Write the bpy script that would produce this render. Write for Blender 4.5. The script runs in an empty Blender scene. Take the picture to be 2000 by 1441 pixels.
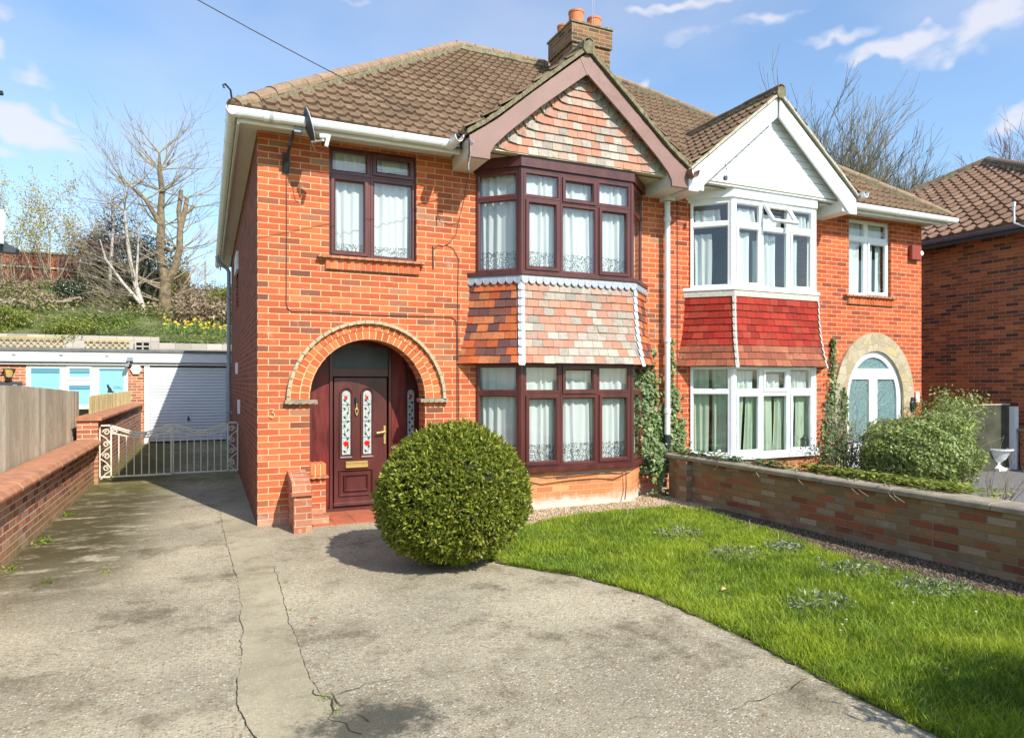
import bpy, bmesh, math, random
import numpy as np
from mathutils import Vector, Matrix, noise as mnoise
R = math.radians
scene = bpy.context.scene
# ---------------------------------------------------------------- camera
cd = bpy.data.cameras.new("camera"); cam = bpy.data.objects.new("camera", cd)
scene.collection.objects.link(cam); scene.camera = cam
cam.location = (0, 0, 1.585); cam.rotation_euler = (R(90), 0, R(-24.3))
cd.sensor_width = 36; cd.lens = 1320 / 2000 * 36; cd.shift_y = 24.5 / 2000
cd.clip_start = 0.05; cd.clip_end = 3000
# ---------------------------------------------------------------- light
SUN_DIR = Vector((0.304, -0.953, 0.845)).normalized()          # towards the sun
sd = bpy.data.lights.new("sun", 'SUN'); so = bpy.data.objects.new("sun", sd)
scene.collection.objects.link(so); so.rotation_euler = SUN_DIR.to_track_quat('Z', 'Y').to_euler()
sd.energy = 4.9; sd.angle = R(0.53); sd.color = (1.0, 0.95, 0.86)
w = bpy.data.worlds.new("World"); scene.world = w; w.use_nodes = True
nt = w.node_tree; nt.nodes.clear(); N = nt.nodes; L = nt.links
out = N.new('ShaderNodeOutputWorld'); bg = N.new('ShaderNodeBackground'); sky = N.new('ShaderNodeTexSky')
sky.sky_type = 'NISHITA'; sky.sun_disc = False
sky.sun_elevation = math.asin(SUN_DIR.z); sky.sun_rotation = math.atan2(SUN_DIR.x, SUN_DIR.y)
sky.air_density = 1.2; sky.dust_density = 0.8; sky.ozone_density = 2.0
bg.inputs[1].default_value = 0.105
CAMR = Vector((math.cos(R(24.3)), -math.sin(R(24.3)), 0)); CAMD = Vector((math.sin(R(24.3)), math.cos(R(24.3)), 0))
def vm(op, a, b=None):
    n = N.new('ShaderNodeVectorMath'); n.operation = op
    for i, v in enumerate((a, b)):
        if v is None: continue
        if hasattr(v, 'is_linked') or hasattr(v, 'links'): L.new(v, n.inputs[i])
        else: n.inputs[i].default_value = v
    return n
def ma(op, a, b=None, c=None, clamp=False, N=N, L=L):
    n = N.new('ShaderNodeMath'); n.operation = op; n.use_clamp = clamp
    for i, v in enumerate((a, b, c)):
        if v is None: continue
        if isinstance(v, (int, float)): n.inputs[i].default_value = v
        else: L.new(v, n.inputs[i])
    return n.outputs[0]
tc = N.new('ShaderNodeTexCoord')
nz = N.new('ShaderNodeTexNoise'); nz.inputs['Scale'].default_value = 9; nz.inputs['Detail'].default_value = 7; nz.inputs['Roughness'].default_value = 0.6
mp = N.new('ShaderNodeMapping'); mp.inputs['Scale'].default_value = (1, 1, 2.2)
L.new(tc.outputs['Generated'], mp.inputs[0]); L.new(mp.outputs[0], nz.inputs[0])
# individual clouds, each by its own direction on the sky: (azimuth deg right of +Y, elevation deg, half width deg, half height deg, strength)
CLOUDS = [(-10.1, 20.4, 3.2, 1.3, 0.8), (-10.9, 17.2, 4.5, 2.0, 0.85), (-8.9, 18.6, 1.6, 1.6, 0.7), (-12.7, 22.1, 2.2, 1.3, 0.8), (-12.6, 15.4, 3, 1.5, 0.5), (-12.3, 23.7, 3, 1.2, 0.6), (-0.1, 10.7, 6, 4, 0.55), (-8.5, 11.7, 9, 3, 0.35), (58.6, 22.7, 5.0, 1.9, 1.0), (54.9, 22.8, 5, 1.0, 0.8), (50.2, 24.2, 6, 0.8, 0.55), (60.0, 17.4, 3.6, 1.6, 0.9), (34.8, 23.4, 1.7, 0.8, 0.95), (39.2, 28.5, 8, 0.9, 0.8), (41.2, 26.4, 9, 1.4, 0.42), (45.8, 26.7, 5, 0.9, 0.6), (11.5, 28.5, 5, 1.0, 0.5), (20.0, 28.4, 6, 1.2, 0.35), (60.3, 24.2, 4, 0.5, 0.4)]
nz3 = N.new('ShaderNodeTexNoise'); nz3.inputs['Scale'].default_value = 6; nz3.inputs['Detail'].default_value = 4; nz3.inputs['Roughness'].default_value = .62; L.new(tc.outputs['Generated'], nz3.inputs[0])
warp = vm('MULTIPLY', vm('SUBTRACT', nz3.outputs['Color'], (.5, .5, .5)).outputs[0], (.20, .20, .12)).outputs[0]
wdir = vm('ADD', tc.outputs['Generated'], warp).outputs[0]
acc = None
for az, el, hw, hh, st in CLOUDS:
    a_, e_ = R(az), R(el)
    c = Vector((math.sin(a_) * math.cos(e_), math.cos(a_) * math.cos(e_), math.sin(e_)))
    t = Vector((math.cos(a_), -math.sin(a_), 0)); u = t.cross(c) * -1
    df = vm('SUBTRACT', wdir, tuple(c)).outputs[0]
    du = vm('DOT_PRODUCT', df, tuple(t / math.sin(R(hw)))).outputs['Value']
    dv = vm('DOT_PRODUCT', df, tuple(u / math.sin(R(hh)))).outputs['Value']
    dw = vm('DOT_PRODUCT', df, tuple(c * 3)).outputs['Value']
    d2 = ma('ADD', ma('ADD', ma('MULTIPLY', du, du), ma('MULTIPLY', dv, dv)), ma('MULTIPLY', dw, dw))
    g = ma('MULTIPLY', ma('SUBTRACT', 1.0, ma('SQRT', d2), clamp=True), st)
    acc = g if acc is None else ma('MAXIMUM', acc, g)
wv = ma('MULTIPLY', ma('SUBTRACT', nz.outputs[0], 0.42), 2.6)
edge = ma('ADD', ma('MULTIPLY', acc, 1.3), ma('MULTIPLY', wv, ma('MULTIPLY', acc, 1.6, clamp=True)), clamp=True)
mr = N.new('ShaderNodeMapRange'); mr.interpolation_type = 'SMOOTHERSTEP'; mr.inputs[1].default_value = 0.05; mr.inputs[2].default_value = 1.25; mr.inputs[4].default_value = .85
L.new(edge, mr.inputs[0])
# thin veil everywhere
nz2 = N.new('ShaderNodeTexNoise'); nz2.inputs['Scale'].default_value = 2.6; nz2.inputs['Detail'].default_value = 6
L.new(mp.outputs[0], nz2.inputs[0])
veil = ma('ADD', .07, ma('MULTIPLY', ma('SUBTRACT', nz2.outputs[0], 0.40, clamp=True), 1.0, clamp=True))
fac = ma('MAXIMUM', mr.outputs[0], veil)
tint = N.new('ShaderNodeMix'); tint.data_type = 'RGBA'; tint.blend_type = 'MULTIPLY'; tint.inputs[0].default_value = 1
L.new(sky.outputs[0], tint.inputs[6]); tint.inputs[7].default_value = (1.28, 1.52, 1.70, 1)
mx = N.new('ShaderNodeMix'); mx.data_type = 'RGBA'
L.new(fac, mx.inputs[0]); L.new(tint.outputs[2], mx.inputs[6]); mx.inputs[7].default_value = (6.6, 6.5, 7.0, 1)
L.new(mx.outputs[2], bg.inputs[0]); L.new(bg.outputs[0], out.inputs[0])
scene.view_settings.view_transform = 'Standard'; scene.view_settings.look = 'None'
scene.view_settings.exposure = 0.42; scene.view_settings.gamma = 1
scene.cycles.max_bounces = 8; scene.cycles.transparent_max_bounces = 24
random.seed(5)
# ---------------------------------------------------------------- helpers
ROOT = {}
def link(o): scene.collection.objects.link(o); return o
def tag(o, label=None, cat=None, group=None, kind=None):
    if label: o['label'] = label
    if cat: o['category'] = cat
    if group: o['group'] = group
    if kind: o['kind'] = kind
    return o
def thing(name, loc, label, cat, group=None):
    o = link(bpy.data.objects.new(name, None)); o.location = loc; o.empty_display_size = .2
    ROOT[o.name] = Vector(loc); return tag(o, label, cat, group)
class MB:
    def __init__(s): s.v = []; s.f = []; s.m = []; s.mi = 0
    def add(s, vs, fs, m=None):
        b = len(s.v); s.v += [tuple(v) for v in vs]; s.f += [tuple(b + i for i in f) for f in fs]
        s.m += [s.mi if m is None else m] * len(fs)
    def quad(s, a, b, c, d, m=None): s.add([a, b, c, d], [(0, 1, 2, 3)], m)
    def obox(s, o, u, v, w, m=None):
        o, u, v, w = map(Vector, (o, u, v, w))
        if u.cross(v).dot(w) < 0: u, v = v, u
        p = [o, o + u, o + u + v, o + v]; q = [x + w for x in p]
        s.add(p + q, [(3, 2, 1, 0), (4, 5, 6, 7), (0, 1, 5, 4), (1, 2, 6, 5), (2, 3, 7, 6), (3, 0, 4, 7)], m)
    def box(s, x0, x1, y0, y1, z0, z1, m=None): s.obox((x0, y0, z0), (x1 - x0, 0, 0), (0, y1 - y0, 0), (0, 0, z1 - z0), m)
    def prism(s, pts, off, m=None):          # polygon + extrusion vector
        n = len(pts); off = Vector(off); a = [Vector(p) for p in pts]
        nn = Vector((0, 0, 0))
        for i in range(n): nn += a[i].cross(a[(i + 1) % n])
        if nn.dot(off) > 0: a.reverse()
        b = [p + off for p in a]
        s.add(a + b, [tuple(range(n)), tuple(reversed(range(n, 2 * n)))] + [(i, i + n, (i + 1) % n + n, (i + 1) % n) for i in range(n)], m)
    def tube(s, pts, r, n=8, cap=True, m=None):
        pts = [Vector(p) for p in pts]; k = len(pts)
        if isinstance(r, (int, float)): r = [r] * k
        vs = []; up = None
        for i, p in enumerate(pts):
            t = (pts[min(i + 1, k - 1)] - pts[max(i - 1, 0)])
            if t.length < 1e-9: t = Vector((0, 0, 1))
            t.normalize()
            if up is None: up = t.orthogonal().normalized()
            a = (up - t * up.dot(t))
            a = a.normalized() if a.length > 1e-6 else t.orthogonal().normalized()
            up = a; b = t.cross(a)
            for j in range(n):
                an = 2 * math.pi * j / n; vs.append(p + (a * math.cos(an) + b * math.sin(an)) * r[i])
        fs = [(i * n + j, i * n + (j + 1) % n, (i + 1) * n + (j + 1) % n, (i + 1) * n + j) for i in range(k - 1) for j in range(n)]
        if cap: fs += [tuple(reversed(range(n))), tuple(range((k - 1) * n, k * n))]
        s.add(vs, fs, m)
    def sweep(s, prof, o, u, v, path, m=None, closed=True):   # 2D profile in u,v swept along points path (no twist)
        o = Vector(o); u = Vector(u); v = Vector(v); n = len(prof); k = len(path)
        vs = [Vector(p) + u * a + v * b for p in path for a, b in prof]
        fs = []
        for i in range(k - 1):
            for j in range(n if closed else n - 1):
                fs.append((i * n + j, i * n + (j + 1) % n, (i + 1) * n + (j + 1) % n, (i + 1) * n + j))
        if closed: fs += [tuple(reversed(range(n))), tuple(range((k - 1) * n, k * n))]
        s.add(vs, fs, m)
    def lathe(s, prof, c, n=20, m=None):
        c = Vector(c); k = len(prof)
        vs = [c + Vector((r * math.cos(2 * math.pi * j / n), r * math.sin(2 * math.pi * j / n), z)) for r, z in prof for j in range(n)]
        fs = [(i * n + j, i * n + (j + 1) % n, (i + 1) * n + (j + 1) % n, (i + 1) * n + j) for i in range(k - 1) for j in range(n)]
        fs += [tuple(reversed(range(n))), tuple(range((k - 1) * n, k * n))]
        s.add(vs, fs, m)
    def ring(s, O, u, v, w, u0, u1, v0, v1, wd, d0, d1, ch=0.012, m=None):   # mitred frame ring with a chamfer towards the glass
        O, u, v, w = map(Vector, (O, u, v, w))
        prof = [(0, d0), (0, d1 - .003), (.003, d1), (wd - ch, d1), (wd, d1 - ch), (wd, d0)]
        vs = []
        for (a, b, sa, sb) in ((u0, v0, 1, 1), (u1, v0, -1, 1), (u1, v1, -1, -1), (u0, v1, 1, -1)):
            for q, d in prof: vs.append(O + u * (a + sa * q) + v * (b + sb * q) + w * d)
        n = len(prof); fs = []
        flip = u.cross(v).dot(w) < 0
        for c in range(4):
            e = (c + 1) % 4
            for j in range(n):
                f = (c * n + j, c * n + (j + 1) % n, e * n + (j + 1) % n, e * n + j)
                fs.append(f if flip else tuple(reversed(f)))
        s.add(vs, fs, m)
    def build(s, name, mat, parent=None, smooth=False, uv=True, off=None, weld=False):
        off = Vector(off) if off is not None else (ROOT.get(parent.name, Vector()) if parent is not None else Vector())
        me = bpy.data.meshes.new(name)
        co = np.array(s.v, dtype=np.float64) if s.v else np.zeros((0, 3))
        me.from_pydata((co - np.array(off)).tolist(), [], s.f)
        for mt in (mat if isinstance(mat, (list, tuple)) else [mat]): me.materials.append(mt)
        if any(s.m): me.polygons.foreach_set('material_index', s.m)
        if smooth: me.polygons.foreach_set('use_smooth', [True] * len(me.polygons))
        me.update()
        if uv:
            ul = me.uv_layers.new(name='UVMap'); nv = len(me.loops); arr = np.zeros(nv * 2)
            for p in me.polygons:
                nn = p.normal
                if abs(nn.z) > .8: a, b = Vector((1, 0, 0)), Vector((0, 1, 0))
                else:
                    a = Vector((-nn.y, nn.x, 0)).normalized(); b = Vector((0, 0, 1))
                    if abs(nn.x) > abs(nn.y): 
                        if a.y < 0: a = -a
                    elif a.x < 0: a = -a
                for li in p.loop_indices:
                    q = co[me.loops[li].vertex_index]
                    arr[2 * li] = q[0] * a.x + q[1] * a.y + q[2] * a.z; arr[2 * li + 1] = q[0] * b.x + q[1] * b.y + q[2] * b.z
            ul.data.foreach_set('uv', arr)
        if weld:
            bm = bmesh.new(); bm.from_mesh(me); bmesh.ops.remove_doubles(bm, verts=bm.verts, dist=1e-4); bm.to_mesh(me); bm.free()
        o = link(bpy.data.objects.new(name, me))
        if parent is not None:
            o.parent = parent; ROOT[o.name] = off
        else: o.location = off; ROOT[o.name] = off
        return o
def bev(o, wdt=.004, seg=1):
    m = o.modifiers.new('b', 'BEVEL'); m.width = wdt; m.segments = seg; m.limit_method = 'ANGLE'; m.angle_limit = R(40); return o
# ---------------------------------------------------------------- materials
def newmat(name):
    m = bpy.data.materials.new(name); m.use_nodes = True; t = m.node_tree; t.nodes.clear()
    o = t.nodes.new('ShaderNodeOutputMaterial'); p = t.nodes.new('ShaderNodeBsdfPrincipled'); t.links.new(p.outputs[0], o.inputs[0])
    return m, t, p, o
class G:                      # tiny node graph helper
    def __init__(s, t): s.t = t; s.N = t.nodes; s.L = t.links
    def n(s, ty, **kw):
        x = s.N.new(ty)
        for k, v in kw.items(): setattr(x, k, v)
        return x
    def m(s, op, a, b=None, c=None, clamp=False): return ma(op, a, b, c, clamp, s.N, s.L)
    def noise(s, scale, detail=4, rough=.55, vec=None, dim='3D', dist=0):
        x = s.N.new('ShaderNodeTexNoise'); x.inputs['Scale'].default_value = scale; x.inputs['Detail'].default_value = detail; x.inputs['Roughness'].default_value = rough
        x.inputs['Distortion'].default_value = dist
        if vec is not None: s.L.new(vec, x.inputs['Vector'])
        return x.outputs[0]
    def ramp(s, f, stops, interp='LINEAR'):
        x = s.N.new('ShaderNodeValToRGB'); x.color_ramp.interpolation = interp; e = x.color_ramp.elements
        while len(e) < len(stops): e.new(.5)
        for i, (p, c) in enumerate(stops): e[i].position = p; e[i].color = (*c, 1) if len(c) == 3 else c
        s.L.new(f, x.inputs[0]); return x.outputs[0]
    def mix(s, f, a, b, blend='MIX'):
        x = s.N.new('ShaderNodeMix'); x.data_type = 'RGBA'; x.blend_type = blend
        for i, v in ((0, f), (6, a), (7, b)):
            if isinstance(v, (int, float)): x.inputs[i].default_value = v
            elif isinstance(v, tuple): x.inputs[i].default_value = (*v, 1)
            else: s.L.new(v, x.inputs[i])
        return x.outputs[2]
    def mr(s, v, a, b, c=0, d=1, smooth=True):
        x = s.N.new('ShaderNodeMapRange'); x.interpolation_type = 'SMOOTHSTEP' if smooth else 'LINEAR'
        for i, q in enumerate((a, b, c, d)): x.inputs[i + 1].default_value = q
        s.L.new(v, x.inputs[0]); return x.outputs[0]
    def bump(s, h, strength=.5, dist=.01, normal=None):
        x = s.N.new('ShaderNodeBump'); x.inputs['Strength'].default_value = strength; x.inputs['Distance'].default_value = dist
        s.L.new(h, x.inputs['Height'])
        if normal is not None: s.L.new(normal, x.inputs['Normal'])
        return x.outputs[0]
    def obj(s): return s.N.new('ShaderNodeNewGeometry').outputs['Position']
    def sc(s, vec, v3):
        x = s.N.new('ShaderNodeMapping'); x.inputs['Scale'].default_value = v3; s.L.new(vec, x.inputs[0]); return x.outputs[0]
def plain(name, col, rough=.5, metal=0, var=.12, nscale=6, bump=0, spec=.5, stain=None, streak=False):
    m, t, p, o = newmat(name); g = G(t); pos = g.obj()
    v = g.sc(pos, (1, 1, .15)) if streak else pos
    f = g.noise(nscale, 5, .6, v)
    a = tuple(c * (1 - var) for c in col); b = tuple(min(1, c * (1 + var)) for c in col)
    c = g.ramp(f, [(.3, a), (.7, b)])
    if stain: c = g.mix(g.mr(g.noise(nscale * .7, 6, .7, v), stain[1], stain[1] + .2), c, stain[0])
    t.links.new(c, p.inputs['Base Color']); p.inputs['Roughness'].default_value = rough; p.inputs['Metallic'].default_value = metal
    p.inputs['Specular IOR Level'].default_value = spec
    if bump: t.links.new(g.bump(g.noise(nscale * 12, 4, .6, pos), bump, .01), p.inputs['Normal'])
    return m
def brick(name, stops, mortar=(.62, .46, .28), w=.2247, h=.0708, mt=.0095, u0=.505, v0=0., weather=None, shift=.5, rough=.88, bmp=.6, base_stain=None, efflo=.0):
    m, t, p, o = newmat(name); g = G(t)
    uv = g.n('ShaderNodeUVMap'); uv.uv_map = 'UVMap'
    sp = g.n('ShaderNodeSeparateXYZ'); t.links.new(uv.outputs[0], sp.inputs[0])
    pos = g.obj(); wob = g.noise(14, 3, .6, pos); wob2 = g.noise(70, 3, .6, pos)
    x = g.m('ADD', g.m('SUBTRACT', sp.outputs[0], u0), g.m('MULTIPLY', g.m('SUBTRACT', wob, .5), .008))
    y = g.m('ADD', g.m('SUBTRACT', sp.outputs[1], v0), g.m('MULTIPLY', g.m('SUBTRACT', wob, .5), .007))
    ry = g.m('DIVIDE', y, h); row = g.m('FLOOR', ry); fy = g.m('MULTIPLY', g.m('SUBTRACT', ry, row), h)
    par = g.m('FLOORED_MODULO', row, 2.0)
    rx = g.m('ADD', g.m('DIVIDE', x, w), g.m('MULTIPLY', par, shift)); col = g.m('FLOOR', rx); fx = g.m('MULTIPLY', g.m('SUBTRACT', rx, col), w)
    dx = g.m('MINIMUM', fx, g.m('SUBTRACT', w, fx)); dy = g.m('MINIMUM', fy, g.m('SUBTRACT', h, fy))
    d = g.m('ADD', g.m('MINIMUM', dx, dy), g.m('MULTIPLY', g.m('SUBTRACT', wob2, .5), .0045))
    mask = g.mr(d, mt / 2 - .0012, mt / 2 + .0018)
    cx = g.n('ShaderNodeCombineXYZ'); t.links.new(col, cx.inputs[0]); t.links.new(row, cx.inputs[1]); cx.inputs[2].default_value = 3.7
    wn = g.n('ShaderNodeTexWhiteNoise'); wn.noise_dimensions = '3D'; t.links.new(cx.outputs[0], wn.inputs[0])
    c = g.ramp(wn.outputs[0], stops)
    sp2 = g.n('ShaderNodeSeparateColor'); t.links.new(wn.outputs[1], sp2.inputs[0])
    val = g.m('ADD', .80, g.m('MULTIPLY', sp2.outputs[1], .32))
    cc = g.n('ShaderNodeCombineColor'); [t.links.new(val, cc.inputs[i]) for i in range(3)]
    c = g.mix(1.0, c, cc.outputs[0], 'MULTIPLY')
    fine = g.noise(38, 5, .65, pos)
    c = g.mix(g.mr(fine, .45, .85, 0, .45), c, tuple(q * .42 for q in stops[len(stops) // 2][1]))
    if efflo: c = g.mix(g.mr(g.noise(5, 6, .75, pos), .56, .74, 0, efflo), c, (.75, .62, .5))
    mo = g.mix(g.noise(25, 4, .6, pos), tuple(q * .72 for q in mortar), tuple(min(1, q * 1.18) for q in mortar))
    c = g.mix(mask, mo, c)
    if weather: c = g.mix(g.mr(g.noise(1.1, 7, .7, pos), weather[1], weather[1] + .22, 0, weather[2]), c, weather[0])
    if base_stain:
        spz = g.n('ShaderNodeSeparateXYZ'); t.links.new(pos, spz.inputs[0])
        k = g.mr(g.m('ADD', spz.outputs[2], g.m('MULTIPLY', g.m('SUBTRACT', g.noise(4, 5, .7, pos), .5), .35)), base_stain[1], base_stain[2], 1, 0)
        c = g.mix(g.m('MULTIPLY', k, base_stain[3]), c, base_stain[0])
    t.links.new(c, p.inputs['Base Color']); p.inputs['Roughness'].default_value = rough; p.inputs['Specular IOR Level'].default_value = .3
    hgt = g.m('ADD', g.m('MULTIPLY', mask, .75), g.m('MULTIPLY', fine, .3))
    t.links.new(g.bump(hgt, bmp, .008), p.inputs['Normal'])
    return m
def island(name, stops, rough=.7, nscale=25, dark=.35, bump=.3, stain=None, trans=0., spec=.4, interp='LINEAR', val=.3, gran=(1.0, 1.0)):
    m, t, p, o = newmat(name); g = G(t)
    gi = g.n('ShaderNodeNewGeometry'); c = g.ramp(gi.outputs['Random Per Island'], stops, interp); pos = gi.outputs['Position']
    f = g.noise(nscale, 5, .65, pos)
    c = g.mix(g.mr(f, .4, .8, 0, dark), c, tuple(q * .35 for q in stops[0][1]))
    wn = g.n('ShaderNodeTexWhiteNoise'); wn.noise_dimensions = '1D'; t.links.new(g.m('MULTIPLY', gi.outputs['Random Per Island'], 91.7), wn.inputs['W'])
    v = g.m('ADD', 1 - val / 2, g.m('MULTIPLY', g.m('SUBTRACT', wn.outputs[0], .5), val)); cc = g.n('ShaderNodeCombineColor'); [t.links.new(v, cc.inputs[i]) for i in range(3)]
    c = g.mix(1.0, c, cc.outputs[0], 'MULTIPLY')
    if stain: c = g.mix(g.mr(g.noise(stain[3] if len(stain) > 3 else 3, 7, .72, pos), stain[1], stain[1] + .14, 0, stain[2]), c, stain[0])
    t.links.new(c, p.inputs['Base Color']); p.inputs['Roughness'].default_value = rough; p.inputs['Specular IOR Level'].default_value = spec
    if bump: t.links.new(g.bump(g.noise(nscale * 2.2, 5, .65, pos), bump, .006), p.inputs['Normal'])
    if trans:
        tr = g.n('ShaderNodeBsdfTranslucent'); t.links.new(c, tr.inputs[0]); ms = g.n('ShaderNodeMixShader'); ms.inputs[0].default_value = trans
        t.links.new(p.outputs[0], ms.inputs[1]); t.links.new(tr.outputs[0], ms.inputs[2]); t.links.new(ms.outputs[0], o.inputs[0])
    return m
def glass(name, tint=(.93, .97, .96), base=.12, rough=0.0):
    m, t, p, o = newmat(name); g = G(t); t.nodes.remove(p)
    tr = g.n('ShaderNodeBsdfTransparent'); tr.inputs[0].default_value = (*tint, 1)
    gl = g.n('ShaderNodeBsdfGlossy'); gl.inputs['Roughness'].default_value = rough
    fr = g.n('ShaderNodeLayerWeight'); fr.inputs[0].default_value = .5
    nb = g.bump(g.noise(1.7, 2, .5, g.obj()), .25, .02); t.links.new(nb, gl.inputs['Normal'])
    f = g.m('ADD', g.m('MULTIPLY', g.m('POWER', fr.outputs['Facing'], 4.0), .9), base, clamp=True)
    ms = g.n('ShaderNodeMixShader'); t.links.new(f, ms.inputs[0]); t.links.new(tr.outputs[0], ms.inputs[1]); t.links.new(gl.outputs[0], ms.inputs[2]); t.links.new(ms.outputs[0], o.inputs[0])
    return m
def cloth(name, col, lace=None, trans=.35):
    m, t, p, o = newmat(name); g = G(t); pos = g.obj()
    c = g.ramp(g.noise(9, 4, .6, g.sc(pos, (1, 1, .1))), [(.3, tuple(q * .86 for q in col)), (.7, col)])
    t.links.new(c, p.inputs['Base Color']); p.inputs['Roughness'].default_value = .9; p.inputs['Specular IOR Level'].default_value = .1
    tr = g.n('ShaderNodeBsdfTranslucent'); t.links.new(c, tr.inputs[0]); ms = g.n('ShaderNodeMixShader'); ms.inputs[0].default_value = trans
    t.links.new(p.outputs[0], ms.inputs[1]); t.links.new(tr.outputs[0], ms.inputs[2]); last = ms.outputs[0]
    if lace:                       # lace = (z of the top of the patterned border, second z) : holes of a flower-like pattern below it
        sp = g.n('ShaderNodeSeparateXYZ'); t.links.new(pos, sp.inputs[0]); z = sp.outputs[2]
        hs = None
        for a, b in lace:
            q = g.m('MULTIPLY', g.m('GREATER_THAN', z, a), g.m('LESS_THAN', z, b)); hs = q if hs is None else g.m('ADD', hs, q)
        vo = g.n('ShaderNodeTexVoronoi'); vo.inputs['Scale'].default_value = 26; vo.feature = 'F1'; t.links.new(pos, vo.inputs['Vector'])
        vd = g.m('SINE', g.m('MULTIPLY', vo.outputs['Distance'], 12.0))
        hole = g.m('MULTIPLY', hs, g.mr(vd, .1, .5, 0, .75))
        tp = g.n('ShaderNodeBsdfTransparent'); m2 = g.n('ShaderNodeMixShader'); t.links.new(hole, m2.inputs[0]); t.links.new(last, m2.inputs[1]); t.links.new(tp.outputs[0], m2.inputs[2]); last = m2.outputs[0]
    t.links.new(last, o.inputs[0]); return m

O1 = (.55, .12, .038); O2 = (.44, .082, .026); O3 = (.64, .17, .055); PU = (.20, .07, .045); BR = (.31, .085, .035)
M = {}
M['brick'] = brick('orange_facing_brick', [(.0, PU), (.06, (.28, .09, .05)), (.12, (.40, .088, .035)), (.35, (.48, .105, .038)), (.6, (.53, .12, .042)), (.82, (.57, .16, .06)), (.90, (.43, .10, .04)), (.96, BR), (1., (.40, .20, .12))],
                   mt=.009, mortar=(.60, .43, .24), base_stain=((.62, .42, .32), .03, .22, .55), weather=((.33, .14, .075), .56, .35), efflo=.2)
M['brick_r'] = brick('red_facing_brick', [(.0, (.26, .055, .03)), (.2, (.40, .07, .026)), (.55, (.54, .10, .032)), (.85, (.60, .13, .045)), (1., (.32, .07, .035))],
                   mt=.0085, mortar=(.58, .40, .23), base_stain=((.5, .3, .2), .03, .2, .4), weather=((.28, .09, .05), .52, .4), efflo=.15)
M['brick_bay'] = brick('pale_orange_brick', [(.0, (.52, .19, .08)), (.4, (.62, .22, .08)), (.8, (.68, .29, .12)), (1., (.55, .17, .07))], mortar=(.62, .36, .17), mt=.008, u0=.0,
                   base_stain=((.66, .56, .46), .04, .17, .95))
M['hip'] = plain('weathered_hip_tile', (.30, .20, .125), .95, var=.3, nscale=9, bump=1, stain=((.27, .25, .13), .56))
M['brick_shaded'] = brick('shade_darkened_side_brick', [(.0, (.13, .05, .035)), (.3, (.22, .055, .032)), (1., (.32, .075, .035))], mortar=(.34, .23, .14), mt=.008)  # darker than the front brick: the side wall's shade is in the colour
M['brick_low'] = brick('low_wall_brick', [(.0, (.22, .06, .035)), (.3, (.38, .11, .055)), (.7, (.50, .18, .09)), (1., (.50, .28, .18))], mortar=(.64, .53, .38), mt=.0135, efflo=.9, bmp=.9, weather=((.30, .2, .11), .55, .5),
                   base_stain=((.36, .28, .12), .02, .3, .55))
M['brick_old'] = brick('old_garden_wall_brick', [(.0, (.22, .07, .04)), (.25, (.36, .11, .05)), (.5, (.34, .19, .08)), (.75, (.24, .16, .08)), (1., (.40, .29, .19))], mortar=(.25, .20, .12), mt=.013, bmp=.9,
                   weather=((.13, .115, .055), .50, .6), base_stain=((.30, .26, .19), .03, .14, .4), efflo=.3)
M['brick_white'] = brick('worn_whitewashed_brick', [(.0, (.34, .10, .05)), (.5, (.48, .17, .09)), (1., (.50, .28, .17))], mortar=(.5, .36, .22), efflo=.85, weather=((.2, .11, .06), .5, .6))
M['brick_chim'] = brick('dark_chimney_brick', [(.0, (.07, .05, .03)), (.4, (.16, .09, .05)), (.8, (.26, .12, .06)), (1., (.3, .16, .08))], mortar=(.33, .26, .15), mt=.013, weather=((.09, .08, .04), .5, .6), efflo=.2)
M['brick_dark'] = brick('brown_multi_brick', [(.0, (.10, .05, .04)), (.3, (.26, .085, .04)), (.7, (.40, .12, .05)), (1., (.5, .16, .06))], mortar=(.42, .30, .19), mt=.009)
M['brick_far'] = brick('annex_brick', [(.0, (.2, .07, .04)), (.5, (.48, .17, .09)), (1., (.55, .22, .12))], mortar=(.66, .52, .36), mt=.014)
M['upvc'] = plain('white_upvc', (.80, .82, .82), .28, var=.03, spec=.5)
M['fascia'] = plain('white_painted_board', (.74, .72, .67), .45, var=.06, nscale=2)
M['whitepipe'] = plain('flaking_white_pipe_paint', (.74, .73, .70), .5, var=.1, nscale=20, stain=((.22, .20, .17), .62))
M['cladding'] = plain('white_cladding', (.80, .80, .79), .4, var=.03)
M['mahog'] = plain('mahogany_foil', (.088, .022, .018), .33, var=.35, nscale=8, streak=True)
M['mahog_l'] = plain('mahogany_panel', (.135, .022, .018), .4, var=.5, nscale=22, streak=True, spec=.3)
M['barge'] = plain('faded_brown_paint', (.235, .125, .10), .5, var=.12, nscale=3, stain=((.17, .08, .065), .55), streak=False)
M['alarm'] = plain('red_alarm_plastic', (.26, .05, .03), .5)
M['garagepaint'] = plain('white_garage_paint', (.66, .68, .71), .45, var=.06, nscale=2, stain=((.5, .5, .5), .66))
M['moss2'] = plain('cream_digit', (.62, .5, .3), .6)
M['mortar_l'] = plain('sandy_tile_edge', (.46, .37, .23), .9, var=.25, nscale=20, bump=.6)
M['steelgrey'] = plain('dark_blue_grey_gutter', (.16, .15, .18), .4)
M['gutterbrown'] = plain('brown_gutter', (.25, .13, .10), .4)
M['soffitc'] = plain('cream_soffit', (.62, .56, .42), .6, var=.08)
M['lead'] = plain('lead_sheet', (.26, .29, .33), .5, metal=.0, var=.2, nscale=20, spec=.8)
M['mortar'] = plain('weathered_mortar', (.52, .49, .43), .9, var=.2, nscale=25, bump=.6)
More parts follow.
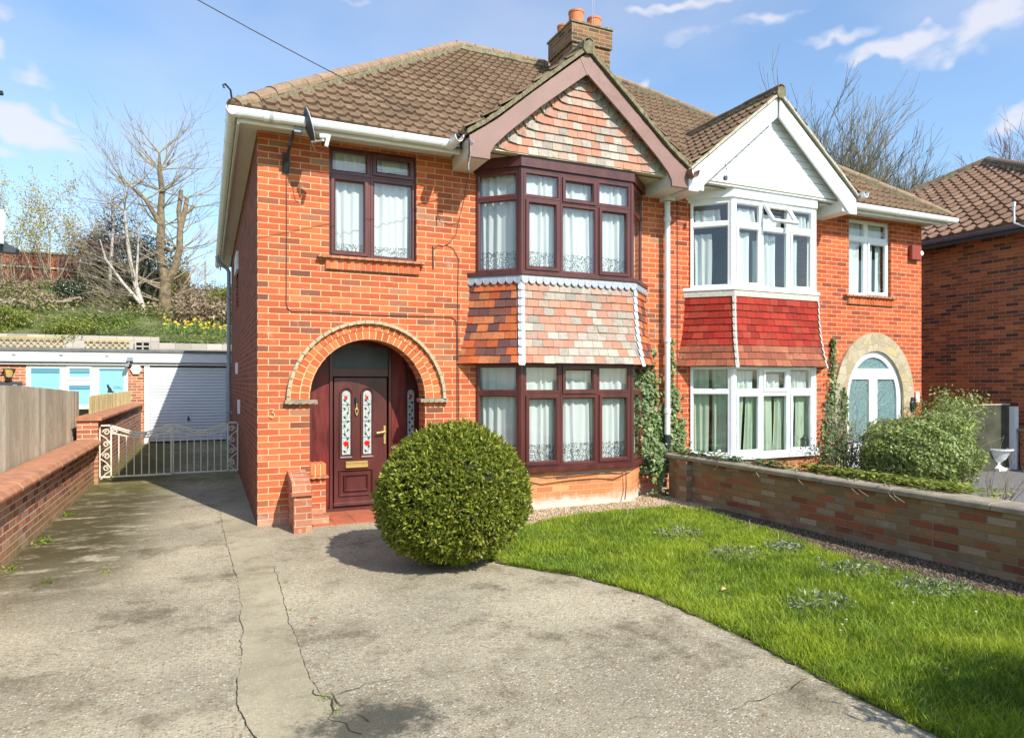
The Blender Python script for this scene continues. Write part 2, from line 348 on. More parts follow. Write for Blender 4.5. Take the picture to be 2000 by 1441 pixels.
M['moss'] = plain('mossy_cement', (.26, .225, .14), .95, var=.35, nscale=22, bump=1, stain=((.14, .135, .05), .5))
M['brass'] = plain('brass', (.80, .56, .20), .32, metal=.7)
M['black'] = plain('black_metal', (.02, .022, .026), .45, var=.2)
M['dishgrey'] = plain('dark_grey_mesh_dish', (.045, .055, .07), .55, var=.15)
M['dishrim'] = plain('pale_dish_rim', (.5, .5, .5), .4)
M['cable'] = plain('dark_cable', (.05, .04, .04), .6)
M['concrete_cop'] = plain('coping_concrete', (.30, .25, .18), .92, var=.25, nscale=7, bump=.6, stain=((.18, .17, .10), .56))
M['redcop'] = plain('red_coping_tile', (.43, .19, .10), .85, var=.25, nscale=7, bump=.6, stain=((.30, .20, .11), .58))
M['tilered'] = plain('quarry_tile', (.42, .12, .06), .6, var=.25, nscale=5, stain=((.18, .12, .08), .62))
M['terracotta'] = plain('terracotta', (.62, .19, .07), .75, var=.15, nscale=6)
M['gate'] = plain('cream_gate_paint', (.72, .68, .55), .5, var=.08, nscale=20, stain=((.40, .22, .1), .72))
M['steelblue'] = plain('grey_plastic_pipe', (.30, .33, .38), .4)
M['wcurtain'] = cloth('white_net_curtain', (.84, .86, .84), lace=[(2.9, 3.20), (.45, .80)], trans=.25)
M['gcurtain'] = cloth('pale_green_curtain', (.58, .70, .52), trans=.25)
M['ccurtain'] = cloth('white_drape', (.78, .82, .80), trans=.2)
M['glass'] = glass('window_glass'); M['frost'] = plain('obscured_glass', (.16, .27, .27), .12, var=.5, nscale=26, bump=1.0)
M['fan'] = plain('textured_fanlight_glass', (.06, .075, .075), .45, var=.2, bump=.4)
M['sgl'] = plain('leaded_clear_glass', (.46, .50, .48), .2, var=.3, nscale=40, bump=.7)
M['red'] = plain('red_glass', (.62, .02, .015), .2); M['green'] = plain('green_glass', (.02, .09, .04), .2)
M['inner'] = plain('dim_interior_plaster', (.35, .33, .30), .9)
M['stone'] = None
# ================================================================ HOUSES
YF = 7.88
def wall_boxes(mb, x0, x1, z0, z1, y0, y1, holes=(), arch=None):
    xs = sorted({x0, x1} | {h[0] for h in holes} | {h[1] for h in holes} | ({arch[0] - arch[1], arch[0] + arch[1]} if arch else set()))
    for a, b in zip(xs, xs[1:]):
        mid = (a + b) / 2
        if arch and abs(mid - arch[0]) < arch[1]:
            cx, r, zs, ry = arch; n = 24; ztop = 2.6
            hs = [h for h in holes if h[0] <= mid <= h[1] and h[2] > 2.6]
            for i in range(n):
                t0, t1 = math.pi * (1 - i / n), math.pi * (1 - (i + 1) / n)
                p0, p1 = (cx + r * math.cos(t0), zs + ry * math.sin(t0)), (cx + r * math.cos(t1), zs + ry * math.sin(t1))
                u, v = max(p0[0], a), min(p1[0], b)
                if v <= u + 1e-6: continue
                zf = lambda q: p0[1] + (p1[1] - p0[1]) * (q - p0[0]) / (p1[0] - p0[0])
                mb.prism([(u, y0, zf(u)), (v, y0, zf(v)), (v, y0, ztop), (u, y0, ztop)], (0, y1 - y0, 0))
            zz = [ztop] + sum([[h[2], h[3]] for h in sorted(hs, key=lambda h: h[2])], []) + [z1]
            for c, d in zip(zz[::2], zz[1::2]): mb.box(a, b, y0, y1, c, d)
            continue
        hs = sorted([h for h in holes if h[0] <= mid <= h[1]], key=lambda h: h[2])
        zz = [z0] + sum([[h[2], h[3]] for h in hs], []) + [z1]
        for c, d in zip(zz[::2], zz[1::2]):
            if d > c + 1e-6: mb.box(a, b, y0, y1, c, d)
def pantile(nm, hi=(.245, .16, .10), lo=(.165, .106, .066), moss=(.15, .135, .06), lichen=.35, amount=.55):
    m, t, p, o = newmat(nm); g = G(t)
    uv = g.n('ShaderNodeUVMap'); uv.uv_map = 'UVMap'; fl = g.n('ShaderNodeVectorMath', operation='FLOOR'); t.links.new(uv.outputs[0], fl.inputs[0])
    wn = g.n('ShaderNodeTexWhiteNoise'); wn.noise_dimensions = '2D'; t.links.new(fl.outputs[0], wn.inputs[0])
    pos = g.obj(); c = g.ramp(wn.outputs[0], [(0, lo), (1, hi)])
    c = g.mix(g.mr(g.noise(9, 6, .7, pos), .42, .75, 0, .6), c, tuple(q * .55 for q in lo))
    c = g.mix(g.mr(g.noise(3.2, 7, .75, pos), .54, .72, 0, amount), c, moss)
    c = g.mix(g.mr(g.noise(22, 4, .7, pos), .66, .74, 0, lichen), c, (.48, .45, .36))
    t.links.new(c, p.inputs['Base Color']); p.inputs['Roughness'].default_value = .9; p.inputs['Specular IOR Level'].default_value = .25
    t.links.new(g.bump(g.noise(60, 5, .7, pos), .7, .01), p.inputs['Normal']); return m
M['pantile'] = pantile('brown_concrete_pantile')
M['pantile_n'] = pantile('warm_brown_pantile', (.27, .165, .11), (.19, .11, .07), lichen=.15, amount=.15)
def tile_slope(name, O, e, s, n, Ln, S, clips, mat, parent, wave=.15, gauge=.285, roll=.030, step=.036, bell=0., rf=.34, seed=1, stag=0):
    O, e, s, n = (Vector(q) for q in (O, e, s, n)); sub = 8
    nx = int(Ln / wave * sub) + 1; nk = int(math.ceil(S / gauge)); rs = random.Random(seed)
    bm = bmesh.new(); ul = bm.loops.layers.uv.new('UVMap')
    for k in range(nk):
        b0, b1 = k * gauge, min(S, (k + 1) * gauge + .01); rows = []
        for b, up, in ((b0 - .004, -.004), (b0 - .004, step), (b0 + .012, step + .001), (b1, .002)):
            r_ = []
            for i in range(nx + 1):
                a = i * wave / sub; tt = i // sub; q = ((i % sub) / sub + (stag * .5 if k % 2 else 0)) % 1.0
                h = roll * math.sin(math.pi * q / rf) ** .8 if 0 < q < rf else (-.007 * math.sin(math.pi * (q - rf) / (1 - rf)) if False else 0)
                rr = random.Random(tt * 977 + k * 31 + seed); jit = (rr.random() - .5) * .010
                bb = b + jit * .9
                lift = bell * max(0, 1 - bb / .8) ** 2
                r_.append(bm.verts.new(O + e * a + s * bb + n * (h + up + jit * .5 * (1 if up > .01 else 0)) + Vector((0, 0, lift))))
            rows.append(r_)
        for j in range(3):
            for i in range(nx):
                f = bm.faces.new((rows[j][i], rows[j][i + 1], rows[j + 1][i + 1], rows[j + 1][i]))
                f.smooth = j >= 1
                for lp in f.loops: lp[ul].uv = ((i // sub) + .5, k + .5)
    for co, no in clips:
        bmesh.ops.bisect_plane(bm, geom=bm.verts[:] + bm.edges[:] + bm.faces[:], plane_co=co, plane_no=no, clear_outer=True)
    bmesh.ops.recalc_face_normals(bm, faces=bm.faces)
    off = ROOT[parent.name]; bmesh.ops.translate(bm, verts=bm.verts, vec=-off)
    me = bpy.data.meshes.new(name); bm.to_mesh(me); bm.free(); me.materials.append(mat)
    o = link(bpy.data.objects.new(name, me)); o.parent = parent; ROOT[o.name] = off; return o
def ridge_tiles(name, P0, P1, parent, mat, r=.085, ln=.33, seed=3, up=Vector((0, 0, 1)), rise=.0, m2=1):
    P0, P1 = Vector(P0), Vector(P1); d = P1 - P0; n = max(1, int(d.length / ln)); d.normalize(); l = (P1 - P0).length / n
    side = d.cross(up).normalized(); u = side.cross(d).normalized(); rs = random.Random(seed); mb = MB()
    for i in range(n):
        a = P0 + d * (i * l) + u * (rs.random() * .008 + rise * max(0, 1 - i / 3) ** 2); b = a + d * (l - .012) + u * .004
        k = 8; vs = []
        for q, rr in ((a, r), (b, r * .97), (b, r * .80), (a, r * .80)):
            for j in range(k + 1):
                an = math.pi * (j / k * 1.1 - .05); vs.append(q + side * math.cos(an) * rr + u * math.sin(an) * rr * .85)
        fs = [(r_ * (k + 1) + j, r_ * (k + 1) + j + 1, ((r_ + 1) % 4) * (k + 1) + j + 1, ((r_ + 1) % 4) * (k + 1) + j) for r_ in range(4) for j in range(k)]
        mb.add(vs, fs)
    # bedding mortar strip
    pts = []; cnt = n * 4
    for i in range(cnt + 1): pts.append(P0 + d * (l * n * i / cnt) - u * (.035 + rs.random() * .02))
    mb.tube(pts, [r * (1.0 + rs.random() * .18) for _ in pts], 7, m=m2)
    return mb.build(name, [mat, M['moss']], parent, smooth=False)
def gutter(name, path, out, parent, mat, r=.055, joints=()):
    """deep-flow gutter: path along its top inner edge centre, out = outward direction"""
    mb = MB(); out = Vector(out); z = Vector((0, 0, 1)); prof = []
    for i in range(11):
        a = math.pi * i / 10; prof.append((-math.cos(a) * r, -math.sin(a) * r * 1.55))
    for i in range(11):
        a = math.pi * (1 - i / 10); prof.append((-math.cos(a) * r * .88, -math.sin(a) * r * 1.44))
    mb.sweep(prof, (0, 0, 0), out, z, path)
    p0, p1 = Vector(path[0]), Vector(path[-1]); d = (p1 - p0).normalized()
    for q in joints:
        c = p0 + (p1 - p0) * q; pr = [(x * 1.09, y * 1.07 - .001) for x, y in prof[:11]] + [(x * 1.01, y * 1.005) for x, y in prof[11:]]
        mb.sweep(pr, (0, 0, 0), out, z, [c - d * .05, c + d * .05])
    return mb.build(name, mat, parent, smooth=False)
def off_poly(base, o):     # bay plan polygon pushed outward by o
    (x0, y0), (x1, y1), (x2, y2), (x3, y3) = base
    return [Vector((x0 - 1.455 * o, y0, 0)), Vector((x1 - .397 * o, y1 - o, 0)), Vector((x2 + .397 * o, y2 - o, 0)), Vector((x3 + 1.455 * o, y3, 0))]
BAY_L = [(3.04, 7.88), (3.49, 7.455), (5.11, 7.455), (5.56, 7.88)]
BAY_R = [(6.36, 7.88), (6.81, 7.455), (8.42, 7.455), (8.87, 7.88)]
Z = lambda z: Vector((0, 0, z))
def band(name, base, oi, oo, z0, z1, mat, parent, lift=0):
    mb = MB(); a = off_poly(base, oi); b = off_poly(base, oo)
    for i in range(3):
        mb.prism([a[i] + Z(z0), a[i + 1] + Z(z0), b[i + 1] + Z(z0), b[i] + Z(z0)], (0, 0, z1 - z0))
    o = mb.build(name, mat, parent); return o
def curtain(O, u, n, u0, u1, z0, z1, mat, parent, folds=6, amp=.022, depth=.1, flare=0, seed=0, taper=0):
    rs = random.Random(seed); nx = folds * 8; nz = 8; vs = []; ph = [rs.random() * 1.2 for _ in range(folds + 1)]
    for j in range(nz + 1):
        t = j / nz
        for i in range(nx + 1):
            q = i / nx; f = q * folds; k = int(min(f, folds - 1))
            d = amp * (.75 + .5 * math.sin(f * 1.7 + seed)) * (math.sin(2 * math.pi * f + ph[k] * .6 + .9 * math.sin(f * .9 + seed * 2.1)) + .35 * math.sin(4 * math.pi * f * .73 + t * 2 + seed)) * (1 - .25 * t)
            x = u0 + (u1 - u0) * (q + taper * (1 - t) * (q - .5) + flare * (1 - t) * .5)
            vs.append(Vector(O) + Vector(u) * (x + .008 * math.sin(3 * t + f * 2)) - Vector(n) * (depth + d) + Z(z0 + (z1 - z0) * t))
    fs = [(j * (nx + 1) + i, j * (nx + 1) + i + 1, (j + 1) * (nx + 1) + i + 1, (j + 1) * (nx + 1) + i) for j in range(nz) for i in range(nx)]
    mb = MB(); mb.add(vs, fs); return mb.build('curtain', mat, parent, smooth=True)
def window(parent, O, u, n, cells, mat, name='window', fw=.042, sw=.04, curtains=None, cmat=None, gl=None, depth=.055, ajar=None, latch=False):
    """cells: (u0,u1,v0,v1,opening). Every light is a mitred ring; panes and curtains are its pieces"""
    O, u, n = Vector(O), Vector(u).normalized(), Vector(n).normalized(); v = Vector((0, 0, 1)); mb = MB(); panes = []
    for ci, (a, b, c, d, op) in enumerate(cells):
        mb.ring(O, u, v, n, a, b, c, d, fw, -depth, 0, ch=.014)
        i0 = fw
        if op == 1:
            mb.ring(O, u, v, n, a + fw * .55, b - fw * .55, c + fw * .55, d - fw * .55, sw + .012, -.03, .018, ch=.016); i0 = fw * .55 + sw + .012
        if op == 2: continue
        panes.append((a + i0 - .004, b - i0 + .004, c + i0 - .004, d - i0 + .004))
    f = mb.build(name, mat, parent)
    for a, b, c, d in panes:
        p = MB(); p.quad(O + u * a + v * c - n * .02, O + u * b + v * c - n * .02, O + u * b + v * d - n * .02, O + u * a + v * d - n * .02); p.build('pane', gl or M['glass'], f)
    if ajar is not None:
        a, b, c, d = [cells[ajar][q] for q in range(4)]; hinge = O + u * a + v * (d - .01) + n * .012
        an = R(33); vv = (v * math.cos(an) - n * math.sin(an)); ww = (n * math.cos(an) + v * math.sin(an)); H = d - c - .02
        O2 = hinge - vv * H
        s_ = MB(); s_.ring(O2, u, vv, ww, .02, b - a - .02, .0, H, .052, -.02, .02, ch=.014); so_ = s_.build('sash', mat, f)
        tag(so_, label='small top-hung sash propped open')
        p = MB(); g0, g1 = .068, b - a - .068
        p.quad(O2 + u * g0 + vv * .05, O2 + u * g1 + vv * .05, O2 + u * g1 + vv * (H - .05), O2 + u * g0 + vv * (H - .05)); p.build('pane', gl or M['glass'], f)
    for k, cu in enumerate(curtains or []):
        curtain(O, u, n, *cu[:4], cmat if len(cu) < 6 else cu[5], f, folds=cu[4], seed=k * 7 + int(O.x * 10), flare=cu[6] if len(cu) > 6 else 0, taper=cu[7] if len(cu) > 7 else 0)
    return f
# ---- hanging tiles
PAL_SIDE = [(0, (.13, .06, .055)), (.28, (.20, .085, .07)), (.36, (.50, .11, .035)), (.7, (.62, .16, .05)), (1, (.52, .20, .09))]
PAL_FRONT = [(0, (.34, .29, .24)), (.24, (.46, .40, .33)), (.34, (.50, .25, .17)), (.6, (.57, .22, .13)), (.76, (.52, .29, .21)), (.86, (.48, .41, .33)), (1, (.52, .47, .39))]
M['tile_side'] = island('orange_and_plum_clay_tile', PAL_SIDE, .6, dark=.4, val=.25, spec=.3)
M['tile_front'] = island('pale_pink_and_grey_clay_tile', PAL_FRONT, .65, dark=.45, val=.25, spec=.25, stain=((.14, .12, .08), .56, .6, 6))  # paler pink and grey mix than the side facets
M['tile_red'] = island('red_painted_clay_tile', [(0, (.27, .022, .013)), (.5, (.40, .030, .016)), (1, (.36, .055, .028))], .7, spec=.2, dark=.4, val=.25, stain=((.36, .09, .05), .62, .5, 6))
M['tile_redworn'] = island('worn_red_clay_tile', [(0, (.22, .06, .03)), (.5, (.33, .085, .04)), (1, (.38, .13, .06))], .75, dark=.35, val=.2, stain=((.36, .27, .14), .56, .6, 6))
def skirt(base, parent, z0, z1, mats, rows=10, lead=None, tw=.147, seed=1, flare=.115):
    offz = lambda z: .035 + flare * max(0, min(1, (z1 - z) / (z1 - z0))) ** 2.3
    h = (z1 - z0) / rows; zs = [z0 + i * h for i in range(rows + 1)]; rs = random.Random(seed)
    core = MB()
    for i in range(rows):
        a, b = off_poly(base, offz(zs[i]) - .012), off_poly(base, offz(zs[i + 1]) - .012)
        for k in range(3): core.quad(a[k] + Z(zs[i]), a[k + 1] + Z(zs[i]), b[k + 1] + Z(zs[i + 1]), b[k] + Z(zs[i + 1]))
    a = off_poly(base, offz(z0) - .012); core.add([a[0] + Z(z0), a[1] + Z(z0), a[2] + Z(z0), a[3] + Z(z0)], [(0, 3, 2, 1)])
    core.build('tile_batten_board', M['soffitc'], parent)
    for k in range(3):
        mb = MB()
        for i in range(rows):
            a0, b0 = off_poly(base, offz(zs[i]) + .014), off_poly(base, offz(zs[i + 1]) + .001)
            A, B, C, D = a0[k] + Z(zs[i] - .006), a0[k + 1] + Z(zs[i] - .006), b0[k + 1] + Z(zs[i + 1] + .004), b0[k] + Z(zs[i + 1] + .004)
            wd = (B - A).length; n_ = max(2, round(wd / tw)); st = .5 if i % 2 else 0
            cuts = [0] + [(q + st) / n_ + (rs.random() - .5) * .01 for q in range(0 if st else 1, n_) if 0.03 < (q + st) / n_ < .97] + [1]
            nn = (B - A).cross(D - A).normalized()
            if nn.y > 0: nn = -nn
            for c0, c1 in zip(cuts, cuts[1:]):
                g0 = c0 + .0018 / wd; g1 = c1 - .0018 / wd; dz = (rs.random() - .5) * .006; tl = nn * ((rs.random()) * .005)
                P = [A.lerp(B, g0) + Z(dz) + tl, A.lerp(B, g1) + Z(dz) + tl, D.lerp(C, g1), D.lerp(C, g0)]
                mb.add(P + [q - nn * .012 for q in P], [(0, 1, 2, 3), (7, 6, 5, 4), (0, 4, 5, 1), (1, 5, 6, 2), (2, 6, 7, 3), (3, 7, 4, 0)],
                       1 if (len(mats[k]) > 1 and i < 3) else 0)
        mb.build('hung_tiles', mats[k], parent)
    for k in (1, 2):          # soaker pieces up each corner
        mb = MB()
        for i in range(rows):
            a0, b0 = off_poly(base, offz(zs[i]) + .027), off_poly(base, offz(zs[i + 1]) + .014)
            p, q = a0[k] + Z(zs[i] - (.035 if i == 0 else .004)), b0[k] + Z(zs[i + 1] + .0)
            dl = (a0[k - 1] - a0[k]).normalized(); dr = (a0[k + 1] - a0[k]).normalized(); ww = .045 if lead == 'lead' else .03
            prof = [(0, 1.), (.12, 1.), (.85, .92), (1, .6)]
            for d_ in (dl, dr):
                mb.add([p + Z(.0), p + d_ * ww * .7, p + d_ * ww + Z(.02), q + d_ * ww, q], [(0, 1, 2, 3, 4)])
        mb.build('corner_soaker', M['lead_l'] if lead == 'lead' else M['mortar'], parent)
M['lead_l'] = plain('pale_weathered_lead', (.52, .54, .57), .5, var=.12, nscale=30, spec=.7)
def bay(parent, base, wm, fasc, gm, cm, tiles, right=False):
    (x0, y0), (x1, y1), (x2, y2), (x3, y3) = base
    W = x2 - x1; fl = math.hypot(x1 - x0, y1 - y0); band('bay_fascia', base, -.02, .028, 4.205, 4.343, fasc, parent)
    band('bay_head', base, -.06, .0, 4.165, 4.205, wm, parent)
    band('window_sill', base, -.03, .065, 2.885, 2.93, wm, parent)
    band('window_sill', base, -.03, .055, .475, .53, wm, parent)
    p0 = off_poly(base, 0)
    A, B = W * .335, W * .665
    def cells(zb, zt, tr, sw_=.03): return [(0.035, A, zb, tr, 1), (0.035, A, tr, zt, 0), (A, B, zb, tr - sw_, 0), (A, B, tr - sw_, zt, 2 if (right and zt > 3) else 1), (B, W - .035, zb, tr, 1), (B, W - .035, tr, zt, 0)]
    sd1 = (p0[1] - p0[0]).normalized(); n1 = Vector((sd1.y, -sd1.x, 0)); sd2 = (p0[3] - p0[2]).normalized(); n2 = Vector((sd2.y, -sd2.x, 0))
    if n1.y > 0: n1 = -n1
    if n2.y > 0: n2 = -n2
    for (zb, zt, tr) in ((2.93, 4.165, 3.84), (.53, 1.80, 1.44)):
        up = zb > 2
        if not right:
            cf = [(0.03, W - .03, zb + .04, zt - .03, 16)]; cs = [(.03, fl - .03, zb + .04, zt - .03, 6)]; c2 = cs
        elif up:
            cf = [(.06, A - .14, zb + .04, tr - .10, 2), (A + .12, B - .16, zb + .04, tr - .10, 2), (B + .04, B + .26, zb + .04, tr - .12, 2), (A - .10, A, zb + .04, tr - .2, 1),
                  (.05, A - .04, tr + .03, zt - .08, 4), (B + .03, W - .08, tr + .03, zt - .08, 4), (A + .05, B - .05, tr - .03, zt - .12, 4)]
            cs = [(.04, fl * .52, zb + .04, tr - .12, 3), (.04, fl * .72, tr + .02, zt - .1, 4)]; c2 = [(.1, fl - .1, zb + .04, zt - .1, 3)]
        else:
            g_ = gm
            cf = [(.05, A * .55, zb + .04, tr + .1, 2, g_, -.5, .1), (A * .62, A + .03, zb + .04, tr - .02, 3, g_, -.25, .2), (A + .02, (A + B) / 2, zb + .04, tr, 3, g_, .1, .1), ((A + B) / 2 + .06, B, zb + .04, tr - .1, 2, g_, -.35, 0),
                  (B + .02, B + .22, zb + .04, tr, 2, g_, -.3, 0), (B + .24, W - .03, zb + .04, tr + .05, 3, g_),
                  (.05, A - .08, tr, zt - .06, 5, cm), (A + .05, B - .1, tr, zt - .1, 4, cm), (B + .03, W - .08, tr, zt - .06, 5, cm)]
            cs = [(.03, fl * .45, zb + .04, zt - .03, 3, g_), (fl * .52, fl - .03, zb + .04, zt - .03, 4, g_)]; c2 = [(.05, fl - .05, zb + .04, zt - .03, 4, g_)]
        window(parent, p0[1], (1, 0, 0), (0, -1, 0), cells(zb, zt, tr), wm, 'window', curtains=cf, cmat=cm, ajar=3 if (right and up) else None)
        window(parent, p0[0], sd1, n1, [(.03, fl - .035, zb, tr, 0), (.03, fl - .035, tr, zt, 0)], wm, 'window', curtains=cs, cmat=cm)
        window(parent, p0[2], sd2, n2, [(.035, fl - .03, zb, tr, 0), (.035, fl - .03, tr, zt, 0)], wm, 'window', curtains=c2, cmat=cm)
        for k, sgn in ((1, -1), (2, 1)):      # moulded corner post
            pm = MB(); c = p0[k]
            pm.prism([c + Vector((sgn * -.036, .0, zb)), c + Vector((sgn * -.036, -.004, zb)), c + Vector((sgn * -.022, -.012, zb)), c + Vector((sgn * .004, -.012, zb)), c + Vector((sgn * .030, .016, zb)), c + Vector((sgn * .03, .045, zb)), c + Vector((sgn * -.01, .05, zb))], (0, 0, zt - zb))
            pm.build('corner_post', wm, parent)
    # cheeks where the bay meets the wall
    bb = MB(); q = off_poly(base, -.02); q2 = off_poly(base, -.2)
    for k in range(3): bb.prism([q[k] + Z(-.05), q[k + 1] + Z(-.05), q2[k + 1] + Z(-.05), q2[k] + Z(-.05)], (0, 0, .525))
    bb.build('bay_base_wall', M['brick_bay'], parent)
    skirt(base, parent, 1.815, 2.80, tiles, lead='mortar' if right else 'lead', seed=9 if right else 4)
    if not right:          # scalloped lead flashing
        mb = MB(); a, b = off_poly(base, .062), off_poly(base, .045)
        for k in range(3):
            n_ = round((a[k + 1] - a[k]).length / .098); dd = (a[k + 1] - a[k]); ww = dd.length / n_
            for i in range(n_):
                P = a[k] + dd * (i / n_); Q = a[k] + dd * ((i + 1) / n_); pts = []
                for j in range(7):
                    t = j / 6; pts.append(P.lerp(Q, t) + Z(2.815 - .045 * math.sin(math.pi * t) ** .7))
                pb = b[k] + (b[k + 1] - b[k]) * (i / n_); qb = b[k] + (b[k + 1] - b[k]) * ((i + 1) / n_)
                top = [qb + Z(2.884), pb + Z(2.884)]
                mb.add(pts + top, [tuple(range(9))])
        mb.build('lead_flashing', M['lead'], parent)
    else: band('mortar_flashing', base, -.01, .052, 2.795, 2.884, M['mortar'], parent)
def gable(parent, cx, hw, bw_mat, white, name_tiles):
    """bargeboards, verge, gable infill, eaves boxing and the little pitched roof behind. hw = half width at the feet"""
    Ly = 7.28
    if not white:
        outer = [(-1.565, 4.17), (-1.565, 4.416), (-1.22, 4.654), (-.76, 5.047), (-.02, 5.668)]
        inner = [(-.02, 5.40), (-.64, 4.897), (-1.08, 4.512), (-1.24, 4.35), (-1.30, 4.25), (-1.305, 4.17)]
    else:
        outer = [(-1.59, 4.145), (-1.59, 4.375), (-1.40, 4.535), (-.02, 5.665)]
        inner = [(-.02, 5.38), (-1.27, 4.31), (-1.44, 4.145)]
    for sg in (1, -1):
        mb = MB(); pts = [(cx + sg * x * hw / 1.58, Ly, z) for x, z in outer + inner]
        if sg > 0 and not white: pts[4] = (cx + .0, Ly, 5.668); pts[5] = (cx + .0, Ly, 5.40)
        mb.prism(pts, (0, .032, 0)); bev(mb.build('barge_board', bw_mat, parent), .004)
    if not white:
        mb = MB(); mb.prism([(cx - .10, Ly - .004, 5.585), (cx, Ly - .004, 5.665), (cx + .09, Ly - .004, 5.60), (cx + .035, Ly - .004, 5.41), (cx, Ly - .004, 5.385)], (0, .03, 0)); bev(mb.build('apex_block', bw_mat, parent), .004)
    # verge: mortar and tile ends
    vz = [(-1.60, 4.42), (-1.40, 4.55), (-1.2, 4.70), (-.76, 5.07), (0, 5.70)] if not white else [(-1.61, 4.385), (-1.4, 4.56), (-.76, 5.085), (0, 5.70)]
    for sg in (1, -1):
        mb = MB(); rs = random.Random(3 + sg)
        P = [(cx + sg * x * hw / 1.58, z) for x, z in vz]; fine = []
        for (a, b) in zip(P, P[1:]):
            for i in range(6): t = i / 6; fine.append((a[0] + (b[0] - a[0]) * t, a[1] + (b[1] - a[1]) * t))
        fine.append(P[-1])
        th = .052 if not white else .04
        for (a, b) in zip(fine, fine[1:]):
            j = rs.random() * .012; k = rs.random() * .008
            mb.prism([(a[0], Ly - .035 - k, a[1]), (b[0], Ly - .035 - k, b[1]), (b[0], Ly - .035 - k, b[1] + th + j), (a[0], Ly - .035 - k, a[1] + th + j)], (0, .2, 0))
        mb.build('verge', M['moss'] if not white else M['verge_w'], parent)
    # small roof slopes
    for sg in (1, -1):
        foot = Vector((cx + sg * hw * -1.02, Ly - .03, 4.455)); top = Vector((cx, Ly - .03, 5.765)); s = (top - foot); S = s.length; s.normalize()
        n = Vector((-s.z * sg, 0, s.x * sg)); n = Vector((-sg * abs(s.z), 0, abs(s.x)))
        e = Vector((0, 1, 0))
        tile_slope('roof_slope', foot + Vector((0, 0, -.035)), e, s, n, 2.35, S, [], M['pantile'], parent, seed=5 + sg, bell=.04)
    ridge_tiles('ridge_tiles', (cx, Ly - .06, 5.775), (cx, 9.35, 5.775), parent, M['moss'] if not white else M['pantile'], r=.075, seed=8)
    # infill
    half = 1.27 * hw / 1.58
    core = MB(); core.prism([(cx - half - .12, 7.42, 4.345), (cx + half + .12, 7.42, 4.345), (cx, 7.42, 5.52)], (0, .12, 0)); core.build('gable_board', M['soffitc'], parent)
    if white:
        mb = MB(); n_ = 11; z = 4.372; H = 1.12; step = .098
        k = 0
        while z + k * step < 5.46:
            a = z + k * step; b = min(a + step - .006, 5.48); wa = (half + .10) * (1 - (a - 4.36) / 1.18); wb = (half + .10) * (1 - (b - 4.36) / 1.18)
            mb.prism([(cx - wa, 7.40, a), (cx + wa, 7.40, a), (cx + max(wb, .01), 7.405, b), (cx - max(wb, .01), 7.405, b)], (0, .014, 0)); k += 1
        mb.build('cladding_boards', M['cladding'], parent)
    else:
        mb = MB(); rows = 11; h = .1; rs = random.Random(12)
        for i in range(rows):
            z0 = 4.345 + i * h; w0 = (half + .06) * (1 - (z0 - 4.345) / 1.10); w1 = (half + .06) * (1 - (z0 + h - 4.345) / 1.10)
            if w0 < .07: continue
            ew = min(.30, w0 * .55)        # last tile at each end swept up
            a0, b0 = cx - w0 + ew, cx + w0 - ew; n_ = max(1, round((b0 - a0) / .135)); st = .5 if i % 2 else 0
            cuts = [0] + [(q + st) / n_ for q in range(0 if st else 1, n_) if .02 < (q + st) / n_ < .98] + [1]
            for c0, c1 in zip(cuts, cuts[1:]):
                xa, xb = a0 + (b0 - a0) * c0 + .0016, a0 + (b0 - a0) * c1 - .0016; dz = (rs.random() - .5) * .006; ty = rs.random() * .005
                P = [Vector((xa, 7.392 - ty, z0 + dz)), Vector((xb, 7.392 - ty, z0 + dz)), Vector((xb, 7.408, z0 + h + .004)), Vector((xa, 7.408, z0 + h + .004))]
                mb.add(P + [q + Vector((0, .011, 0)) for q in P], [(3, 2, 1, 0), (4, 5, 6, 7), (1, 5, 4, 0), (2, 6, 5, 1), (3, 7, 6, 2), (0, 4, 7, 3)])
            for sg in (-1, 1):
                xi = a0 if sg < 0 else b0
                for j, (t0, t1, lift, l1) in enumerate(((0, ew * .34, 0, ew * .06), (ew * .34, ew * .67, ew * .06, ew * .40), (ew * .67, ew * 1.0, ew * .40, ew * .76))):
                    P = [Vector((xi + sg * t0, 7.386 - .004 * j, z0 + lift)), Vector((xi + sg * t1, 7.384 - .004 * j, z0 + l1)), Vector((xi + sg * (t1 - .03), 7.405, z0 + l1 + .13)), Vector((xi + sg * (t0 - .01), 7.406, z0 + lift + h + .01))]
                    if sg < 0: P = [P[1], P[0], P[3], P[2]]
                    mb.add(P + [q + Vector((0, .012, 0)) for q in P], [(3, 2, 1, 0), (4, 5, 6, 7), (1, 5, 4, 0), (2, 6, 5, 1), (3, 7, 6, 2), (0, 4, 7, 3)])
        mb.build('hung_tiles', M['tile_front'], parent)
    mb = MB(); mb.box(cx - half - .12, cx + half + .12, 7.40, 7.88, 4.333, 4.3445); mb.build('bay_soffit', M['soffitc'] if not white else M['upvc'], parent)
    for sg in (-1, 1):
        mb = MB(); xa, xb = sorted((cx + sg * (hw - .02), cx + sg * (hw - .27))); mb.box(xa, xb, 7.312, 7.88, 4.18, 4.40)
        mb.build('eaves_box', M['fascia'], parent)
M['verge_w'] = plain('pale_verge_mortar', (.46, .42, .33), .9, var=.2, nscale=20, bump=.6)
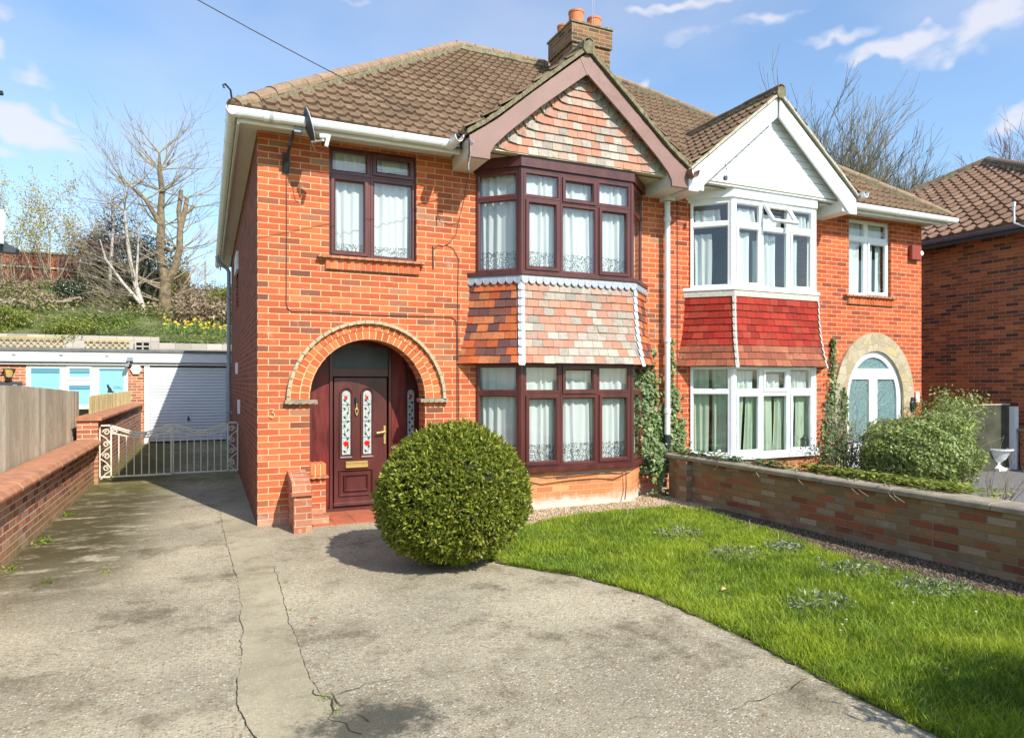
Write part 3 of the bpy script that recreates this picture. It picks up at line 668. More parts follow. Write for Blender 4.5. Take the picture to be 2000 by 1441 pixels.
# ---- left house
HL = thing('brick_house', (3.2, 10.5, 0), 'left house of the brick pair with brown windows and tile-hung gable', 'house', 'semi-detached brick houses')
HR = thing('brick_house', (8.7, 10.5, 0), 'right house of the brick pair with white windows and red tiles', 'house', 'semi-detached brick houses')
AL = (1.73, .673, 1.385, .69); AR = (10.26, .69, 1.385, .72)
mb = MB(); wall_boxes(mb, .505, 5.987, -.06, 4.34, YF, YF + .25, [(1.27, 2.30, 3.02, 4.29), (1.057, 2.403, -.06, 1.385), (3.10, 5.50, .45, 1.84), (3.10, 5.50, 2.9, 4.3)], AL)
mb.build('front_wall', M['brick'], HL)
mb = MB()
def side_wall(mb, X0, X1, Y0, Y1, z0, z1, hole=None):
    if not hole: mb.box(X0, X1, Y0, Y1, z0, z1); return
    a, b, c, d = hole; mb.box(X0, X1, Y0, a, z0, z1); mb.box(X0, X1, b, Y1, z0, z1); mb.box(X0, X1, a, b, z0, c); mb.box(X0, X1, a, b, d, z1)
side_wall(mb, .502, .755, YF + .25, 16.5, -.06, 4.34, (12.7, 13.7, 2.9, 3.85)); mb.build('side_wall', M['brick_shaded'], HL)
mb = MB(); mb.box(.502, .5049, 7.884, YF + .25, -.06, 4.335); mb.build('side_wall_shade_skin', M['brick_shaded'], HL)  # thin skin carrying the shade-darkened brick round to the front corner
mb = MB(); wall_boxes(mb, 5.987, 11.47, -.06, 4.34, YF, YF + .25, [(9.66, 10.68, 3.02, 4.29), (AR[0] - AR[1], AR[0] + AR[1], -.06, 1.385), (6.42, 8.80, .45, 1.84), (6.42, 8.80, 2.9, 4.3)], AR)
mb.build('front_wall', M['brick_r'], HR)
mb = MB(); mb.box(11.22, 11.47, YF + .25, 16.5, -.06, 4.34); mb.build('side_wall', M['brick_r'], HR)
for P_, xa, xb in ((HL, .76, 5.98), (HR, 6.0, 11.2)):      # rooms behind the glass
    mb = MB(); mb.box(xa, xb, 11.0, 11.1, -.05, 4.9); mb.box(xa, xb, 8.14, 11.0, 2.3, 2.45); mb.box(xa, xb, 8.14, 11.0, -.05, .0); mb.box(xa, xb, 7.95, 11.0, 4.36, 4.40)
    mb.box(xb - .05, xb, 8.14, 11., 0, 4.3); mb.box((2.75 if P_ is HL else 9.15), (2.8 if P_ is HL else 9.2), 8.14, 11., 0, 4.34)
    mb.build('room_shell', M['inner'], P_)
    mb = MB(); mb.box(xa, xb, 16.25, 16.5, -.06, 4.3); mb.build('rear_wall', M['brick_shaded'], P_)
# ---- roof
TP = (7.71 - 4.40) / (11.8 - 7.46); cp = 1 / math.hypot(1, TP); sp_ = TP * cp
RX0, RX1, RY, RZ, EX0, EX1, EY, EZ, BY = 4.19, 7.787, 11.8, 7.71, .22, 11.75, 7.475, 4.365, 17.8
S_ = math.hypot(RY - EY, RZ - EZ); sv = Vector((0, (RY - EY) / S_, (RZ - EZ) / S_)); nv_ = Vector((0, -sv.z, sv.y))
hipL = ((EX0, EY, 0), Vector((-(RY - EY), RX0 - EX0, 0)).normalized()); hipR = ((EX1, EY, 0), Vector((RY - EY, EX1 - RX1, 0)).normalized())
tile_slope('roof_slope', (EX0, EY, EZ), (1, 0, 0), sv, nv_, 5.987 - EX0, S_, [hipL, ((5.987, 0, 0), (1, 0, 0))], M['pantile'], HL, seed=2, bell=.03)
tile_slope('roof_slope', (5.987, EY, EZ), (1, 0, 0), sv, nv_, EX1 - 5.987, S_, [hipR], M['pantile'], HR, seed=11, bell=.03)
for P_, c, rx, ex in ((HL, 5.987, RX0, EX0), (HR, 5.987, RX1, EX1)):
    mb = MB()
    mb.add([(ex, EY, EZ), (rx, RY, RZ), (ex, BY, EZ)], [(0, 1, 2)]); mb.add([(rx, RY, RZ), (c, RY, RZ), (c, BY, EZ), (ex, BY, EZ)], [(0, 1, 2, 3)])
    mb.add([(ex + (.02 if ex < 3 else -.02), EY + .02, EZ - .05), (c, EY + .02, EZ - .05), (c, RY, RZ - .05), (rx, RY, RZ - .05)], [(0, 1, 2, 3)])
    mb.build('roof_slope', M['pantile'], P_)
ridge_tiles('hip_tiles', (EX0 + .03, EY + .03, EZ + .07), (RX0, RY, RZ + .06), HL, M['hip'], r=.10, seed=4, rise=-.03)
ridge_tiles('ridge_tiles', (RX0, RY, RZ + .07), (5.987, RY, RZ + .07), HL, M['hip'], r=.10, seed=5)
ridge_tiles('ridge_tiles', (5.987, RY, RZ + .07), (RX1, RY, RZ + .07), HR, M['hip'], r=.10, seed=6)
ridge_tiles('hip_tiles', (EX1 - .03, EY + .03, EZ + .07), (RX1, RY, RZ + .06), HR, M['hip'], r=.10, seed=7, rise=-.03)
mb = MB(); mb.tube([(EX0 + .02, EY + .06, 4.46), (EX0 - .0, EY + .0, 4.56), (EX0 - .05, EY - .03, 4.60), (EX0 - .07, EY - .05, 4.58), (EX0 - .06, EY - .05, 4.55)], .010, 6); mb.build('hip_iron', M['black'], HL)
# gables
gable(HL, 4.31, 1.575, M['barge'], False, None); gable(HR, 7.495, 1.595, M['upvc'], True, None)
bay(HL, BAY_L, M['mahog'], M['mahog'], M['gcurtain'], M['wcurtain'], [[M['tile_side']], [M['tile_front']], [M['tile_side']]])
bay(HR, BAY_R, M['upvc'], M['upvc'], M['gcurtain'], M['ccurtain'], [[M['tile_red'], M['tile_redworn']]] * 3, right=True)
# eaves: soffit, fascia, gutters
for P_, a, b in ((HL, .31, 2.73), (HR, 9.10, 11.66)):
    mb = MB(); mb.box(a, b, 7.57, 7.88, 4.335, 4.345); mb.build('soffit', M['fascia'], P_)
    mb = MB(); mb.box(a, b, 7.545, 7.568, 4.27, 4.42); mb.build('fascia_board', M['fascia'], P_)
mb = MB(); mb.box(.31, .504, 7.88, 17.7, 4.335, 4.345); mb.build('soffit', M['fascia'], HL)
mb = MB(); mb.box(.285, .308, 7.545, 17.7, 4.25, 4.42); mb.build('fascia_board', M['fascia'], HL)
mb = MB(); mb.box(11.472, 11.66, 7.88, 17.7, 4.335, 4.345); mb.build('soffit', M['upvc'], HR)
gutter('gutter', [(.20, 7.49, 4.39), (2.60, 7.49, 4.39)], (0, -1, 0), HL, M['upvc'], joints=(.03, .16, .185, .36, .73, .97))
gutter('gutter', [(.235, 7.44, 4.39), (.235, 17.75, 4.39)], (-1, 0, 0), HL, M['upvc'], joints=(.01, .04, .1, .16, .24, .33, .45, .6, .8))
gutter('gutter', [(2.61, 7.53, 4.388), (2.61, 7.22, 4.388)], (1, 0, 0), HL, M['upvc'], joints=(.1,))
gutter('gutter', [(9.14, 7.49, 4.39), (11.80, 7.49, 4.39)], (0, -1, 0), HR, M['upvc'], joints=(.45, .9))
gutter('gutter', [(9.16, 7.50, 4.47), (9.16, 7.16, 4.47)], (1, 0, 0), HR, M['upvc'])
gutter('valley_gutter', [(5.915, 8.2, 4.46), (5.915, 7.17, 4.40)], (1, 0, 0), HL, M['gutterbrown'], r=.07)
# rainwater pipes
mb = MB(); mb.tube([(5.915, 7.76, 4.30), (5.915, 7.76, 4.12)], [.085, .05], 10); mb.box(5.845, 5.985, 7.69, 7.87, 4.12, 4.27)
mb.tube([(5.915, 7.78, 4.15), (5.915, 7.78, .82)], .04, 12)
for z in (3.9, 2.2, 1.2): mb.tube([(5.915, 7.78, z), (5.915, 7.78, z - .06)], .052, 12)
dp = mb.build('downpipe', M['whitepipe'], HL, smooth=False)
mb = MB(); mb.tube([(5.915, 7.78, .84), (5.915, 7.78, .3)], .047, 12); mb.build('pipe_shoe', M['black'], dp)
mb = MB(); mb.tube([(.20, 16.0, 4.30), (.22, 16.0, 4.2), (.30, 16.02, 4.12), (.40, 16.05, 4.06), (.44, 16.05, 3.98), (.44, 16.05, 0)], .042, 10)
for z in (3.4, 2.1, .9): mb.box(.39, .505, 16.0, 16.1, z, z + .03)
mb.build('downpipe', M['steelblue'], HL)
# side window head and vents
window(HL, (.56, 12.7, 2.9), (0, 1, 0), (-1, 0, 0), [(0, .5, 0, .95, 0), (.5, 1.0, 0, .95, 0)], M['upvc'], 'side_window')
mb = MB(); mb.prism([(.505, 12.75, 3.87), (.505, 13.7, 3.87), (.505, 13.7, 3.55), (.505, 12.75, 3.55)], (-.035, 0, 0)); mb.build('window_hood', M['upvc'], HL)
mb = MB(); mb.box(.475, .505, 12.9, 13.3, 1.72, 1.92); mb.box(.47, .505, 12.1, 12.3, 1.05, 1.28); mb.build('wall_vent', M['upvc'], HL)
# first-floor casements
def casement(P_, x0, x1, wm, cm, flip):
    W = x1 - x0; H = 1.27; m_ = W * .47; tr = .96
    cells = [(0, m_, 0, tr, 1), (m_, W, 0, tr, 0), (0, m_, tr, H, 0), (m_, W, tr, H, 1)]
    if flip: cells = [(0, m_, 0, tr, 0), (m_, W, 0, tr, 1), (0, m_, tr, H, 0), (m_, W, tr, H, 0)]
    cu = [(.05, W - .05, .04, H - .03, 9)] if not flip else [(.05, m_ - .06, .04, tr + .1, 3), (m_ + .03, m_ + .26, .04, tr + .1, 2), (m_ + .33, W - .05, .04, H - .05, 2), (.04, W - .05, tr + .05, H - .03, 7)]
    f = window(P_, (x0, YF + .055, 3.02), (1, 0, 0), (0, -1, 0), cells, wm, 'window', fw=.05, curtains=cu, cmat=cm)
    mb = MB(); rs = random.Random(2)
    a, b = x0 - .04, x1 + .03; n_ = 17; mb.box(a, b, YF - .03, YF, 2.865, 2.985, 1)
    for i in range(n_):
        u = a + (b - a) * i / n_; v = a + (b - a) * (i + 1) / n_; mb.box(u + .004, v - .004, YF - .036 - rs.random() * .003, YF - .029, 2.868, 2.984)
    o = mb.build('brick_sill', [M['vouss'], M['mortar']], P_)
    mb = MB()
    n2 = 26; a -= .09; b += .05
    for i in range(n2):      # creasing tiles with a wavy lip
        u = a + (b - a) * i / n2; v = a + (b - a) * (i + 1) / n2
        mb.box(u, v - .001, YF - .075 - .01 * (i % 2), YF + .05, 2.988 - .004 * (i % 2), 3.012)
    mb.build('tile_sill', M['redcop'], P_)
M['vouss'] = island('rubbed_orange_brick', [(0, (.50, .10, .03)), (.5, (.64, .15, .045)), (1, (.72, .2, .07))], .85, dark=.3, val=.2)
M['vmort'] = plain('arch_mortar', (.74, .52, .27), .95, var=.15, nscale=30)
casement(HL, 1.27, 2.30, M['mahog'], M['wcurtain'], False); casement(HR, 9.66, 10.68, M['upvc'], M['ccurtain'], True)
# ---- arch of the left porch
def arch_ring(name, P_, c, zs, r0, r1, n, y0, y1, mat, el=1.0, mort=None, gap=.0055, a0=0., a1=math.pi):
    mb = MB()
    for i in range(n):
        t0, t1 = a0 + (a1 - a0) * i / n, a0 + (a1 - a0) * (i + 1) / n; g0 = gap / ((r0 + r1) / 2)
        q = lambda r, t: (c + r * math.cos(t), y0, zs + r * el * math.sin(t))
        mb.prism([q(r0 + gap, t0 + g0), q(r1 - gap, t0 + g0), q(r1 - gap, t1 - g0), q(r0 + gap, t1 - g0)], (0, y1 - y0, 0), 0)
        if mort: mb.prism([(a, y0 + .004, b) for a, _, b in (q(r0, t0), q(r1, t0), q(r1, t1), q(r0, t1))], (0, y1 - y0 - .004, 0), 1)
    return mb.build(name, [mat, mort] if mort else mat, P_)
ar = arch_ring('arch', HL, 1.73, 1.385, .680, .782, 30, YF - .008, YF + .02, M['vouss'], 1.02, M['vmort'])
arch_ring('outer_ring', ar, 1.73, 1.385, .782, .884, 34, YF - .008, YF + .02, M['vouss'], 1.01, M['vmort'])
mb = MB()
for i in range(56):
    t0, t1 = math.pi * i / 56, math.pi * (i + 1) / 56; k = .009 * (i % 2); r0, r1 = .890 + .004 * (i % 2), .928
    q = lambda r, t, y: (1.73 + r * math.cos(t), y, 1.365 + r * 1.0 * math.sin(t))
    mb.prism([q(r0, t0, YF - .055 + k), q(r1, t0, YF - .055 + k), q(r1, t1, YF - .055 + k), q(r0, t1, YF - .055 + k)], (0, .06 - k, 0))
mb.build('label_mould', M['mortar_l'] if 'mortar_l' in M else M['concrete_cop'], ar)
for xa, xb in ((.785, 1.135), (2.335, 2.68)):
    mb = MB(); n_ = 10
    for i in range(n_):
        u = xa + (xb - xa) * i / n_; v = xa + (xb - xa) * (i + 1) / n_; mb.box(u, v, YF - .062 - .008 * (i % 2), YF + .12, 1.338 - .005 * (i % 2), 1.358)
    mb.box(xa, xb, YF - .055, YF + .12, 1.358, 1.378); mb.build('impost', M['concrete_cop'], ar)
# ---- half wall, buttress, porch
mb = MB(); mb.box(1.057, 1.235, YF + .004, YF + .24, -.06, .50); mb.build('porch_half_wall', M['brick'], HL)
mb = MB()
for i in range(3): mb.box(1.060 + i * .06, 1.060 + i * .06 + .056, YF - .004, YF + .235, .515, .655)
mb.box(1.058, 1.232, YF + .002, YF + .23, .51, .648, 1); bev(mb.build('wall_cap', [M['vouss'], M['vmort']], HL), .008)
mb = MB()
for i in range(7): mb.box(1.045 + i * .031, 1.045 + i * .031 + .0305, YF - .035 - .008 * (i % 2), YF + .24, .494 - .004 * (i % 2), .512)
mb.build('tile_crease', M['redcop'], HL)
mb = MB(); mb.box(.825, 1.005, 7.34, YF, -.05, .395); o = mb.build('buttress', M['brick_white'], HL)
mb = MB(); mb.prism([(.815, 7.40, .415), (.815, YF, .415), (.815, YF, .60), (.815, 7.44, .52)], (.19, 0, 0)); mb.build('buttress_cap', M['brick_white'], o)
mb = MB(); mb.box(.80, 1.025, 7.31, YF, .393, .417); mb.build('tile_crease', M['tilered'], o)
mb = MB(); mb.box(1.01, 1.24, 7.70, YF - .001, -.05, .10); mb.build('plinth', M['brick_white'], HL)
mb = MB(); mb.box(1.06, 2.40, YF + .25, 8.7, 2.16, 2.2); mb.box(1.0, 1.06, 8.13, 8.6, 0, 2.2); mb.box(2.62, 2.70, 8.13, 8.6, 0, 2.2); mb.box(2.3, 2.62, 8.13, 8.2, 2.1, 2.2); mb.build('porch_lining', M['mahog'], HL)  # dark mahogany here puts the unlit porch's shade into the lining colour
mb = MB(); 
for i in range(6):
    for j in range(4):
        x = 1.06 + i * .232; y = 7.60 + j * .205; mb.box(x, x + .228, y, y + .2, -.03, .012 + .001 * ((i * 7 + j * 3) % 3))
mb.build('porch_tiles', M['tilered'], HL)
# ---- front door
YD = 8.43
mb = MB(); mb.box(.98, 1.40, YD, YD + .06, 0, 2.2); mb.box(2.09, 2.32, YD, YD + .06, 0, 2.2); mb.box(2.32, 2.7, YD + .012, YD + .06, 0, 2.2)
mb.box(1.40, 2.09, YD, YD + .06, 1.645, 1.75); mb.box(1.40, 2.09, YD, YD + .06, 2.0, 2.2); mb.box(1.12, 1.16, YD - .02, YD - .0, 0, 2.15); mb.box(1.36, 1.40, YD - .025, YD, 0, 2.15); mb.box(2.09, 2.125, YD - .025, YD, 0, 2.15)
mb.box(1.16, 1.36, YD - .006, YD, 0, 2.15, 1); mb.box(2.13, 2.32, YD - .006, YD, 0, 2.15, 1)
mb.box(1.30, 2.3, YD - .10, YD - .026, .012, .045)
dfr = bev(mb.build('door_frame', [M['mahog'], M['mahog_l']], HL), .004)
mb = MB(); mb.box(1.40, 2.09, YD + .02, YD + .03, 1.75, 2.0); mb.box(2.34, 2.6, YD + .002, YD + .008, 1.75, 2.0); mb.build('fanlight', M['fan'], dfr)
mb = MB(); mb.box(1.42, 2.07, YD + .005, YD + .05, .05, 1.63)
mb.prism([(1.41, YD - .028, .06), (1.41, YD + .006, .06), (1.41, YD + .006, .10), (1.41, YD - .012, .094), (1.41, YD - .028, .078)], (.66, 0, 0))
for (a, b, c, d, k) in ((1.475, 1.895, .175, .50, .0), (1.535, 1.835, .235, .44, .008)): mb.ring((0, YD + .004 - k, 0), (1, 0, 0), (0, 0, 1), (0, -1, 0), a, b, c, d, .028, 0, .02, ch=.02)
mb.box(1.565, 1.805, YD - .008, YD + .006, .265, .41)
def arched(mb, x0, x1, z0, z1, y0, y1, w):        # arched moulding around a glazed strip
    r = (x1 - x0) / 2; cx = (x0 + x1) / 2; zc = z1 - r; pts = [(x0, z0), (x0, zc)] + [(cx - r * math.cos(t * math.pi / 8), zc + r * math.sin(t * math.pi / 8)) for t in range(1, 8)] + [(x1, zc), (x1, z0)]
    k = (r + w) / r; po = [(x0 - w, z0 - w), (x0 - w, zc)] + [(cx - (r + w) * math.cos(t * math.pi / 8), zc + (r + w) * math.sin(t * math.pi / 8)) for t in range(1, 8)] + [(x1 + w, zc), (x1 + w, z0 - w)]
    for i in range(len(pts)):
        j = (i + 1) % len(pts); a, b, c, d = pts[i], pts[j], po[j], po[i]
        mb.prism([(a[0], y0 + .006, a[1]), (b[0], y0 + .006, b[1]), (c[0], y0, c[1]), (d[0], y0, d[1])][:4], (0, y1 - y0, 0))
for gx in (1.564, 1.823): arched(mb, gx - .062, gx + .062, .665, 1.49, YD - .012, YD + .008, .02)
lf = mb.build('front_door', M['mahog'], HL)
def leaded(gx, w, z0, z1, y, P_):
    mb = MB(); r = w / 2
    pts = [(gx - r, y, z0), (gx + r, y, z0)] + [(gx + r * math.cos(t * math.pi / 8), y, z1 - r + r * math.sin(t * math.pi / 8)) for t in range(0, 9)]
    mb.prism(pts, (0, .004, 0)); g = mb.build('glazed_strip', M['sgl'], P_)
    l = MB(); H = z1 - z0; path = []
    for i in range(33):
        t = i / 32; path.append((gx + r * .55 * math.sin(t * 11), y - .002, z0 + .02 + (H - .05) * t))
    l.tube(path, .0022, 4)
    for t in (.27, .52, .78): l.tube([(gx - r, y - .002, z0 + H * t), (gx + r, y - .002, z0 + H * t)], .0022, 4)
    l.build('lead_came', M['black'], P_)
    l = MB(); rs = random.Random(int(gx * 100))
    for i in range(13):
        t = .05 + .80 * i / 12; s = 1 if i % 2 else -1; cx, cz = gx + s * r * .38, z0 + H * t; a = .018
        l.prism([(cx - s * a * .9, y - .004, cz - a * .6), (cx + s * a * .2, y - .004, cz - a * .9), (cx + s * a, y - .004, cz + a * .5), (cx - s * a * .1, y - .004, cz + a)], (0, .003, 0))
    l.build('green_leaves', M['green'], P_)
    l = MB(); cz = z0 + H * .93 - .03
    l.prism([(gx - .017, y - .005, cz + .02), (gx - .012, y - .005, cz - .025), (gx + .013, y - .005, cz - .025), (gx + .018, y - .005, cz + .022), (gx + .006, y - .005, cz + .012), (gx - .002, y - .005, cz + .024)], (0, .003, 0))
    cz = z0 + H * .17
    l.prism([(gx + .030 * (1 + .25 * (k % 2)) * math.cos(k * math.pi / 5), y - .005, cz + .030 * (1 + .25 * (k % 2)) * math.sin(k * math.pi / 5)) for k in range(10)], (0, .003, 0))
    l.build('red_rose', M['red'], P_)
for gx in (1.564, 1.823): leaded(gx, .10, .685, 1.472, YD - .003, lf)
leaded(2.385, .085, .72, 1.48, YD + .008, dfr)
mb = MB(); mb.box(1.555, 1.832, YD - .014, YD + .004, .515, .60); mb.box(1.558, 1.829, YD - .022, YD - .013, .575, .595); mb.box(1.558, 1.829, YD - .022, YD - .013, .52, .54); bev(mb.build('letterbox', M['brass'], lf), .004)
mb = MB(); mb.box(2.028, 2.056, YD - .012, YD + .004, .80, 1.03); mb.tube([(2.042, YD - .01, .955), (2.042, YD - .05, .955), (2.02, YD - .055, .955), (1.93, YD - .05, .945)], [.012, .012, .011, .008], 8); bev(mb.build('door_handle', M['brass'], lf), .003)
mb = MB(); mb.tube([(1.69, YD - .02, 1.34), (1.69, YD - .02, 1.26)], .006, 6); mb.tube([(1.69, YD - .02, 1.27), (1.672, YD - .022, 1.235), (1.678, YD - .02, 1.20), (1.69, YD - .02, 1.165)], .006, 6); mb.tube([(1.69, YD - .02, 1.27), (1.708, YD - .022, 1.235), (1.702, YD - .02, 1.20), (1.69, YD - .02, 1.165)], .006, 6); mb.tube([(1.69, YD, 1.25), (1.69, YD - .025, 1.25)], .014, 8); kn = mb.build('door_knocker', M['brass'], lf)
mb = MB(); mb.box(1.672, 1.708, YD - .03, YD + .004, 1.32, 1.39); bev(mb.build('doorbell_camera', M['black'], lf), .006)
# ---- right porch: stone surround and white arched doors
m_, t_, p_, o_ = newmat('crazy_stone'); g_ = G(t_); ps = g_.obj()
vo = g_.n('ShaderNodeTexVoronoi'); vo.feature = 'DISTANCE_TO_EDGE'; vo.inputs['Scale'].default_value = 6.0; t_.links.new(ps, vo.inputs[0])
vc = g_.n('ShaderNodeTexVoronoi'); vc.inputs['Scale'].default_value = 6.0; t_.links.new(ps, vc.inputs[0]); sc_ = g_.n('ShaderNodeSeparateColor'); t_.links.new(vc.outputs['Color'], sc_.inputs[0])
c_ = g_.ramp(sc_.outputs[0], [(0, (.34, .27, .16)), (.4, (.42, .35, .23)), (.75, (.48, .41, .29)), (.9, (.50, .38, .18)), (1, (.36, .31, .22))])
c_ = g_.mix(g_.mr(g_.noise(14, 5, .6, ps), .45, .8, 0, .4), c_, (.24, .20, .13)); mk = g_.mr(vo.outputs[0], .012, .035)
t_.links.new(g_.mix(mk, (.33, .29, .21), c_), p_.inputs['Base Color']); p_.inputs['Roughness'].default_value = .9; t_.links.new(g_.bump(g_.m('ADD', mk, g_.noise(30, 4, .6, ps)), .5, .012), p_.inputs['Normal']); M['stone'] = m_
mb = MB(); cx, r0, r1 = 10.26, .69, .96
for i in range(40):
    t0, t1 = math.pi * i / 40, math.pi * (i + 1) / 40; q = lambda r, e, t: (cx + r * math.cos(t), YF - .04, 1.30 + e * math.sin(t))
    mb.prism([q(r0, .80, t0), q(r1, 1.10, t0), q(r1, 1.10, t1), q(r0, .80, t1)], (0, .06, 0))
for sg in (-1, 1): xa, xb = sorted((cx + sg * r0, cx + sg * r1)); mb.box(xa, xb, YF - .04, YF + .02, -.03, 1.30)
st = mb.build('stone_surround', M['stone'], HR)
mb = MB(); y0, y1 = YF + .01, YF + .05; w = .12
def el_pts(rx, rz, n=28): return [(cx + rx * math.cos(math.pi * i / n), 1.30 + rz * math.sin(math.pi * i / n)) for i in range(n + 1)]
A_, B_ = el_pts(.70, .81), el_pts(.70 - w, .81 - w)
for i in range(28): mb.prism([(A_[i][0], y0, A_[i][1]), (A_[i + 1][0], y0, A_[i + 1][1]), (B_[i + 1][0], y0, B_[i + 1][1]), (B_[i][0], y0, B_[i][1])], (0, .05, 0))
for sg in (-1, 1): xa, xb = sorted((cx + sg * .70, cx + sg * (.70 - w))); mb.box(xa, xb, y0, y0 + .05, 0, 1.30)
hx = .48
mb.box(cx - hx - .05, cx + hx + .05, y0 + .002, y0 + .052, 1.62, 1.80); mb.box(cx - .10, cx + .10, y0 + .002, y0 + .052, 0, 1.62)
mb.box(cx - .61, cx + .61, y0 + .002, y0 + .052, 0, .55)
pf = bev(mb.build('porch_door', M['upvc'], HR), .004)
mb = MB(); pts = [(cx + .63 * math.cos(math.pi * i / 28), y0 + .03, 1.30 + .74 * math.sin(math.pi * i / 28)) for i in range(29)]; mb.prism(pts + [(cx - .63, y0 + .03, .3), (cx + .63, y0 + .03, .3)], (0, .006, 0)); mb.build('obscured_pane', M['frost'], pf)
# ---- chimney
mb = MB(); CX0, CX1, CY0, CY1 = 5.92, 6.70, 10.5, 11.35
mb.box(CX0, CX1, CY0, CY1, 6.4, 7.62); mb.box(CX0 - .03, CX1 + .03, CY0 - .03, CY1 + .03, 7.62, 7.96)
ch = mb.build('chimney', M['brick_chim'], HL)
mb = MB(); mb.box(CX0 - .05, CX1 + .05, CY0 - .05, CY1 + .05, 7.96, 7.995); mb.build('chimney_cap', M['moss'], ch)
for px_, py_, h_, r_ in ((6.12, 10.72, .30, .135), (6.50, 10.72, .26, .125), (6.10, 11.15, .24, .12)):
    mb = MB(); mb.lathe([(r_, 7.99), (r_, 7.99 + h_ - .04), (r_ * 1.07, 7.99 + h_ - .035), (r_ * 1.07, 7.99 + h_), (r_ * .85, 7.99 + h_), (r_ * .83, 8.02)], (px_, py_, 0), 20); mb.build('chimney_pot', M['terracotta'], ch, smooth=False)
mb = MB(); mb.tube([(6.32, 10.48, 7.7), (6.32, 10.48, 9.6)], .0045, 4); mb.tube([(6.36, 10.48, 7.9), (6.36, 10.48, 9.6)], .0025, 4); tag(mb.build('aerial_mast', M['steelblue'], None, off=(6.32, 10.48, 7.6)), 'thin aerial mast rising above the chimney pots', 'aerial')
# ---- fixings on the houses
def mesh_thing(mb, name, mat, label, cat, base, group=None, smooth=False):
    o = mb.build(name, mat, None, off=base, smooth=smooth); return tag(o, label, cat, group)
mb = MB(); c3 = (.655, 1.235)
pts = [(c3[0] - .022 + 0, YF - .012, c3[1] + .042), (c3[0] + .02, YF - .012, c3[1] + .045), (c3[0] - .002, YF - .012, c3[1] + .01), (c3[0] + .02, YF - .012, c3[1] - .005), (c3[0] + .026, YF - .012, c3[1] - .03), (c3[0] + .004, YF - .012, c3[1] - .052), (c3[0] - .022, YF - .012, c3[1] - .04)]
mb.tube(pts, .0055, 6); mb.build('house_number', M['moss2'] if 'moss2' in M else M['concrete_cop'], HL)
mb = MB(); mb.tube([(11.16, YF - .06, 1.30), (11.12, YF - .06, 1.22), (11.13, YF - .06, 1.12), (11.18, YF - .06, 1.10)], .016, 6)
mb.tube([(11.13, YF - .06, 1.21), (11.18, YF - .06, 1.25), (11.225, YF - .06, 1.21), (11.235, YF - .06, 1.14), (11.20, YF - .06, 1.09), (11.16, YF - .06, 1.12), (11.17, YF - .06, 1.17), (11.21, YF - .06, 1.18)], .012, 6); mb.box(11.13, 11.22, YF - .065, YF - .04, 1.07, 1.31)
mb.build('number_plaque', M['black'], HR)
mb = MB(); mb.box(11.29, 11.38, YF - .03, YF, 1.22, 1.40); bev(mb.build('bell_push_box', M['upvc'], HR), .006)
# satellite dish
SD = thing('satellite_dish', (.80, YF, 4.07), 'dark grey oval satellite dish on a black bracket under the eaves', 'satellite dish')
mb = MB(); cdish = Vector((.965, 7.50, 4.315)); dn = Vector((.95, -.06, .26)).normalized(); dx = Z(1).cross(dn).normalized(); dz = dn.cross(dx)
nr, na = 6, 28; vs = [cdish]; 
for i in range(1, nr + 1):
    for j in range(na):
        r = i / nr; a = 2 * math.pi * j / na; vs.append(cdish + dx * .165 * r * math.cos(a) + dz * .19 * r * math.sin(a) + dn * (.045 * r * r))
fs = [(0, 1 + j, 1 + (j + 1) % na) for j in range(na)] + [(1 + (i - 1) * na + j, 1 + i * na + j, 1 + i * na + (j + 1) % na, 1 + (i - 1) * na + (j + 1) % na) for i in range(1, nr) for j in range(na)]
mb.add(vs, fs); rf = mb.build('reflector', M['dishgrey'], SD, smooth=True); sm = rf.modifiers.new('s', 'SOLIDIFY'); sm.thickness = .006
mb = MB(); mb.tube([vs[1 + (nr - 1) * na + j] for j in range(na)] + [vs[1 + (nr - 1) * na]], .005, 5, cap=False); mb.build('rim', M['dishrim'], SD)
mb = MB(); mb.tube([(.80, YF - .02, 4.00), (.80, YF - .13, 4.05), (.82, YF - .24, 4.14), (.845, YF - .28, 4.24), (.85, YF - .29, 4.32)], .017, 8); mb.box(.76, .84, YF - .02, YF - .001, 3.90, 4.12); mb.prism([(.765, YF - .03, 3.90), (.835, YF - .03, 3.90), (.815, YF - .10, 4.06), (.785, YF - .10, 4.06)], (0, .0, .03)); mb.build('bracket', M['black'], SD)
mb = MB(); mb.box(.85, .935, 7.52, 7.60, 4.25, 4.34); mb.build('clamp', M['lead'], SD)
ln = cdish - dz * .17 + dn * .02; l2 = ln + dn * .17 + Vector((.06, .0, -.05)) ; l3 = Vector((1.125, 7.335, 4.135))
mb = MB(); mb.tube([ln, ln.lerp(l3, .5), l3], .011, 6); mb.tube([l3 + Vector((-.03, .03, .05)), l3 + Vector((.04, -.0, .045))], .026, 8)
mb.tube([l3 + Vector((.055, -.01, .06)), l3 + Vector((.025, -.01, -.065))], .02, 8); mb.build('receiver_arm', M['upvc'], SD)
mb = MB(); a0 = l3 + Vector((.025, -.01, -.07)); mb.tube([a0, a0 + Vector((-.03, .03, -.05)), a0 + Vector((-.10, .08, -.03)), a0 + Vector((-.15, .12, .10))], .004, 5); mb.build('loop_cable', M['cable'], SD)
mb = MB(); y = YF - .008
mb.tube([(.805, y, 3.95), (.806, y, 3.2), (.803, y, 2.47), (.815, y, 2.40), (.86, y, 2.365), (1.2, y, 2.372), (1.73, y, 2.36), (2.3, y, 2.37), (2.74, y, 2.375), (2.80, y, 2.33), (2.81, y, 2.1), (2.815, y, .5)], .0045, 6)
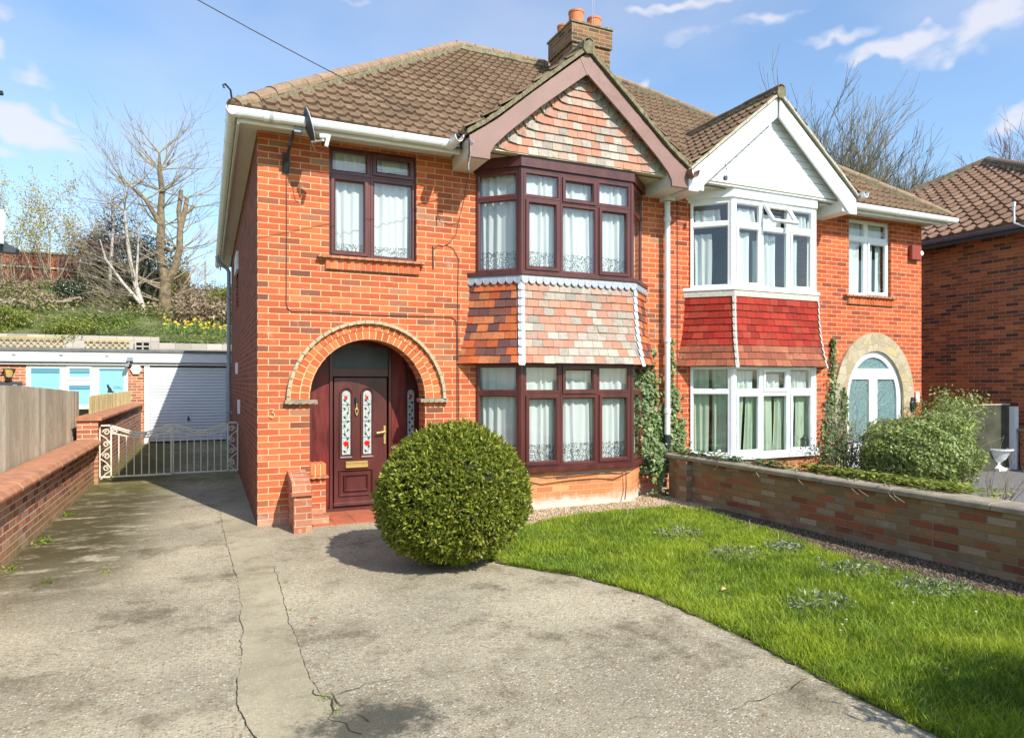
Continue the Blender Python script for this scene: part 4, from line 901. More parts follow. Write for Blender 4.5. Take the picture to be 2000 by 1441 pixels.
mesh_thing(mb, 'dish_cable', M['cable'], 'thin dark cable dropping from the dish and running along above the porch arch', 'cable', (.8, YF, 2.4))
mb = MB(); mb.tube([(2.74, 7.3, 4.2), (2.76, 7.35, 4.0), (2.80, 7.6, 3.75), (2.83, y, 3.55), (2.80, y, 3.40), (2.70, y, 3.27), (2.63, y, 3.235), (2.57, y, 3.25), (2.50, y, 3.18)], .004, 5)
mb.tube([(2.66, y, 3.26), (2.76, y, 3.22), (2.83, y, 3.1), (2.82, y, 2.7), (2.825, y, 2.0), (2.84, y, .6)], .0035, 5); mb.tube([(2.50, y, 3.23), (2.505, y - .005, 2.95)], .007, 6)
mesh_thing(mb, 'telephone_cable', M['cable'], 'looped phone cable on the brick between the first-floor window and the bay', 'cable', (2.8, YF, 3.2))
mb = MB(); pa, pb = Vector((2.76, 7.26, 4.34)), Vector((-.98, 5.43, 4.72)); dv_ = pb - pa; pc = pa + dv_ * 2.6 + Z(.9); pp = []
for i in range(41):
    t = i / 40; P = pa.lerp(pc, t); P.z = pa.z + dv_.z * 2.6 * t + .0 - .05 * math.sin(math.pi * min(1, t * 2.6)) * 1 + (.25 * max(0, t - .4)); pp.append(P)
mb.tube(pp, .0045, 5); mesh_thing(mb, 'telephone_wire', M['cable'], 'overhead telephone wire crossing the sky to the corner of the brown gable', 'wire', tuple(pa))
mb = MB(); mb.tube([pa + Vector((-.015, 0, .015)), pa + Vector((.02, 0, -.02)), pa + Vector((.035, 0, .01))], .009, 6); mb.tube([pa, pa + Vector((0, 0, -.12)), pa + Vector((-.02, .02, -.3))], .004, 5); mb.tube([pa + Vector((-.02, .02, -.24)), pa + Vector((-.02, .02, -.33))], .008, 6)
mesh_thing(mb, 'wire_insulator', M['lead'], 'small grey wire hook on the left foot of the brown gable', 'insulator', tuple(pa))
mb = MB(); mb.tube([(3.5, 7.40, .455), (3.8, 7.37, .40), (4.2, 7.37, .425), (4.6, 7.37, .43), (4.85, 7.37, .40), (5.10, 7.40, .46)], .008, 6); mb.tube([(4.0, 7.41, .43), (4.6, 7.42, .445), (4.98, 7.42, .43), (4.99, 7.43, .2), (4.95, 7.40, .05)], .007, 6)
mesh_thing(mb, 'loose_cable', M['cable'], 'black cable sagging under the sill of the ground-floor brown bay', 'cable', (4.3, 7.4, .4))
AB = thing('alarm_box', (11.2, YF, 3.8), 'red burglar alarm box high at the right corner of the right house', 'alarm box')
mb = MB(); mb.box(11.12, 11.36, YF - .08, YF, 3.69, 3.95); bev(mb.build('housing', M['alarm'] if 'alarm' in M else M['tilered'], AB), .012)
mb = MB(); mb.lathe([(.04, 0), (.04, .01)], (0, 0, 0), 14); o = mb.build('strobe', M['upvc'], AB, off=(0, 0, 0)); o.location = (.165, -.075, .02); o.rotation_euler = (R(90), 0, 0)
mb = MB(); mb.tube([(6.5, 7.27, 4.6), (6.52, 7.25, 4.45), (6.49, 7.24, 4.36)], .005, 5); mb.box(6.47, 6.52, 7.24, 7.275, 4.35, 4.40); mesh_thing(mb, 'junction_box', M['dishgrey'], 'small grey cable junction box on the white gable board', 'junction box', (6.5, 7.27, 4.37))
mb = MB(); mb.tube([(6.16, y, 4.2), (6.165, y, 3.0), (6.16, y, 1.2)], .004, 5); mesh_thing(mb, 'wall_cable', M['cable'], 'thin cable running straight down beside the white downpipe', 'cable', (6.16, YF, 2.5))
# ================================================================ GROUND
def concrete(name, base, warm, dark, spk=1.0):
    m, t, p, o = newmat(name); g = G(t); pos = g.obj()
    big = g.noise(.55, 7, .62, pos); c = g.ramp(big, [(.30, tuple(q * .66 for q in base)), (.48, base), (.66, warm)])
    v = g.n('ShaderNodeTexVoronoi'); v.inputs['Scale'].default_value = 58; t.links.new(pos, v.inputs[0]); s = g.n('ShaderNodeSeparateColor'); t.links.new(v.outputs['Color'], s.inputs[0])
    agg = g.ramp(s.outputs[0], [(0, (.10, .07, .035)), (.28, (.38, .21, .09)), (.45, (.36, .31, .20)), (.75, (.62, .57, .45)), (.9, (.74, .70, .6)), (1, (.48, .24, .10))])
    mk = g.m('MULTIPLY', g.mr(v.outputs['Distance'], .32, .52, 1, 0), g.mr(g.noise(2.4, 5, .7, pos), .36, .60, .45, 1)); c = g.mix(g.m('MULTIPLY', mk, .66 * spk), c, agg)
    c = g.mix(g.mr(g.noise(38, 5, .8, pos), .50, .64, 0, .6 * spk), c, dark)
    st = g.mr(g.noise(1.3, 9, .8, pos), .48, .66, 0, .7); c = g.mix(st, c, tuple(q * .8 for q in dark))
    # algae along the left wall and towards the gate
    sx = g.n('ShaderNodeSeparateXYZ'); t.links.new(pos, sx.inputs[0])
    al = g.m('MULTIPLY', g.m('MULTIPLY', g.mr(sx.outputs[0], -.15, -1.0, 0, 1), g.mr(sx.outputs[1], 4.8, 7.5)), g.mr(g.noise(3.2, 9, .82, g.sc(pos, (.6, 1.3, 1))), .37, .51)); c = g.mix(g.m('MULTIPLY', al, .95), c, (.07, .055, .02))
    al2 = g.m('MULTIPLY', g.mr(sx.outputs[1], 10.2, 12.2), g.mr(g.noise(7, 6, .75, pos), .35, .60)); c = g.mix(g.m('MULTIPLY', al2, .75), c, (.15, .14, .03))
    # oil stain near the end of the joint
    d = g.n('ShaderNodeVectorMath', operation='DISTANCE'); t.links.new(g.sc(pos, (1, 1.6, 1)), d.inputs[0]); d.inputs[1].default_value = (.70, 3.12 * 1.6, 0)
    oil = g.m('MULTIPLY', g.mr(g.m('ADD', d.outputs['Value'], g.m('MULTIPLY', g.noise(9, 8, .8, pos), 1.1)), .70, 1.0, 1, 0), .9); c = g.mix(oil, c, (.06, .058, .045))
    t.links.new(c, p.inputs['Base Color']); p.inputs['Roughness'].default_value = .95; p.inputs['Specular IOR Level'].default_value = .2
    h = g.m('ADD', g.m('MULTIPLY', g.mr(v.outputs['Distance'], .1, .5, 1, 0), .5), g.noise(90, 4, .7, pos)); t.links.new(g.bump(h, .65 * spk, .008), p.inputs['Normal']); return m
M['drive'] = concrete('worn_aggregate_concrete', (.365, .32, .225), (.52, .45, .31), (.12, .09, .05))
M['strip'] = concrete('smooth_repair_concrete', (.345, .30, .20), (.44, .385, .26), (.20, .165, .10), .35)
M['earth'] = plain('dark_earth', (.09, .07, .04), .95, var=.5, nscale=6, bump=1)
M['turf'] = plain('turf', (.09, .15, .02), .95, var=.5, nscale=5, bump=1)
M['bankgreen'] = plain('bank_turf', (.085, .10, .03), .95, var=.45, nscale=1.4, bump=1, stain=((.28, .22, .12), .53))
def sheet(name, pts, z, mat, th=None):
    mb = MB(); mb.add([(x, y, z) for x, y in pts], [tuple(range(len(pts)))]); o = mb.build(name, mat); return tag(o, kind='structure')
sheet('ground', [(-900, -900), (900, -900), (900, 900), (-900, 900)], -.03, M['turf'])
lawn_edge = [(3.08, -1.5), (3.0, 1.2), (2.99, 2.18), (3.005, 2.64), (3.045, 3.26), (3.015, 4.04), (2.90, 4.45), (2.76, 4.80), (2.46, 5.23), (2.27, 5.56), (2.25, 5.9)]
sheet('driveway', [(-1.62, -6), (3.2, -6)] + lawn_edge + [(2.4, 6.3), (2.9, 7.3), (3.04, 7.88), (.505, 7.88), (.505, 16.5), (3, 19.7), (-1.62, 19.7)], 0.0, M['drive'])
sheet('neighbour_driveway', [(9.2, 3.2), (13.6, 3.2), (13.6, 14), (11.47, 14), (11.47, 7.88), (9.2, 7.88)], -.004, plain('grey_tarmac', (.17, .165, .16), .95, var=.15, nscale=30, bump=.6))
sheet('garden_bed', [(5.9, -2), (9.2, -2), (9.2, 7.88), (5.9, 7.88)], -.002, M['earth'])
# repair strip with raised edge and cracks
mb = MB(); rs = random.Random(8); le, re_ = [], []
lx = [(2.0, .215), (2.6, .20), (3.2, .195), (3.6, .13), (4.2, .185), (4.9, .21), (5.6, .23), (6.37, .20), (7.4, .17), (8.5, .15), (9.5, .157), (11, .15), (13, .16), (19.6, .15)]
rx_ = [(2.0, .86), (2.5, .79), (2.9, .70), (3.3, .56), (3.7, .50), (4.3, .50), (4.82, .495), (5.6, .52), (6.2, .515), (7.2, .505), (7.86, .503), (9.5, .504), (11, .504), (13, .504), (19.6, .504)]
def itp(tb, y):
    for (a, b), (c, d) in zip(tb, tb[1:]):
        if a <= y <= c: return b + (d - b) * (y - a) / (c - a)
    return tb[-1][1] if y > tb[-1][0] else tb[0][1]
ys = [1.6 + i * .04 for i in range(451)]
def edL(q): return itp(lx, q) + .022 * mnoise.noise((q * 4, 1, 0)) + .012 * mnoise.noise((q * 19, 4, 0))
def edR(q): return itp(rx_, q) + (.012 * mnoise.noise((q * 7, 2, 0)) if q < 7.8 else 0)
mb = MB(); vs = []
for q in ys: vs += [(edL(q), q, .0045), (edR(q), q, .0045)]
mb.add(vs, [(2 * i, 2 * i + 1, 2 * i + 3, 2 * i + 2) for i in range(len(ys) - 1)]); tag(mb.build('concrete_strip', M['strip']), kind='structure')
M['crackm'] = plain('crack_shadow_soil', (.035, .028, .016), 1, var=.5, nscale=30)
def crack(name, pts, w0, seed, z=.0075, amp=.02):
    mb = MB(); rs = random.Random(seed); fine = []
    for (a, b) in zip(pts, pts[1:]):
        a, b = Vector((*a, 0)), Vector((*b, 0)); n = max(2, int((b - a).length / .03)); d = (b - a).normalized(); s = Vector((-d.y, d.x, 0))
        for i in range(n): fine.append(a.lerp(b, i / n) + s * amp * mnoise.noise((i * .35 + seed, seed * 3.1, a.y * 3)))
    vs = []; 
    for i, p in enumerate(fine):
        d = (fine[min(i + 1, len(fine) - 1)] - fine[max(0, i - 1)]).normalized(); s = Vector((-d.y, d.x, 0)); w = w0 * max(.06, .55 + .9 * mnoise.noise((i * .21, seed, 7)))
        vs += [p + s * w + Z(z), p - s * w + Z(z)]
    mb.add(vs, [(2 * i, 2 * i + 1, 2 * i + 3, 2 * i + 2) for i in range(len(fine) - 1)]); return mb
cr = MB()
fr_ = lambda f, a, b: [(f(a + (b - a) * i / 60), a + (b - a) * i / 60) for i in range(61)]
for i, (pts, w0, amp) in enumerate([(fr_(edL, 2.5, 3.9), .0032, .004), (fr_(edL, 4.2, 5.0), .0020, .004), (fr_(edL, 5.9, 9), .0014, .004), (fr_(edR, 3.5, 4.6), .0022, .005), (fr_(edR, 4.6, 6.1), .0034, .006),
                           ([(.50, 3.58), (.57, 3.4), (.54, 3.25), (.62, 3.0)], .005, .05), ([(.60, 3.46), (.75, 3.52), (.94, 3.54)], .0028, .03), ([(.56, 3.5), (.64, 3.3), (.70, 3.1)], .004, .05),
                           ([(1.8, 2.66), (2.0, 2.60), (2.2, 2.52)], .002, .04), ([(2.3, 2.54), (2.45, 2.57), (2.64, 2.57), (2.95, 2.63)], .0028, .05)]):
    c_ = crack('c', pts, w0, i + 2, amp=amp); cr.add(c_.v, c_.f)
tag(cr.build('cracks', M['crackm']), kind='structure')
# lawn and gravel bases
lawn = lawn_edge[1:] + [(2.4, 6.15), (2.66, 6.45), (2.97, 6.62), (3.79, 6.93), (4.56, 7.03), (5.3, 6.90), (5.46, 6.6), (5.46, 5.45), (5.25, 4.6), (5.2, 4.03), (5.24, 3.6), (5.35, 2.9), (5.4, 1.2)]
sheet('lawn_soil', lawn, .006, M['turf'])
sl = MB(); eP = []
for (a, b) in zip(lawn_edge[1:-1], lawn_edge[2:]):
    for i in range(24): t = i / 24; eP.append((a[0] + (b[0] - a[0]) * t, a[1] + (b[1] - a[1]) * t))
vs = []
for i, (x, y) in enumerate(eP):
    w1 = .022 + .035 * mnoise.noise((x * 9, y * 9, 5)) + .02 * mnoise.noise((x * 31, y * 31, 2)); vs += [(x - max(.004, w1), y - .3 * max(.004, w1), .0065), (x + .09, y + .02, .0075)]
sl.add(vs, [(2 * i, 2 * i + 1, 2 * i + 3, 2 * i + 2) for i in range(len(eP) - 1)]); tag(sl.build('soil_shadow_edge', M['earth']), kind='structure')  # strip of bare soil, its dark also painting the turf edge's shadow
M['gravelbase'] = plain('gravel_bed', (.36, .25, .13), .95, var=.45, nscale=45, bump=1)
grav = [(2.30, 6.05), (2.4, 6.15), (2.66, 6.45), (2.97, 6.62), (3.79, 6.93), (4.56, 7.03), (5.3, 6.90), (5.46, 6.6), (5.46, 5.45), (5.25, 4.6), (5.2, 4.03), (5.24, 3.6), (5.35, 2.9), (5.4, 1.2), (5.8, 1.2), (5.8, 7.9), (5.56, 7.88), (5.11, 7.455), (3.49, 7.455), (3.04, 7.88), (2.9, 7.3)]
sheet('gravel_bed', grav, .004, M['gravelbase'])
def inside(px, py, poly):
    poly = np.array(poly); x, y = poly[:, 0], poly[:, 1]; x2, y2 = np.roll(x, -1), np.roll(y, -1); r = np.zeros(px.shape, bool)
    for a, b, c, d in zip(x, y, x2, y2):
        if b == d: continue
        cond = ((b > py) != (d > py)) & (px < (c - a) * (py - b) / (d - b) + a); r ^= cond
    return r
def npmesh(name, co, tris, mat, kind=None, smooth=False):
    me = bpy.data.meshes.new(name); k = tris.shape[1]; me.vertices.add(len(co)); me.vertices.foreach_set('co', co.astype(np.float32).ravel())
    me.loops.add(tris.size); me.loops.foreach_set('vertex_index', tris.astype(np.int32).ravel()); me.polygons.add(len(tris))
    me.polygons.foreach_set('loop_start', (np.arange(len(tris)) * k).astype(np.int32)); me.materials.append(mat)
    if smooth: me.polygons.foreach_set('use_smooth', np.ones(len(tris), bool))
    me.update(calc_edges=True); me.validate(); o = link(bpy.data.objects.new(name, me))
    return tag(o, kind=kind) if kind else o
rng = np.random.default_rng(4)
def leafmat(name, cols, trans=.3, rough=.5, nscale=6, dark=.2, spec=.4, stain=None): return island(name, cols, rough, nscale=nscale, dark=dark, bump=0, trans=trans, spec=spec, val=.45, stain=stain)
M['grass'] = leafmat('grass_blade', [(0, (.14, .27, .02)), (.35, (.28, .45, .03)), (.7, (.42, .56, .04)), (.93, (.54, .60, .10)), (1, (.56, .50, .2))], .42, .5, nscale=2.6, dark=.75, spec=.25, stain=((.44, .52, .045), .46, .65, 1.1))
def grass_blades(name, poly, n, hmin, hmax, w, mat, seed=1, dens=None):
    r = np.random.default_rng(seed); P = np.array(poly); lo, hi = P.min(0), P.max(0)
    x = r.uniform(lo[0], hi[0], n * 3); y = r.uniform(lo[1], hi[1], n * 3)
    # more, finer blades near the camera
    k = inside(x, y, poly) & (r.random(n * 3) < np.clip(3.2 / np.maximum(y, 1.2), .25, 1)); x, y = x[k][:n], y[k][:n]; n = len(x)
    cl = .5 + .5 * np.sin(x * 3.1 + 1.3 * np.sin(y * 2.3)) * np.sin(y * 2.7 + x) + .35 * np.sin(x * 11 + y * 7) * np.sin(y * 13 - x * 4)
    h = (hmin + (hmax - hmin) * r.random(n) ** 1.6) * (.55 + .6 * np.clip(cl, 0, 1.3)); a = r.uniform(0, 2 * np.pi, n); b = r.uniform(0, 2 * np.pi, n)
    lean = h * r.uniform(.25, 1.1, n); ww = w * r.uniform(.6, 1.3, n) * (1 + .10 * y)
    sx, sy = np.cos(a) * ww, np.sin(a) * ww; lx_, ly_ = np.cos(b) * lean, np.sin(b) * lean
    v = np.stack([np.stack([x - sx, y - sy, x * 0], 1), np.stack([x + sx, y + sy, x * 0], 1), np.stack([x + sx * .7 + lx_ * .35, y + sy * .7 + ly_ * .35, h * .6], 1), np.stack([x - sx * .7 + lx_ * .35, y - sy * .7 + ly_ * .35, h * .6], 1), np.stack([x + lx_, y + ly_, h], 1)], 1)
    i0 = np.arange(n) * 5; tr = np.concatenate([np.stack([i0, i0 + 1, i0 + 2], 1), np.stack([i0, i0 + 2, i0 + 3], 1), np.stack([i0 + 3, i0 + 2, i0 + 4], 1)])
    return npmesh(name, v.reshape(-1, 3), tr, mat, 'stuff')
pl = [(x - .02 if x < 3.2 else x + .02, y) for x, y in lawn]
o = grass_blades('lawn_grass', pl, 150000, .02, .085, .0022, M['grass'], 3); tag(o, 'bright green unevenly mown lawn grass', 'grass')
# edge tufts leaning over the concrete
r_ = np.random.default_rng(77); E_ = np.array(eP); idx = r_.integers(0, len(E_), 9000)
ex = E_[idx, 0] + r_.normal(size=9000) * .03 + .035; ey = E_[idx, 1] + r_.normal(size=9000) * .03; keep = np.sin(ex * 9 + ey * 13) + np.sin(ey * 31) > -.3; ex, ey = ex[keep], ey[keep]; n_ = len(ex)
h_ = r_.uniform(.02, .07, n_); th_ = np.pi + r_.normal(size=n_) * .9; sx_ = np.cos(th_ + 1.57) * .0025; sy_ = np.sin(th_ + 1.57) * .0025
v_ = np.stack([np.stack([ex - sx_, ey - sy_, ex * 0 + .004], 1), np.stack([ex + sx_, ey + sy_, ex * 0 + .004], 1), np.stack([ex + np.cos(th_) * h_ * .9, ey + np.sin(th_) * h_ * .9, h_ * .6], 1)], 1).reshape(-1, 3)
tag(npmesh('edge_grass', v_, np.arange(n_ * 3).reshape(-1, 3), M['grass'], 'stuff'), 'ragged grass leaning over the concrete edge', 'grass')
M['grassdark'] = leafmat('edge_grass', [(0, (.03, .07, .012)), (.6, (.08, .16, .02)), (1, (.3, .28, .12))], .3)
# ground cover rosettes in the lawn (grey green)
M['sage'] = leafmat('grey_green_leaf', [(0, (.20, .26, .13)), (.6, (.36, .42, .24)), (1, (.48, .52, .34))], .25)
def leaf_quads(c, nrm, size, r, aspect=.5, fold=.25, mat=None):
    """c (n,3) leaf bases, nrm (n,3) leaf normals -> verts, tris (4 verts kite, 2 tris)"""
    n = len(c); t = r.normal(size=(n, 3)); t -= (t * nrm).sum(1)[:, None] * nrm; t /= np.linalg.norm(t, axis=1)[:, None] + 1e-9; s = np.cross(nrm, t)
    L_ = (size * r.uniform(.6, 1.3, n))[:, None]; W_ = L_ * aspect
    a = c; b = c + t * L_ * .5 + s * W_ * .5 + nrm * L_ * fold * .3; d = c + t * L_ * .5 - s * W_ * .5 + nrm * L_ * fold * .3; e = c + t * L_ - nrm * L_ * fold * .4
    v = np.stack([a, b, e, d], 1).reshape(-1, 3); i = np.arange(n) * 4
    return v, np.concatenate([np.stack([i, i + 1, i + 2], 1), np.stack([i, i + 2, i + 3], 1)])
def lump(d, seed, k=1.0):
    q = d * 2.3 + seed; return 1 + k * .16 * (np.sin(q[:, 0] * 1.7 + 2 * np.sin(q[:, 1])) + np.sin(q[:, 1] * 2.3 + q[:, 2] * 1.9) + .6 * np.sin(q[:, 2] * 5.1 + q[:, 0] * 4.3))
def leaf_cloud(name, c, rad, n, size, mat, seed=1, shell=.45, aspect=.5, lumps=1.0, parent=None, up=.3, clump=0):
    r = np.random.default_rng(seed); d = r.normal(size=(n, 3)); d /= np.linalg.norm(d, axis=1)[:, None]
    rr = (1 - shell * r.random(n) ** 1.5) * lump(d, seed, lumps); rad_ = np.array(rad)
    if clump:
        cc = r.normal(size=(clump, 3)); cc /= np.linalg.norm(cc, axis=1)[:, None]; idx = r.integers(0, clump, n); off = r.normal(size=(n, 3)) * .16
        base = cc[idx] * (1 - .5 * r.random(clump)[idx] ** 1.3)[:, None] * lump(cc, seed, lumps)[idx][:, None]; P = np.array(c) + (base + off) * rad_
    else: P = np.array(c) + d * rr[:, None] * rad_
    P = P[P[:, 2] > .0]; nn = r.normal(size=P.shape) * .8 + (P - np.array(c)) / rad_ * .8 + np.array([0, 0, up]); nn /= np.linalg.norm(nn, axis=1)[:, None]
    v, t = leaf_quads(P, nn, size, r, aspect); off = ROOT[parent.name] if parent is not None else Vector((0, 0, 0))
    o = npmesh(name, v - np.array(off), t, mat)
    if parent is not None: o.parent = parent
    return o
def rosettes(name, pts, mat, label, cat, group):
    for i, (x, y, s) in enumerate(pts):
        r = np.random.default_rng(50 + i); n = int(380 * s); a = r.uniform(0, 6.28, n); q = np.sqrt(r.random(n)) * .26 * s
        P = np.stack([x + np.cos(a) * q * 1.3, y + np.sin(a) * q, .02 + .055 * (1 - q / .3) * r.random(n)], 1); nn = r.normal(size=(n, 3)) * .7 + np.array([0, 0, .5]); nn /= np.linalg.norm(nn, axis=1)[:, None]
        v, t = leaf_quads(P, nn, .05, r, .32); o = npmesh(name, v - np.array([x, y, 0]), t, mat); o.location = (x, y, 0); tag(o, label[i], cat, group)
rosettes('ground_cover_plant', [(4.42, 5.62, .75), (4.35, 4.75, .85), (3.95, 3.45, .8), (4.9, 3.95, .9), (5.0, 3.35, .9), (4.95, 4.75, .6)], M['sage'],
         ['grey-green weed patch in the lawn nearest the gravel corner', 'grey-green weed patch in the middle of the lawn by the wall shade', 'grey-green weed patch alone in the open lawn nearest the drive', 'spreading grey-green weed patch at the lawn edge under the right wall',
          'grey-green weed patch at the right edge of the frame', 'small grey-green weed patch at the shaded edge of the lawn'], 'weed patch', 'grey-green weed patches in the lawn')
# daisies and dead leaves
M['petal'] = plain('white_petal', (.8, .8, .76), .6); M['deadleaf'] = plain('dry_leaf', (.46, .26, .14), .8)
rs = random.Random(6)
for i, (x, y) in enumerate([(3.32, 5.2), (3.42, 5.2), (3.75, 4.92), (3.68, 3.05), (3.78, 3.10), (3.58, 2.98), (4.35, 3.20), (4.5, 3.15), (3.62, 2.35), (4.7, 2.85), (4.35, 5.3), (4.9, 4.3)]):
    mb = MB(); mb.tube([(x, y, 0), (x + .004, y, .045)], .001, 4); h = .047
    mb.add([(x + .011 * (1 if k % 2 else .55) * math.cos(k * math.pi / 8), y + .011 * (1 if k % 2 else .55) * math.sin(k * math.pi / 8), h) for k in range(16)], [tuple(range(16))])
    mesh_thing(mb, 'daisy', M['petal'], 'tiny white daisy in the lawn', 'flower', (x, y, 0), 'daisies in the lawn')
for i, (x, y, s, lb) in enumerate([(3.53, 3.95, .035, 'curled pink-brown dead leaf lying mid-lawn'), (2.83, 4.05, .02, 'small orange leaf on the concrete at the lawn edge'), (.63, 4.5, .014, 'brown leaf on the drive right of the joint')]):
    mb = MB(); mb.add([(x - s, y, .03), (x, y - s * .6, .045), (x + s, y + s * .2, .03), (x, y + s * .7, .05)], [(0, 1, 2), (0, 2, 3)]); mesh_thing(mb, 'dead_leaf', M['deadleaf'], lb, 'leaf', (x, y, .03))
# gravel pebbles (uncountable)
def pebbles(name, poly, n, s, mat, seed=1):
    r = np.random.default_rng(seed); P = np.array(poly); lo, hi = P.min(0), P.max(0); x = r.uniform(lo[0], hi[0], n * 4); y = r.uniform(lo[1], hi[1], n * 4); k = inside(x, y, poly); x, y = x[k][:n], y[k][:n]; n = len(x)
    base = np.array([(1, 0, 0), (-1, 0, 0), (0, 1, 0), (0, -1, 0), (0, 0, 1), (0, 0, -1)]) ; f = np.array([(0, 2, 4), (2, 1, 4), (1, 3, 4), (3, 0, 4), (2, 0, 5), (1, 2, 5), (3, 1, 5), (0, 3, 5)])
    sc_ = s * r.uniform(.5, 1.4, (n, 1, 1)) * r.uniform(.6, 1.2, (n, 1, 3)); v = base[None] * sc_; a = r.uniform(0, 6.28, n); ca, sa = np.cos(a)[:, None], np.sin(a)[:, None]
    tilt = r.uniform(-.6, .6, (n, 1)); X = v[:, :, 0] * ca - v[:, :, 1] * sa; Y = v[:, :, 0] * sa + v[:, :, 1] * ca; Zz = v[:, :, 2] * .7 + X * tilt * .3
    co = np.stack([X + x[:, None], Y + y[:, None], Zz + .008 + .006 * r.random((n, 1))], 2).reshape(-1, 3); t = (f[None] + (np.arange(n) * 6)[:, None, None]).reshape(-1, 3); return npmesh(name, co, t, mat, 'stuff')
M['pebble'] = island('golden_gravel', [(0, (.30, .17, .08)), (.3, (.50, .32, .15)), (.6, (.62, .48, .29)), (.85, (.70, .62, .50)), (1, (.34, .28, .22))], .8, dark=.2, bump=0, val=.3)
ga = [p for p in grav if p[1] > 6.55] + [(5.8, 6.55)]
tag(pebbles('gravel', [(2.97, 6.62), (3.79, 6.93), (4.56, 7.03), (5.3, 6.90), (5.46, 6.6), (5.79, 6.6), (5.79, 7.86), (5.56, 7.88), (5.11, 7.455), (3.49, 7.455), (3.04, 7.88), (2.7, 7.2)], 9000, .012, M['pebble']), 'golden gravel along the foot of the bay', 'gravel')
M['shadepebble'] = island('shade_darkened_gravel', [(0, (.07, .05, .03)), (.5, (.16, .115, .07)), (.85, (.24, .18, .12)), (1, (.34, .28, .2))], .9, dark=.3, bump=0, val=.3)  # gravel coloured dark to paint in the shade beside the garden wall
tag(pebbles('gravel', [(5.46, 6.6), (5.46, 5.45), (5.25, 4.6), (5.2, 4.03), (5.24, 3.6), (5.35, 2.9), (5.4, 1.2), (5.8, 1.2), (5.8, 6.6)], 10000, .011, M['shadepebble'], 3), 'gravel with shade darkened into its colour along the foot of the garden wall', 'gravel')
sheet('painted_shade_strip', [(5.46, 6.6), (5.46, 5.45), (5.25, 4.6), (5.2, 4.03), (5.24, 3.6), (5.35, 2.9), (5.4, 1.2), (5.8, 1.2), (5.8, 6.6)], .0085, M['earth'])  # dark sheet under these pebbles, part of the same painted wall shade
# scattered moss and weeds in the joints
for i, (x, y, n, s, lb) in enumerate([(-1.47, 7.9, 60, .05, 'larger weed tuft at the foot of the low left wall'), (-1.50, 6.9, 40, .04, 'small weed tuft at the wall foot nearest the camera'), (-1.14, 6.35, 30, .035, 'left of two grass tufts growing from the drive'), (-.75, 6.45, 30, .03, 'right of two grass tufts growing from the drive'),
                                (.56, 5.6, 22, .02, 'moss tuft in the joint nearest the house'), (.53, 4.9, 22, .02, 'moss tuft halfway along the joint'), (.53, 3.46, 34, .02, 'weed in the dark cracked patch, upper'), (.57, 3.30, 34, .02, 'weed in the dark cracked patch, lower'), (-1.5, 9.4, 40, .04, 'low weeds along the far part of the left wall foot')]):
    r = np.random.default_rng(i + 70); c_ = np.stack([x + r.normal(size=n) * s * .9, y + r.normal(size=n) * s * 1.2, r.random(n) * s * .8], 1); nn = r.normal(size=(n, 3)); nn /= np.linalg.norm(nn, axis=1)[:, None]
    v, t = leaf_quads(c_, nn, s * .8, r, .35); o = npmesh('weed_tuft', v - np.array([x, y, 0]), t, M['grass']); o.location = (x, y, 0); tag(o, lb, 'weed')
# ================================================================ HEDGE BALL
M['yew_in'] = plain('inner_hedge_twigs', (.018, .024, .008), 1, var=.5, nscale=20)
M['yew'] = leafmat('yew_sprig', [(0, (.10, .14, .018)), (.35, (.22, .28, .03)), (.75, (.42, .47, .055)), (.94, (.58, .58, .10)), (1, (.50, .30, .10))], .3, .4)
BC, BR_ = np.array([1.955, 5.60, .605]), np.array([.645, .645, .575])
HB = thing('clipped_bush', (1.927, 5.54, 0), 'big round clipped evergreen bush in front of the door', 'bush')
mb = MB(); vs = []; nu, nv2 = 40, 22
for j in range(nv2 + 1):
    for i in range(nu):
        th = math.pi * j / nv2; ph = 2 * math.pi * i / nu; d = Vector((math.sin(th) * math.cos(ph), math.sin(th) * math.sin(ph), math.cos(th))); k = .94 + .05 * mnoise.noise(d * 4)
        vs.append((BC[0] + d.x * BR_[0] * k, BC[1] + d.y * BR_[1] * k, max(.01, BC[2] + d.z * BR_[2] * k)))
mb.add(vs, [(j * nu + i, (j + 1) * nu + i, (j + 1) * nu + (i + 1) % nu, j * nu + (i + 1) % nu) for j in range(nv2) for i in range(nu)]); mb.build('inner_twigs', M['yew_in'], HB, smooth=True)
